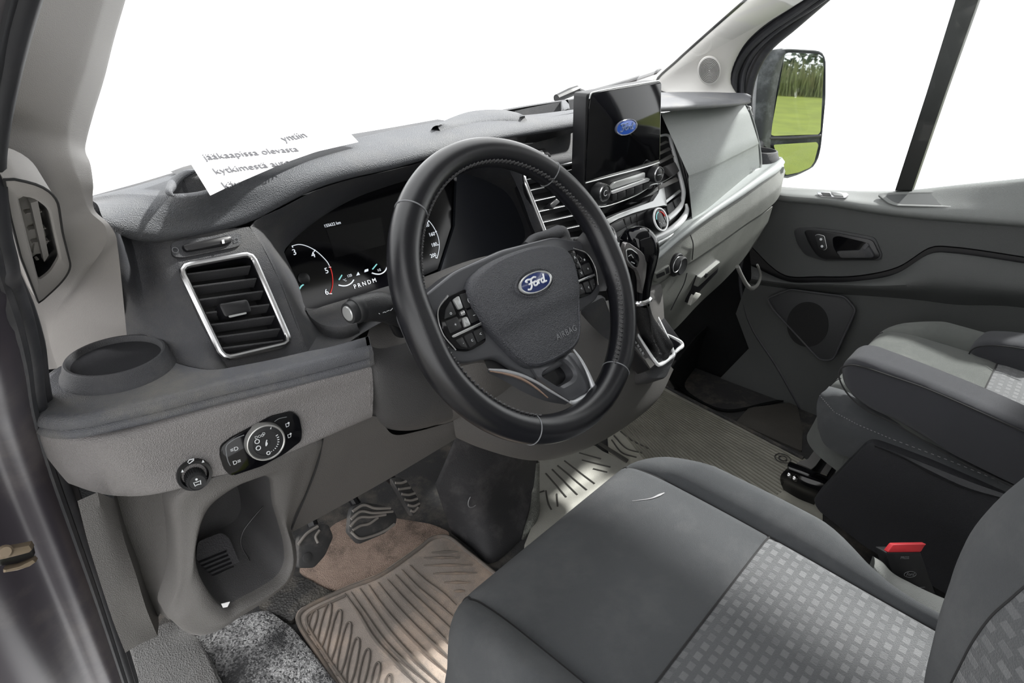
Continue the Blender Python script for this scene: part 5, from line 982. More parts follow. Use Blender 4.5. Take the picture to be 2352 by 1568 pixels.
# ================================================================== SEATS
def seat(name, label, cx, hw, yf, zt, taper, ins_y, ins_u=.69, depth=.62, bol=.026, insert=True, fab=None):
    """padded cushion: front lip at yf, top at about zt; u runs across (-1..1), v runs back"""
    t = thing(name, label, 'car seat', (cx, yf-.3, zt-.30))
    prof = [(.012, -.150, 0), (.004, -.105, 0), (.000, -.060, 0), (-.004, -.034, 0), (-.014, -.014, 0), (-.030, -.003, 0), (-.050, .001, 0), (-.085, .003, 0), (-.12, .003, 0), (-.18, .002, 0), (-.24, .000, 0), (-.30, -.003, 0), (-.38, -.008, 0), (-.46, -.012, 0), (-.54, -.014, 0), (-.62, -.012, 0)]
    prof = [tuple(q) for q in crom([(a, b, 0) for a, b, c in prof], 4)]
    us = sorted(set([round(u, 4) for u in np.linspace(-1, 1, 61)]+[-ins_u, ins_u])); 
    cols = [(-1.0, -.16), (-1.0, -.10), (-1.0, -.055)]+[(u, 0) for u in us]+[(1.0, -.055), (1.0, -.10), (1.0, -.16)]
    V = []; UV = []
    for (a, b, _) in prof:
        y = yf+a; back = max(0, -a); nar = taper*max(0, (back-.22)/.4)**1.3
        for u, drop in cols:
            au = abs(u); s = 1 if u > 0 else -1
            h = hw-(nar if u > 0 else nar*.4)
            e = max(0, (au-ins_u)/(1-ins_u))
            z = zt+b + bol*math.sin(min(1, e*1.25)*PI/1.6)*min(1, back/.10) - (.050*max(0, e-.55)**2/.2025 if b > -.1 else .01*e)
            z -= .006*math.exp(-((au-ins_u)/.018)**2)*(1 if back > .02 else .3)
            if insert: z -= .005*math.exp(-((back+ins_y)/.006)**2)*(1 if au < ins_u else 0)
            z += .008*(1-au*au)*min(1, back/.08)*(1-min(1, back/.6))
            z += drop*(1 if b > -.03 else .3)
            yy = y - .085*max(0, (au-.62)/.38)**2.6*(1 if back < .2 else max(0, 1-(back-.2)/.2))
            sm = min(1, max(0, (back-.27)/.17)); sm = sm*sm*(3-2*sm); nr_ = .05*sm if (u > 0 and taper > .05) else .01*sm
            x = cx+s*(hw*min(au, ins_u)+(hw*(1-ins_u)-nr_)*e*(1 if drop == 0 else 1.0+.012*min(1, -drop*10)))
            if u > 0 and taper > .05: z -= .030*sm*e
            V.append((x, yy, z)); UV.append((x-cx, -back))
    nu, nv = len(cols), len(prof); F = grid_faces(nv, nu)
    backs = [max(0, -a) for a, b, c in prof]
    ins = set()
    if insert:
        for j in range(nv-1):
            for i in range(nu-1):
                u0, u1 = cols[i][0], cols[i+1][0]
                if cols[i][1] == 0 and cols[i+1][1] == 0 and abs((u0+u1)/2) < ins_u and (backs[j]+backs[j+1])/2 > -ins_y: ins.add(j*(nu-1)+i)
    def sub(keep):
        ix = {}; vs, fs = [], []
        for k, f in enumerate(F):
            if (k in ins) != keep: continue
            g = []
            for v in f:
                if v not in ix: ix[v] = len(vs); vs.append(v)
                g.append(ix[v])
            fs.append(g)
        me = mesh_from([V[v] for v in vs], fs); ul = me.uv_layers.new(name='weave')
        for lp_ in me.loops: ul.data[lp_.index].uv = UV[vs[lp_.vertex_index]]
        return me
    link('seat_cushion', sub(False), fab or M_FABRIC, t, smooth=60)
    if insert: link('woven_insert', sub(True), M_WOVEN, t, smooth=60)
    A = np.array(V).reshape(nv, nu, 3)
    iu = [k for k, c in enumerate(cols) if c[1] == 0 and abs(abs(c[0])-ins_u) < 1e-3]
    for k in iu: link('cushion_seam', tube([A[j, k]+np.array([0, 0, .0008]) for j in range(12, nv)], .0013, 5, curve=False), M_SEAM, t)
    if insert:
        j = min(range(nv), key=lambda q: abs(backs[q]+ins_y)); link('insert_seam', tube([A[j, k]+np.array([0, 0, .001]) for k in range(iu[0], iu[1]+1)], .0014, 5, curve=False), M_SEAM, t)
    return t, A, cols
ds, DA, dcols = seat('driver_chair', 'nearest charcoal fabric driver seat with woven square pattern insert', -.376, .258, -.040, .357, .085, -.252)
# piping with pale stitches round the front left bolster
sid = [DA[j, 3] for j in range(10, 60)]
link('bolster_piping', tube([p+np.array([-.001, -.001, -.004]) for p in sid], .0016, 6, curve=False), M_SEAM, ds)
stt = []
for j in range(len(sid)-1):
    for q in (.2, .7):
        p = sid[j]*(1-q)+sid[j+1]*q+np.array([-.0035, -.001, -.010]); d = (sid[j+1]-sid[j]); d = d/np.linalg.norm(d); stt.append(tube([p, p+d*.0035], .0006, 4, curve=False))
link('bolster_stitches', join(*stt), M_STITCH, ds, kind='stuff')
link('chalk_streak', tube([at(1452, 1150, 'Z', .3665), at(1495, 1144, 'Z', .3665), at(1515, 1136, 'Z', .3665), at(1526, 1131, 'Z', .3665)], [.0003, .0009, .0020, .0006], 8, flat=.4, up=(0, 0, 1)), M_STITCH, ds, label='thin white chalk streak')
# backrest: only its inner bolster and the edge of the woven middle reach the frame
bk0 = [(2182, 1640, 'X', -.262), (2181, 1568, 'X', -.262), (2183, 1500, 'X', -.260), (2190, 1430, 'X', -.257), (2200, 1362, 'X', -.252), (2214, 1290, 'X', -.245), (2243, 1217, 'X', -.236), (2298, 1148, 'X', -.226), (2352, 1101, 'X', -.220), (2440, 1040, 'X', -.215), (2560, 980, 'X', -.21)]
R0_ = rail(bk0); 
bd = Vector((-.95, -.30, .05)).normalized()
R1_ = [p+Vector((-.035, -.012, .004)) for p in R0_]; R2_ = [p+Vector((-.075, -.034, -.002)) for p in R0_]
R2_ = rail([(2150, 1700, 'X', -.335), (2172, 1600, 'X', -.335), (2207, 1525, 'X', -.335), (2236, 1471, 'X', -.333), (2279, 1413, 'X', -.330), (2316, 1380, 'X', -.328), (2355, 1346, 'X', -.325), (2420, 1290, 'X', -.322), (2500, 1230, 'X', -.32), (2600, 1160, 'X', -.318), (2720, 1090, 'X', -.315)])
R1_ = [p*.5+q*.5+Vector((-.004, .022, .004)) for p, q in zip(R0_, R2_)]
R3_ = [p+Vector((-.06, -.045, .0)) for p in R2_]; R4_ = [p+Vector((-.16, -.06, .0)) for p in R2_]
Rb = [p+Vector((.015, -.06, 0)) for p in R0_]
link('backrest_bolster', loft([Rb, [p+Vector((.004, -.012, 0)) for p in R0_], R0_, R1_, R2_], 40, 5, curve_v=True), M_FABRIC, ds)
bi = loft([R2_, R3_, R4_], 40, 4); ul = bi.uv_layers.new(name='weave')
for lp_ in bi.loops: c = bi.vertices[lp_.vertex_index].co; ul.data[lp_.index].uv = (c.x-.3*c.y, c.z)
link('backrest_insert', bi, M_WOVEN, ds); link('backrest_seam', tube(R2_, .0014, 6), M_SEAM, ds)
# side shield of the driver's seat with the belt buckle beside it
ssp = [z10(838, 765), z10(880, 790), z10(960, 850), z10(1080, 930), z10(1190, 990), z10(1372, 1072), z10(1372, 1240), z10(1290, 1230), z10(1150, 1180), z10(1030, 1090), z10(940, 980), z10(880, 850)]
shu = rail([q+('X', -.105) for q in [z10(838, 765), z10(900, 800), z10(965, 870), z10(1080, 935), z10(1190, 990), z10(1385, 1072)]])
shl = rail([q+('X', -.150) for q in [z10(850, 830), z10(900, 900), z10(960, 985), z10(1050, 1080), z10(1190, 1190), z10(1385, 1250)]])
shd = [p+Vector((-.012, 0, -.035)) for p in shl]
link('seat_shield', loft([[p+Vector((.006, 0, -.09)) for p in shu], [p+Vector((.004, 0, -.004)) for p in shu], shu, [p*.5+q*.5+Vector((0, 0, .006)) for p, q in zip(shu, shl)], shl, shd], 30, 4, curve_v=True), mat('seat_shield_plastic', (.26, .27, .26), .5, 560, .3, .1, 9, dirt=DUST, dirt_amt=.3), ds)
bkl = thing('seat_belt_buckle', 'black seat belt buckle with a red release button beside the driver seat', 'seat belt buckle', tuple(at(*z10(1150, 1000), 'X', -.08)))
PBK = Plane(at(*z10(1040, 740), 'X', -.080), at(*z10(1148, 738), 'X', -.062)-at(*z10(925, 740), 'X', -.105), at(*z10(1040, 740), 'X', -.080)-at(*z10(1100, 960), 'X', -.080))
if PBK.n.dot(CP-PBK.o) < 0: PBK = Plane(PBK.o, PBK.a, -PBK.b)
bq = lambda L, d=0: [PBK.px(*z10(*q), d) for q in L]
bf = bq([(925, 740), (1146, 738), (1255, 1045), (1190, 1000), (1080, 935), (968, 885)])
link('buckle_body', slab(rounded(bf, .002), PBK.n, -.020, 0, .0025), M_BLACK, bkl)
link('release_button', slab(rounded(bq([(930, 738), (1144, 736), (1165, 700), (1180, 686), (968, 690)], -.001), .002), PBK.n, -.006, .001, .001), M_RED, bkl)
bku = (bf[1]-bf[0]).normalized(); bm_ = frame3(PBK.px(*z10(1078, 880), .0006), bku, PBK.b)
link('maker_oval', tube(circ(bm_, .0085, 28, sx=1.0) if False else [bm_ @ Vector((.0095*math.cos(t), .0042*math.sin(t), 0)) for t in np.linspace(0, 2*PI, 28, endpoint=False)], .0004, 5, closed=True), M_GREYPRINT, bkl)
text('Ford', bm_, .0068, M_GREYPRINT, bkl, shear=.3)
text('PRESS', frame3(PBK.px(*z10(1045, 775), .0006), bku, PBK.b), .0055, M_GREYPRINT, bkl)
link('buckle_line', tube(bq([(1085, 968), (1172, 960)], .0006), .0004, 5, curve=False), M_GREYPRINT, bkl)

# --- passenger seat with two folded down armrests on a boxed pedestal
psn, PA_, pcols = seat('passenger_chair', 'charcoal fabric passenger seat with twin armrests beside the far door', .475, .235, -.205, .368, .03, -.245, .62, bol=.030, fab=M_DUSTY_LIT)
arms = mat('armrest_fabric', (.040, .041, .047), .95, 1500, .5, .1, 10, spec=.2, sheen=.12)
def armrest(L, X, th):
    P = rail([z8(*q) for q in L], 'X', X); return link('armrest', slab(rounded(P, .012, 4), (-1, 0, 0), -th, 0, .020, 5), arms, psn)
armrest([(985, 650), (1010, 610), (1060, 585), (1130, 590), (1300, 655), (1500, 735), (1800, 860), (2130, 1010), (2140, 1400), (2030, 1352), (1700, 1195), (1330, 980), (1150, 895), (1050, 815), (990, 735)], .205, .075)
al = rail([z8(*q)+('X', .2035) for q in [(2030, 1352), (1700, 1195), (1330, 980), (1150, 892), (1052, 812), (1000, 735), (985, 680), (1000, 640), (1060, 622), (1150, 640), (1300, 690), (1500, 760), (1800, 890), (2130, 1040)]])
link('armrest_piping', tube(al, .0016, 6), M_SEAM, psn)
armrest([(1755, 560), (1775, 515), (1840, 485), (1960, 488), (2130, 510), (2200, 530), (2200, 860), (2100, 815), (1980, 770), (1850, 690), (1775, 625)], .60, .075)
al = rail([z8(*q)+('X', .599) for q in [(2200, 545), (2000, 512), (1880, 506), (1800, 520), (1765, 560), (1790, 640), (1850, 695), (1980, 770), (2100, 815)]])
link('armrest_piping', tube(al, .0014, 6), M_SEAM, psn)
# front apron of the cushion: lower padded roll under the seat edge
apr = [rail([z8(*q)+('X', .245) for q in [(905, 772), (1000, 800), (1150, 880), (1330, 965), (1650, 1130), (2030, 1330)]]), rail([z8(*q)+('X', .228) for q in [(872, 800), (960, 900), (1100, 975), (1300, 1060), (1650, 1190), (2030, 1345)]]), rail([z8(*q)+('X', .222) for q in [(852, 860), (900, 960), (1040, 1040), (1250, 1110), (1600, 1230), (2000, 1390)]]), rail([z8(*q)+('X', .228) for q in [(858, 1000), (900, 1100), (1010, 1165), (1200, 1200), (1600, 1330), (2000, 1460)]])]
link('seat_apron', loft([[p+Vector((.02, 0, .0)) for p in apr[0]]]+apr, 40, 5, curve_v=True), M_FABRIC, psn)
link('apron_front', loft([rail([(1995, 870, 'Y', -.196), (1940, 868, 'Y', -.196), (1905, 890, 'Y', -.200)]), rail([(1975, 930, 'Y', -.185), (1910, 930, 'Y', -.186), (1884, 925, 'Y', -.198)]), rail([(1975, 1010, 'Y', -.20), (1920, 1010, 'Y', -.20), (1884, 990, 'Y', -.205)])], 20, 4), M_FABRIC, psn)
asx = []
for k in range(46):
    t = k/46; a = apr[1]; i = t*(len(a)-1); i0 = int(i); p = a[i0].lerp(a[min(i0+1, len(a)-1)], i-i0)+Vector((-.003, 0, .0)); q = a[i0].lerp(a[min(i0+1, len(a)-1)], min(1, i-i0+.05))+Vector((-.003, 0, .0)); asx.append(tube([p, q], .0006, 4, curve=False))
link('apron_stitches', join(*asx), M_STITCH, psn, kind='stuff')
ped = thing('seat_pedestal', 'black moulded pedestal box carrying the passenger seat', 'seat pedestal', tuple(at(*z10(900, 600), 'X', .20)))
pp = rail([z10(*q)+('X', .205) for q in [(770, 75), (800, 52), (835, 48), (900, 68), (1200, 180), (1500, 310), (1720, 410), (1760, 1000), (1450, 1100), (1200, 950), (800, 720), (490, 480), (455, 410)]])
link('pedestal_side', slab(rounded(pp, .01, 3), (-1, 0, 0), -.05, 0, .006), mat('pedestal_black_plastic', (.014, .0145, .018), .7, 620, .4, .2, 10), ped)
link('pedestal_edge', loft([rail([z10(*q)+('X', .200) for q in [(850, 55), (1000, 110), (1200, 190), (1450, 290), (1690, 375)]]), rail([z10(*q)+('X', .194) for q in [(852, 62), (1010, 125), (1190, 215), (1440, 330), (1665, 395)]]), rail([z10(*q)+('X', .201) for q in [(852, 70), (1020, 140), (1200, 240), (1440, 345), (1660, 402)]])], 30, 3), mat('pedestal_edge_plastic', (.035, .036, .040), .6, 620, .4, .1), ped)
brk = thing('seat_rail_bracket', 'glossy black steel seat rail bracket at the pedestal front', 'bracket', tuple(at(*z10(300, 300), 'Z', .02)))
br_ = [at(*z10(*q), 'Z', .075) for q in [(300, 182), (318, 168), (420, 210), (560, 268), (545, 300), (420, 258), (305, 215)]]
link('bracket_top', slab(rounded(br_, .004), (0, 0, 1), -.004, .002, .001), M_GLOSS, brk)
BX = [at(*z10(*q), 'X', .335) for q in [(262, 262), (300, 205), (560, 300), (500, 400), (420, 370), (290, 330)]]
link('bracket_body', loft([[p+Vector((0, 0, .0)) for p in rail([z10(*q)+('Z', .07) for q in [(300, 205), (420, 255), (555, 305)]])], rail([z10(*q)+('Z', .045) for q in [(262, 245), (400, 318), (520, 360)]]), rail([z10(*q)+('Z', .01) for q in [(255, 290), (380, 352), (490, 400)]]), rail([z10(*q)+('Z', -.02) for q in [(275, 345), (370, 400), (470, 440)]])], 20, 4, curve_v=True), M_GLOSS, brk)
for q in ((318, 248), (352, 270)): link('bolt_head', lathe([(.0075, 0), (.0075, .002), (.004, .005), (0, .0055)], frame3(at(*z10(*q), 'Z', .055), (.6, -.6, 0), (.3, .3, .8)), 14), M_CHROME, brk)
link('slide_rail', slab(rounded([at(*z10(*q), 'Z', .04) for q in [(355, 172), (430, 150), (500, 55), (560, 75), (480, 190), (450, 215)]], .004), (0, 0, 1), -.003, .001), M_METAL, brk)
link('slide_rail', slab([at(*z10(*q), 'Z', .02) for q in [(510, 235), (590, 115), (630, 128), (550, 250)]], (0, 0, 1), -.003, .001), M_METAL, brk)
link('bracket_slot', slab([at(*z10(*q), 'Z', .012) for q in [(445, 218), (560, 80), (680, 130), (560, 270)]], (0, 0, 1), -.003, .001), M_BLACK, brk)

# ================================================================== FLOOR COVERINGS AND PEDALS
def fpoly(L, z=None, zf=None): return [at(*(zf(*q) if zf else q), 'Z', FZ+.003 if z is None else z) for q in L]
def piece(nm, L, m, zf, z0, th, par=None, bev=.002, r=.006):
    return link(nm, slab(rounded(fpoly(L, z0+th, zf), r, 3), (0, 0, 1), -th, 0, bev), m, par)
trm = struct(piece('trim_2', [(735, 1310), (800, 1290), (870, 1250), (990, 1195), (1060, 1220), (1150, 1290), (1215, 1400), (1300, 1600), (800, 1600)], mat('sill_vinyl', (.11, .108, .106), .6, 240, .9, .25, 14, dirt=(.06, .055, .05), dirt_amt=.5, dirt_scale=10), z3, FZ+.02, .05, None, .008, .012))
stp = piece('step_carpet', [(1040, 1300), (1150, 1290), (1420, 1160), (1560, 1130), (1700, 1230), (1800, 1350), (1990, 1600), (1310, 1600), (1215, 1400)], M_GRANULAR, z3, FZ, .025, None, .008, .012); tag(stp, 'speckled grey vinyl footwell step left of the driver mat', 'step cover')
s2_ = piece('footwell_vinyl', [(1500, 1110), (1700, 940), (1800, 960), (1960, 1050), (1760, 1120), (1700, 1210), (1640, 1180)], mat('leathery_footwell_vinyl', (.035, .034, .033), .55, 130, 1.0, .3, 14, dirt=(.20, .18, .15), dirt_amt=.6, dirt_scale=16), z3, FZ, .012, None, .003, .006); tag(s2_, 'crinkled black footwell vinyl between cubby and driver mat', 'floor vinyl')
mud = piece('muddy_carpet', [(330, 850), (420, 760), (560, 560), (700, 500), (960, 520), (1200, 560), (1310, 610), (1290, 660), (1100, 720), (860, 890), (620, 980), (510, 960)], M_MUD, z11, FZ, .006, None, .002, .02); tag(mud, 'brown muddy carpet patch under the pedals', 'carpet')
dm = thing('driver_floor_mat', 'muddy ribbed rubber floor mat in the driver footwell', 'floor mat', tuple(at(*z11(900, 1250), 'Z', FZ)))
MZ = FZ+.014
link('mat_base', slab(rounded(fpoly([(318, 1150), (345, 1095), (640, 950), (860, 868), (1100, 700), (1190, 632), (1290, 622), (1420, 720), (1560, 830), (1900, 1100), (1700, 1700), (680, 1700), (560, 1568)], MZ, z11), .012, 4), (0, 0, 1), -.012, 0, .004), M_MAT, dm)
def mt(L, z=.0015, zf=z11): return fpoly(L, MZ+z, zf)
link('mat_border', tube(mt([(600, 1590), (480, 1400), (345, 1170), (370, 1110), (640, 975), (860, 888), (1110, 715), (1195, 650), (1285, 640), (1420, 738), (1600, 880)]), .0042, 8), M_RIB, dm)
link('mat_border', tube(mt([(660, 1590), (520, 1390), (395, 1165), (420, 1125), (640, 1015)]), .0028, 8), M_RIB, dm)
for L in [[(640, 1000), (730, 1130), (830, 1290), (980, 1450), (1110, 1580)], [(680, 992), (770, 1130), (900, 1310), (1030, 1440), (1180, 1570)], [(735, 968), (830, 1110), (950, 1270), (1100, 1430), (1250, 1570)], [(790, 945), (880, 1080), (1010, 1230), (1170, 1390), (1330, 1530)], [(850, 930), (950, 1060), (1090, 1210), (1250, 1360), (1340, 1440)], [(910, 912), (1010, 1030), (1140, 1160), (1330, 1340)], [(960, 882), (1060, 995), (1190, 1115), (1340, 1250)], [(1000, 848), (1100, 960), (1220, 1060), (1340, 1160)], [(1050, 820), (1150, 920), (1260, 1000), (1345, 1075)]]:
    link('mat_rib', tube(mt(L), [.001, .0030, .0034, .0030, .001], 8), M_RIB, dm)
for a, b in [((452, 1110), (420, 1250)), ((540, 1070), (480, 1340)), ((605, 1112), (540, 1425)), ((665, 1190), (602, 1510)), ((718, 1290), (665, 1575)), ((785, 1360), (738, 1600)), ((850, 1445), (820, 1610)), ((925, 1520), (915, 1620))]:
    dx = 15; link('mat_loop_rib', tube(mt([(a[0]-dx, a[1]+8), (a[0], a[1]-8), (a[0]+dx, a[1]+8), (b[0]+dx, b[1]-8), (b[0], b[1]+8), (b[0]-dx, b[1]-8)]), .0019, 6, closed=True, steps=4), M_RIB, dm)
for a, b in [((1190, 740), (1360, 735)), ((1140, 775), (1370, 772)), ((1140, 822), (1450, 820)), ((1200, 875), (1480, 870)), ((1270, 930), (1440, 930)), ((1330, 985), (1400, 985))]:
    m_ = ((a[0]+b[0])/2, (a[1]+b[1])/2); link('mat_cross_rib', tube(mt([a, m_, b]), [.001, .0032, .001], 8, n=9), M_RIB, dm)
# scuffed side wall of the console down to the floor
kick = [rail([(1046, 1002, 'X', -.20), (1100, 1024, 'X', -.16), (1165, 1045, 'X', -.10), (1232, 1058, 'X', .0)]), rail([(1000, 1110, 'X', -.25), (1090, 1130, 'X', -.19), (1160, 1140, 'X', -.11), (1226, 1130, 'X', -.02)]), [at(1040, 1222, 'Z', FZ), at(1085, 1258, 'Z', FZ), at(1125, 1294, 'Z', FZ), at(1195, 1240, 'Z', FZ)]]
kk_ = link('tunnel_carpet', loft([[p+Vector((0, .05, .05)) for p in kick[0]]]+kick, 30, 5), M_KICK); tag(solid(kk_, .004), 'scuffed black tunnel side carpet between pedals and console', 'tunnel trim')
link('grommet', tube([kick[1][1].lerp(kick[2][1], .15)+Vector((-.006+.018*math.cos(t), -.006, .018*math.sin(t)+.01)) for t in np.linspace(2.2, 5.2, 14)], .0010, 5), M_STITCH, None)
tag(bpy.data.objects['grommet'], 'thin pale ring mark on the black tunnel side', 'ring mark')
kedge = rail([(1230, 1060, 'X', .0), (1228, 1130, 'X', -.02), (1226, 1180, 'X', -.06), (1196, 1240, 'X', -.125)])
kw = link('worn_tunnel_edge', tube(kedge, [.010, .012, .013, .008], 12), mat('chipped_edge_paint', (.085, .088, .078), .6, 200, .6, .4, 20, dirt=(.34, .35, .31), dirt_amt=.8, dirt_scale=30)); tag(kw, 'chipped worn front edge of the black tunnel side', 'tunnel edge')
tp = thing('tunnel_mat', 'pale dusty rubber mat with cut grooves between the seats and console', 'floor mat', tuple(at(1300, 1110, 'Z', FZ)))
TZ = FZ+.010
link('tunnel_mat_base', slab(rounded(fpoly([(640, 150), (800, 130), (1010, 58), (1060, 95), (1215, 165), (1260, 200), (900, 560), (560, 700), (600, 600), (640, 500), (665, 450), (630, 380)], TZ, z9), .006), (0, 0, 1), -.010, 0, .003), M_TUNNEL, tp)
gm = mat('groove_shadow_rubber', (.050, .048, .043), .8)
for L in [[(700, 240), (830, 390)], [(740, 215), (900, 375)], [(775, 190), (960, 345)], [(818, 160), (1010, 305)], [(912, 110), (1050, 148)], [(930, 155), (1110, 200)], [(1000, 210), (1090, 232)], [(700, 350), (715, 430), (735, 470)], [(770, 370), (775, 450)], [(645, 365), (690, 350)]]:
    link('mat_groove', tube(fpoly(L, TZ+.0004, z9), .0022, 6, curve=len(L) > 2), gm, tp)
link('mat_edge_strip', slab(fpoly([(1030, 48), (1045, 40), (1225, 150), (1212, 166)], TZ+.004, z9), (0, 0, 1), -.004, 0), gm, tp)
pmt = thing('passenger_floor_mat', 'dusty fine ribbed rubber mat across the passenger footwell', 'floor mat', tuple(at(1650, 1000, 'Z', FZ)))
PZ = FZ+.008
link('mat_base', slab(fpoly([(1395, 985), (1440, 945), (1526, 885), (1560, 903), (1700, 975), (1845, 1050), (1890, 1075), (1890, 1230), (1600, 1230), (1440, 1070), (1420, 1052), (1398, 1040)], PZ), (0, 0, 1), -.008, 0, .002), M_PMAT, pmt)
link('mat_far_edge', tube(fpoly([(1526, 885), (1560, 904), (1700, 976), (1845, 1052)], PZ+.003), .005, 8), M_FLOOR, pmt)
A0, A1, B0, B1 = [Vector(q) for q in fpoly([(1415, 975), (1520, 893), (1620, 1240), (1880, 1075)], PZ+.0006)]
for k in range(34):
    t = (k+.5)/34; link('mat_fine_rib', tube([A0.lerp(A1, t), A0.lerp(A1, t).lerp(B0.lerp(B1, t), .5), B0.lerp(B1, t)], .0022, 6, curve=False), mat('mat_rib_dark_rubber', (.20, .193, .165), .9, 0, 0, .3, 12, spec=.15), pmt)
for r_ in (.020, .010): link('stamped_ring', tube([at(1798, 1052, 'Z', PZ+.0035)+Vector((r_*math.cos(t), r_*math.sin(t), 0)) for t in np.linspace(0, 2*PI, 28, endpoint=False)], .0014, 6, closed=True), M_FLOOR, pmt)
for L in [[(1405, 1010), (1430, 1040), (1462, 1050)], [(1410, 1000), (1440, 1030), (1475, 1040)], [(1425, 990), (1450, 1010), (1490, 1030)]]: link('front_groove', tube(fpoly(L, PZ+.001), .002, 6), gm, pmt)
ffl = piece('far_footwell_floor', [(1690, 968), (1720, 935), (1830, 922), (1845, 990), (1842, 1035)], mat('brown_dusty_floor', (.055, .050, .044), .7, 300, .3, .3, 12), lambda x, y: (x, y), FZ, .006); tag(ffl, 'brownish dusty floor strip beside the passenger door', 'floor strip')
# black liner of the passenger footwell and a hanging bracket under the dash
ln = [rail([(1530, 860, 'Y', .26), (1600, 770, 'Y', .30), (1690, 690, 'Y', .34), (1760, 620, 'Y', .36)]), rail([(1545, 885, 'Y', .28), (1640, 860, 'Y', .36), (1740, 800, 'Y', .40), (1790, 760, 'Y', .42)]), fpoly([(1550, 892), (1660, 945), (1760, 930), (1830, 915)])]
lw = link('footwell_liner', loft(ln, 24, 6, curve_v=True), M_WELL); tag(solid(lw, .004), 'black moulded liner at the front of the passenger footwell', 'footwell liner')
br2 = thing('grab_bracket', 'pale looped bracket hanging under the passenger side of the dash', 'bracket', tuple(at(*z8(470, 160), 'Y', .105)))
link('bracket_loop', tube(rail([z8(*q)+('Y', .105) for q in [(375, 30), (400, 85), (435, 145), (465, 162), (500, 135), (515, 90), (495, 20)]]), [.005, .005, .0055, .006, .004, .0035, .003], 10), mat('loop_grey', (.22, .22, .21), .45), br2)
# pedals
PEDP = []
def pedal(nm, label, L, ribs, y, tiltz, arm, rel=.004):
    PP = Plane(at(*z11(*L[0]), 'Y', y), (1, .1, 0), (0, tiltz, 1)); t = thing(nm, label, 'pedal', tuple(PP.px(*z11(*L[0]))))
    if PP.n.dot(CP-PP.o) < 0: PP = Plane(PP.o, PP.a, -PP.b)
    PEDP.append(PP)
    link('pedal_pad', slab(rounded([PP.px(*z11(*q)) for q in L], .006, 3), PP.n, -.012, 0, .004), M_PEDAL, t)
    for R in ribs: link('pedal_rib', tube([PP.px(*z11(*q), .001) for q in R], .0028, 8), M_PEDALRIB, t)
    link('pedal_arm', tube([PP.px(*z11(*q), -.014) for q in arm], .010, 10), M_BLACK, t); return t
pedal('brake_pedal', 'wide worn brake pedal with wavy rubber ribs', [(675, 500), (690, 450), (760, 422), (870, 440), (940, 455), (975, 510), (970, 560), (900, 620), (735, 690), (665, 615)],
      [[(690, 480), (760, 440), (830, 460), (930, 460)], [(680, 530), (740, 480), (820, 490), (945, 480)], [(675, 575), (730, 520), (810, 515), (900, 500)], [(690, 600), (740, 570), (790, 560), (850, 520)], [(680, 610), (730, 650), (800, 640), (900, 600), (955, 560)]], .40, .55, [(720, 450), (690, 400), (660, 360)])
pedal('accelerator_pedal', 'narrow accelerator pedal with worn pale wavy ribs', [(930, 270), (985, 260), (1040, 290), (1110, 400), (1125, 445), (1075, 515), (1050, 480), (975, 350)],
      [[(960, 300), (1000, 300), (1030, 290)], [(980, 340), (1020, 335), (1055, 330)], [(1000, 370), (1045, 375), (1085, 365)], [(1020, 405), (1060, 410), (1100, 400)], [(1040, 440), (1080, 445), (1112, 430)], [(1058, 475), (1080, 480), (1105, 455)]], .44, .6, [(950, 290), (890, 240), (840, 200)])
fr_ = pedal('footrest', 'black moulded footrest at the far left of the pedals', [(345, 640), (460, 560), (540, 560), (572, 640), (520, 760), (450, 838), (345, 838)], [[(345, 690), (400, 620), (470, 575)], [(480, 600), (455, 640), (470, 680)]], .44, .7, [(450, 600), (430, 540), (420, 500)])
fr_pl = PEDP[-1]
link('footrest_bolt', lathe([(.009, 0), (.009, .004), (.005, .005)], frame3(fr_pl.px(*z11(400, 775), .0), fr_pl.a, fr_pl.b), 16), M_PEDAL, fr_)

# ================================================================== RIGHT FRONT PILLAR, DOOR, WINDOWS, MIRROR
rp_in = rail([(1560, 222, 'X', .74), (1516, 205, 'X', .745), (1515, 186, 'X', .745), (1560, 142, 'X', .742), (1620, 88, 'X', .736), (1723, -2, 'X', .728), (1870, -130, 'X', .715), (2180, -400, 'X', .69)])
rp_out = rail([(1690, 222, 'X', .815), (1678, 205, 'X', .815), (1672, 190, 'X', .815), (1676, 160, 'X', .815), (1700, 110, 'X', .812), (1742, 66, 'X', .808), (1850, -6, 'X', .80), (2010, -130, 'X', .785), (2358, -400, 'X', .76)])
rp_in = resample(crom(rp_in, 6), 60); rp_out = resample(crom(rp_out, 6), 60); rm_ = rp_in*.5+rp_out*.5+np.array([-.012, -.004, 0])
struct(link('trim_3', loft([rp_in+np.array([.01, .03, 0]), rp_in, rm_, rp_out, rp_out+np.array([.05, .015, 0])], 60, 5, curve_u=False, curve_v=True), M_RIGHTPIL))
struct(link('trim_4', tube(rp_in+np.array([.0, .010, .0]), .0035, 8, curve=False), M_BLACK))
tw = thing('pillar_tweeter', 'round pale tweeter grille on the right windscreen pillar', 'speaker', tuple(at(1629, 162, 'X', .775)))
TWP = Plane(at(1629, 162, 'X', .756), at(1660, 162, 'X', .772)-at(1598, 162, 'X', .742), at(1645, 130, 'X', .752)-at(1614, 195, 'X', .760))
if TWP.n.dot(CP-TWP.o) < 0: TWP = Plane(TWP.o, TWP.a, -TWP.b)
tw_r = (TWP.px(1629, 129)-TWP.px(1629, 195)).length/2*.98; ell = [TWP.px(1629+27*math.cos(t), 162+33*math.sin(t), 0) for t in np.linspace(0, 2*PI, 40, endpoint=False)]
link('grille_disc', slab(ell, TWP.n, -.004, .003, .002), M_RIGHTPIL, tw)
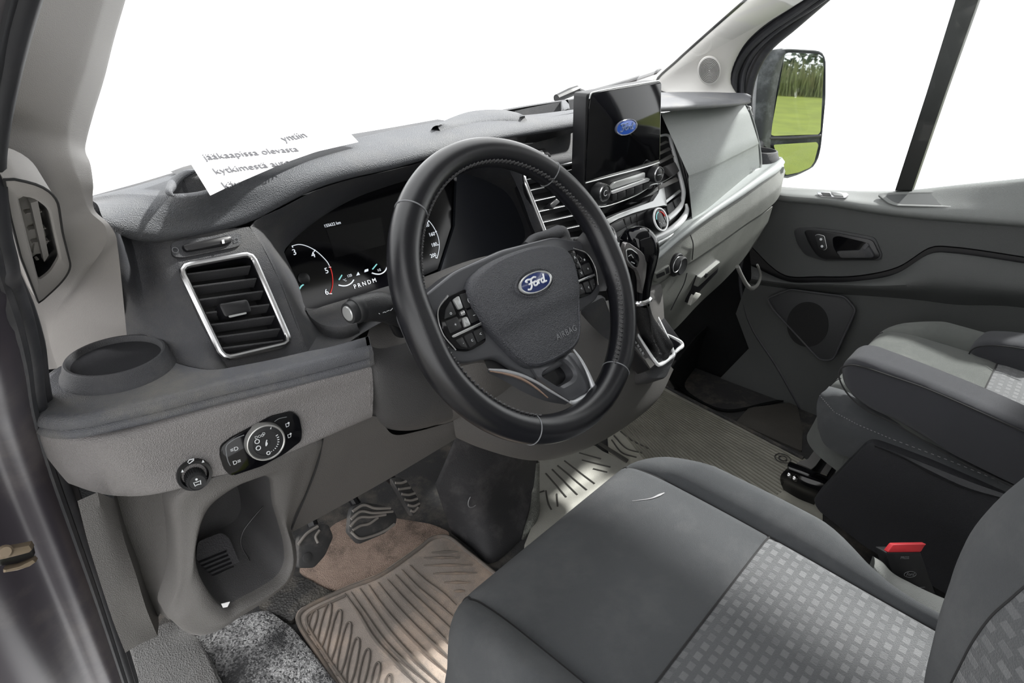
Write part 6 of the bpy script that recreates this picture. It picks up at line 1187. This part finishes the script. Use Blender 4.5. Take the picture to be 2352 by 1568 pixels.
for k in range(1, 9):
    f_ = k/9.2; link('grille_ring', tube([TWP.px(1629+26*f_*math.cos(t), 162+32*f_*math.sin(t), .0035) for t in np.linspace(0, 2*PI, 36, endpoint=False)], .0009, 5, closed=True, curve=False), mat('grille_ring_grey', (.13, .127, .122), .7), tw)
# black door seal and window frame on the far side
sl = rail([(1700, 300, 'X', .85), (1686, 240, 'X', .85), (1684, 195, 'X', .85), (1690, 160, 'X', .85), (1712, 118, 'X', .848), (1755, 75, 'X', .843), (1868, -4, 'X', .832), (2030, -130, 'X', .82), (2375, -400, 'X', .795)])
struct(link('trim_6', loft([rp_out+np.array([.004, .002, 0]), smooth_rail(sl, 60)+np.array([.01, .012, 0])], 60, 2, curve_u=False), M_RUBBER))
ds_ = thing('far_door_seal', 'black door weatherstrip along the right pillar beside the mirror', 'weatherstrip', tuple(sl[0]))
link('seal_bulb', tube(sl, .012, 10), M_RUBBER, ds_)
link('seal_lip', tube([p+Vector((.012, -.02, 0)) for p in sl], .008, 10), M_RUBBER, ds_)
dfr = rail([(1760, 400, 'X', .88), (1735, 300, 'X', .88), (1728, 230, 'X', .88), (1740, 170, 'X', .88), (1770, 118, 'X', .878), (1830, 66, 'X', .872), (1912, -4, 'X', .865), (2060, -130, 'X', .85), (2385, -400, 'X', .825)])
door = struct(bpy.data.objects.new('door_1', None)); COL.objects.link(door); door.location = (.86, -.1, .0)
dfi = rail([(1700, 420, 'X', .865), (1694, 300, 'X', .865), (1696, 210, 'X', .865), (1708, 160, 'X', .865), (1735, 110, 'X', .862), (1790, 64, 'X', .858), (1880, -4, 'X', .85), (2040, -130, 'X', .84), (2380, -400, 'X', .815)])
link('window_frame', loft([[p+Vector((.0, .02, 0)) for p in dfi], dfi, [p*.5+q*.5+Vector((-.006, -.004, 0)) for p, q in zip(dfi, dfr)], dfr, [p+Vector((.02, .01, 0)) for p in dfr]], 50, 4, curve_v=True), M_RUBBER, door)
link('frame_groove', tube([p*.6+q*.4+Vector((-.006, -.006, 0)) for p, q in zip(dfi, dfr)], .0025, 6), M_SEAM, door)
pil = [at(*q, 'X', .90) for q in [(2197, -12), (2246, -12), (2165, 215), (2096, 436), (2060, 436), (2120, 240)]]
pil2 = rail([(2218, -130, 'X', .88), (2222, -5, 'X', .88), (2150, 215, 'X', .885), (2078, 440, 'X', .89)])
link('window_post', slab(rail([(2321, -400), (2378, -400), (2250, -5), (2172, 215), (2095, 438), (2056, 438), (2128, 215), (2196, -5)], 'X', .895), (-1, 0, 0), -.02, .004, .004), mat('window_post_black', (.012, .013, .012), .5), door)
struct(link('window_2', slab([p+Vector((.008, .006, 0)) for p in dfr]+[Vector((.85, -.30, 1.38)), Vector((.85, -.95, 1.40)), Vector((.905, -1.0, .60)), Vector((.905, .05, .60))], (1, 0, .06), -.0015, .0015), M_GLASS))
wsg = struct(link('window_1', loft([[tuple(p) for p in (ws+np.array([0, .010, -.002]))[::6]], [(-.76, .0, 1.12), (-.3, .12, 1.16), (.2, .14, 1.16), (.76, .02, 1.12)], [(-.74, -.04, 1.40), (0, .02, 1.43), (.74, -.04, 1.40)]], 24, 4), M_GLASS))
# door panel: ledge, main face, swoosh, lower face
sill = rail([(1780, 428, 'X', .905), (1900, 436, 'X', .905), (2060, 438, 'X', .905), (2120, 433, 'X', .905), (2200, 424, 'X', .905), (2360, 408, 'X', .905), (2500, 392, 'X', .905)])
sedge = rail([(1780, 446, 'X', .835), (1803, 450, 'X', .832), (1900, 458, 'X', .830), (2000, 474, 'X', .830), (2100, 486, 'X', .830), (2200, 494, 'X', .830), (2360, 505, 'X', .830), (2500, 515, 'X', .83)])
smid_ = [p for p in resample(crom(sill, 6), 40)*.45+resample(crom(sedge, 6), 40)*.55]
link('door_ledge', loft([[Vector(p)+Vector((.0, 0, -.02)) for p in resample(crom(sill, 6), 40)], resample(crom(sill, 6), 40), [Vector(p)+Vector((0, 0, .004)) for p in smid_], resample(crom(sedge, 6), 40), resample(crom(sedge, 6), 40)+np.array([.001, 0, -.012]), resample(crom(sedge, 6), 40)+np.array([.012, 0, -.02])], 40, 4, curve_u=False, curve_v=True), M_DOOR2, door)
d0 = [(1740, 455), (1800, 458), (1900, 466), (2000, 482), (2100, 494), (2200, 502), (2360, 512), (2500, 520)]
d1 = [(1720, 560), (1800, 630), (1880, 634), (1970, 632), (2062, 612), (2140, 566), (2190, 566), (2360, 590), (2500, 612)]
d2 = [(1725, 610), (1810, 646), (1880, 648), (1960, 646), (2055, 630), (2140, 582), (2190, 582), (2360, 606), (2500, 628)]
d3 = [(1725, 640), (1830, 652), (1900, 652), (2000, 656), (2080, 654), (2160, 650), (2220, 655), (2360, 666), (2500, 680)]
d4 = [(1715, 650), (1800, 662), (1880, 672), (2000, 680), (2100, 688), (2200, 700), (2300, 702), (2400, 712), (2500, 720)]
d5 = [(1690, 800), (1780, 900), (1900, 950), (2050, 960), (2200, 960), (2400, 960), (2500, 960)]
dd = lambda L, x: rail(L, 'X', x)
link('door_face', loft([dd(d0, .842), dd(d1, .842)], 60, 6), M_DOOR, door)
link('swoosh_groove', loft([dd(d1, .842), dd([(x, y+3) for x, y in d1], .850), dd(d2, .850), dd([(x, y+1) for x, y in d2], .838)], 60, 1), M_BLACK, door)
link('armrest_roll', loft([dd(d2, .838), [p*.5+q*.5+Vector((-.004, 0, 0)) for p, q in zip(resample_v(dd(d2, .838), 40), resample_v(dd(d3, .825), 40))] if False else dd(d2, .836), dd(d3, .806), dd(d4, .842)], 60, 5, curve_v=True), M_DOOR, door)
link('lower_face', loft([dd(d4, .842), dd([(1690, 720), (1780, 800), (1900, 850), (2050, 850), (2200, 850), (2400, 850), (2500, 850)], .852), dd([(1720, 800), (1800, 900), (1850, 1000), (2050, 1010), (2200, 1010), (2400, 1010), (2500, 1010)], .862), [Vector((.865, y, FZ-.1)) for y in (.28, .1, -.1, -.3, -.5, -.7)]], 60, 5), M_DOOR, door)
link('door_edge', tube(rail([(1712, 560, 'X', .846), (1700, 640, 'X', .85), (1722, 740, 'X', .855), (1790, 850, 'X', .86), (1848, 960, 'X', .863), (1870, 1030, 'X', .866)]), .005, 8), M_RUBBER, door)
# pocket in the ledge
LP = Plane(sill[3]*.45+sedge[4]*.55+Vector((0, 0, .0065)), sedge[5]-sedge[3], sedge[4]-sill[3])
if LP.n.dot(CP-LP.o) < 0: LP = Plane(LP.o, LP.a, -LP.b)
lq = lambda L, zf=z7, d=0: [LP.px(*zf(*q), d) for q in L]
pr_ = resample(rounded(lq([(952, 1166), (1000, 1158), (1380, 1143), (1420, 1150), (1448, 1215), (1438, 1240), (1415, 1246), (1070, 1236), (1020, 1220)]), .006, 3), 60, True); pi_ = resample(rounded(lq([(1000, 1175), (1030, 1168), (1375, 1160), (1395, 1168), (1420, 1225), (1400, 1233), (1090, 1224), (1045, 1208)]), .005, 3), 60, True); pi_ = align(pr_, pi_); nl = np.array(tuple(LP.n))
pkt = link('ledge_pocket', loft([pr_-nl*.004, pr_+nl*.001, pr_*.5+pi_*.5+nl*.0015, pi_, pi_*.97+pi_.mean(0)*.03-nl*.0002], 60, closed=True, curve_u=False), M_DOOR2, door)
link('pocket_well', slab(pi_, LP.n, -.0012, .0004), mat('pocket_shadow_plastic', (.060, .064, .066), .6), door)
wsw = thing('window_switch', 'chrome edged window switch in the passenger door ledge', 'switch', tuple(LP.px(1912, 447)))
link('switch_plate', slab(rounded(lq([(592, 1152), (770, 1160), (782, 1172), (765, 1190), (620, 1184), (598, 1172)], d=.002), .002), LP.n, -.003, .002, .001), M_CHROME, wsw)
link('switch_well', slab(rounded(lq([(615, 1157), (668, 1158), (680, 1178), (630, 1176)], d=.0042), .001), LP.n, 0, .0006), M_BLACK, wsw)
link('switch_key', slab(rounded(lq([(675, 1155), (740, 1160), (752, 1182), (695, 1178)], d=.004), .001), LP.n, 0, .004, .001), M_SILVER, wsw)
# interior handle with lock key
DPn = Plane((.838, 0, .47), (0, -1, 0), (0, 0, 1))
if DPn.n.dot(CP-DPn.o) < 0: DPn = Plane(DPn.o, DPn.a, -DPn.b)
dq = lambda L, d=0, zf=z7: [DPn.px(*zf(*q), d) for q in L]
hd = thing('inner_door_handle', 'black recessed inner door handle with lock button on the passenger door', 'door handle', tuple(DPn.px(*z7(760, 1480))))
link('outer_recess', slab(rounded(dq([(452, 1385), (480, 1368), (560, 1366), (700, 1380), (940, 1425), (985, 1530), (970, 1562), (640, 1566), (520, 1530), (472, 1460)]), .01, 4), DPn.n, -.003, .001, .001), mat('handle_surround_plastic', (.026, .027, .029), .5, 620, .2, .1), hd)
link('handle_bezel', slab(rounded(dq([(515, 1388), (540, 1378), (700, 1394), (930, 1440), (975, 1535), (945, 1556), (640, 1558), (590, 1530), (545, 1460)], .001), .010, 4), DPn.n, -.001, .004, .002), M_BLACK, hd)
link('handle_well', slab(rounded(dq([(685, 1425), (720, 1415), (890, 1455), (935, 1530), (910, 1540), (720, 1535), (690, 1480)], .005), .008, 3), DPn.n, -.0005, .0006), M_GLOSS, hd)
link('pull_lever', slab(rounded(dq([(712, 1505), (850, 1500), (880, 1460), (900, 1462), (925, 1500), (945, 1535), (920, 1545), (740, 1545)], .005), .005, 3), DPn.n, 0, .010, .004), M_DARK, hd)
link('lever_tip', slab(rounded(dq([(868, 1490), (888, 1455), (905, 1470), (880, 1498)], .015), .002), DPn.n, 0, .001), M_SPOKE, hd)
link('lock_key', slab(rounded(dq([(580, 1412), (600, 1406), (636, 1416), (652, 1490), (635, 1502), (600, 1490)], .004), .004), DPn.n, 0, .005, .002), M_KEY, hd)
link('lock_key_rim', tube(rounded(dq([(580, 1412), (600, 1406), (636, 1416), (652, 1490), (635, 1502), (600, 1490)], .0075), .004), .0008, 5, closed=True, curve=False), M_SILVER, hd)
for y in (1436, 1478): link('lock_symbol', lathe([(.0035, 0), (.0035, .0006)], DPn.mat(DPn.px(*z7(616+(y-1436)*.15, y), .0092)), 10), M_WHITE, hd)
# door loudspeaker cover
DS = Plane((.846, 0, .24), (0, -1, .0), (.06, 0, 1))
if DS.n.dot(CP-DS.o) < 0: DS = Plane(DS.o, DS.a, -DS.b)
DS = Plane((.815, 0, .24), DS.a, DS.b)
sq8 = lambda L, d=0: [DS.px(*z8(*q), d) for q in L]
spk = thing('door_speaker_cover', 'dark angular loudspeaker cover low on the passenger door', 'speaker', tuple(DS.px(*z8(800, 400))))
so8 = [(555, 228), (570, 215), (690, 168), (1020, 212), (1086, 290), (955, 580), (930, 594), (870, 592), (590, 290)]
link('cover_plate', slab(rounded(sq8(so8), .012, 4), DS.n, -.012, .002, .002), mat('speaker_cover_plastic', (.022, .023, .025), .6, 500, .3, .1), spk)
link('cover_rim', tube(rounded(sq8(so8, .003), .012, 4), .0028, 8, closed=True, curve=False), M_DARK, spk)
link('speaker_mesh', slab([DS.px(*z8(798+125*math.cos(t), 378+135*math.sin(t)), .003) for t in np.linspace(0, 2*PI, 40, endpoint=False)], DS.n, -.003, .001), mat('speaker_mesh_cloth', (.010, .010, .011), .8, 900, .8, .1), spk)
# --- right door mirror
n_m = Vector((-.560, -.829, .0)).normalized(); 
MP = Plane(at(1830, 240, 'X', 1.17), Vector((n_m.y*-1, n_m.x, 0)), (0, 0, 1))
if MP.n.dot(CP-MP.o) < 0: MP = Plane(MP.o, -MP.a, MP.b)
mq = lambda L, d=0, zf=z7: [MP.px(*zf(*q), d) for q in L]
mr = thing('door_mirror', 'tall black door mirror with two glasses reflecting lawn and hedge', 'door mirror', tuple(MP.px(1830, 400)))
hs_ = [(262, 390), (300, 318), (345, 296), (420, 288), (600, 298), (630, 318), (644, 360), (642, 600), (615, 880), (600, 950), (570, 1005), (480, 1050), (400, 1075), (330, 1040), (250, 900), (214, 800)]
H0 = resample(rounded(mq(hs_), .012, 4), 70, True); nm_ = np.array(tuple(MP.n)); hc = H0.mean(0)
link('mirror_housing', loft([hc+(H0-hc)*.55-nm_*.10, hc+(H0-hc)*.85-nm_*.075, hc+(H0-hc)*.98-nm_*.03, H0, hc+(H0-hc)*.975+nm_*.004, hc+(H0-hc)*.95-nm_*.001], 70, 3, closed=True, curve_u=False, curve_v=True, cap0=True, cap1=True), mat('mirror_black_plastic', (.030, .034, .038), .45, 0, 0, .3, 20, dirt=(.2, .22, .23), dirt_amt=.5, dirt_scale=26), mr)
link('main_glass', slab(rounded(mq([(398, 325), (420, 316), (600, 324), (626, 340), (632, 400), (612, 790), (600, 806), (330, 815), (312, 806)], .004), .008, 4), MP.n, -.002, .001), M_MIRROR, mr)
MW = Plane(MP.px(*z7(470, 950), .006), MP.a, MP.b+MP.n*.06); mw = lambda L: [MW.px(*z7(*q)) for q in L]
link('wide_angle_glass', slab(rounded(mw([(330, 868), (590, 852), (600, 870), (575, 970), (550, 1005), (480, 1035), (405, 1050), (370, 1000)]), .006, 4), MW.n, -.002, .001), M_MIRROR, mr)
link('glass_divider', tube(mq([(305, 828), (450, 826), (612, 815)], .005), .005, 8), M_BLACK, mr)
link('mirror_cheek', loft([mq([(214, 800), (250, 400), (300, 312), (380, 292)], .006), mq([(262, 860), (300, 560), (350, 380), (405, 312)], .016), mq([(310, 900), (318, 800), (355, 520), (396, 330)], .008)], 30, 4, curve_v=True), bpy.data.materials['mirror_black_plastic'], mr)
link('mirror_arm', tube([MP.px(*z7(330, 900), -.03), MP.px(*z7(240, 860), -.02), Vector((.93, .30, .60))], [.03, .028, .03], 12), M_BLACK, mr)

# ================================================================== OUTSIDE THINGS: wiper, and what the mirror shows
wp = thing('windscreen_wiper', 'black windscreen wiper parked at the right foot of the windscreen', 'wiper', tuple(at(1400, 205, 'Y', .62)))
link('wiper_blade', tube(rail([(1330, 220, 'Y', .62), (1400, 200, 'Y', .64), (1470, 178, 'Y', .66), (1516, 162, 'Y', .67)]), .0075, 8), M_RUBBER, wp)
link('wiper_arm', tube(rail([(1278, 226, 'Y', .60), (1310, 212, 'Y', .60), (1326, 205, 'Y', .60)]), [.010, .012, .010], 10), M_BLACK, wp)
link('wiper_link', tube(rail([(1326, 206, 'Y', .605), (1345, 214, 'Y', .615)]), .007, 8, curve=False), M_BLACK, wp)
cowl = link('scuttle_panel', loft([rail([(1330, 226), (1420, 212), (1515, 190), (1560, 185)], 'Y', .60), rail([(1345, 222), (1430, 205), (1516, 178), (1560, 168)], 'Y', .68)], 12, 2), mat('scuttle_plastic', (.16, .13, .12), .6)); tag(solid(cowl, .01), 'brownish scuttle panel below the wiper outside the windscreen', 'scuttle')
GZ = -.82
lawn = struct(link('ground', boxm(Matrix.Translation((7.0, -12.2, GZ-.05)), 17, 22, .1), mat('mown_lawn', (.115, .135, .012), .95, 30, 1.0, .35, 2.2, dirt=(.07, .10, .01), dirt_amt=.5, dirt_scale=6)))
rnd = random.Random(5)
V, F = [], []
for k in range(5200):
    x = rnd.uniform(-3, 12); y = rnd.uniform(-19.6, -17.6); h = rnd.uniform(.35, .95)*(1 if rnd.random() < .85 else 1.25); a = rnd.uniform(0, PI); wdt = rnd.uniform(.012, .03); lx, ly = rnd.uniform(-.15, .15), rnd.uniform(-.12, .12); i = len(V)
    V += [(x-wdt*math.cos(a), y-wdt*math.sin(a), GZ), (x+wdt*math.cos(a), y+wdt*math.sin(a), GZ), (x+lx*.4+wdt*.7*math.cos(a), y+ly*.4, GZ+h*.6), (x+lx, y+ly, GZ+h)]; F += [(i, i+1, i+2), (i, i+2, i+3)]
tg = link('tall_grass', mesh_from(V, F), mat('dry_tall_grass', (.13, .15, .06), .9, 0, 0, .6, 1.5, dirt=(.22, .17, .11), dirt_amt=.7, dirt_scale=2), None, None, 'stuff', smooth=0); tag(tg, 'tall unmown grass along the fence, seen in the mirror', 'tall grass', kind='stuff')
V, F = [], []
for k in range(24000):
    x = rnd.uniform(-4, 14); z = rnd.random()**.8*7.0; y = -21.5+rnd.uniform(-.9, .9)+.5*math.sin(x*1.3+z); s_ = rnd.uniform(.06, .16); a, b = rnd.uniform(0, 6.28), rnd.uniform(-1, 1)
    u = Vector((math.cos(a), math.sin(a), b)).normalized(); v_ = u.orthogonal().normalized(); c = Vector((x, y, GZ+z)); i = len(V); V += [c-u*s_, c+v_*s_*.6, c+u*s_, c-v_*s_*.6]; F.append((i, i+1, i+2, i+3))
hg = link('hedge', mesh_from(V, F), mat('hedge_leaves', (.045, .085, .035), .7, 0, 0, .7, 1.2, dirt=(.09, .16, .07), dirt_amt=.8, dirt_scale=3), None, None, 'stuff', smooth=0); tag(hg, 'dense green hedge behind the wire fence, seen in the mirror', 'hedge', kind='stuff')
fe = thing('wire_fence', 'thin wire mesh fence before the hedge, seen in the mirror', 'fence', (4, -20, GZ))
for k in range(7): link('fence_post', tube([(-2+k*2.3, -20.0, GZ), (-2+k*2.3, -20.0, GZ+2.2)], .035, 8, curve=False), M_METAL, fe)
for k in range(9): link('fence_wire', tube([(-3, -20.0, GZ+.25+k*.23), (13, -20.0, GZ+.25+k*.23)], .010, 5, curve=False), M_METAL, fe)
flank = struct(link('wall_right', boxm(Matrix.Translation((.945, -3.0, .45)), .07, 4.7, 1.9, .02), mat('grey_blue_body_paint', (.075, .085, .10), .25, 0, 0, .1, coat=.4)))

# ================================================================== THE PRINTED SHEET IN THE TRAY
PSH = Plane(at(483, 447, 'Z', .8265), at(823, 325, 'Z', .8460)-at(483, 447, 'Z', .8265), at(440, 377, 'Z', .850)-at(483, 447, 'Z', .8265))
if PSH.n.dot(CP-PSH.o) < 0: PSH = Plane(PSH.o, PSH.a, -PSH.b)
pq = lambda L, d=0, zf=z1: [PSH.px(*zf(*q), d) for q in L]
sh = thing('printed_sheet', 'white sheet with printed grey lines lying in the dash tray', 'paper sheet', tuple(PSH.px(600, 400)))
edge = [(483, 449), (520, 431), (574, 408), (650, 375), (727, 348), (823, 326)]
eP = [PSH.px(*q) for q in edge]; tP = [PSH.px(*q) for q in [(412, 333), (480, 314), (540, 297), (620, 275), (690, 257), (748, 245)]]
link('sheet', loft([eP, tP], 30, 4, curve_u=False), M_PAPER, sh)
def sheet_text(s, p, q, c0=None, c1=None):
    a, b = PSH.px(*z1(*p), .0008), PSH.px(*z1(*q), .0008); m = frame3(a, b-a, PSH.n.cross(b-a)); ln_ = (b-a).length; clip = None
    if c0: u, v = PSH.px(*c0), PSH.px(*c1); clip = (u, PSH.n.cross(v-u)*-1)
    TEXTQ.append((s, m, ('fit', ln_, clip), M_INK, sh, 'lettering', .0002, 'LEFT', 0.0, 1.0))
sheet_text('jääkaapissa olevasta', (1220, 945), (1785, 893)); sheet_text('kytkimestä auto', (1282, 1030), (1740, 972), (574, 409), (727, 350)); sheet_text('käynnistyy', (1335, 1115), (1650, 1070), (483, 453), (574, 410)); sheet_text('yntiin', (1690, 835), (1832, 808))
struct(link('trim_5', slab([(.885, -.02, -.10), (.885, .80, -.10), (.885, .80, .56), (.885, .06, .56)], (1, 0, 0), -.004, .01), M_WELL))
flush_text()
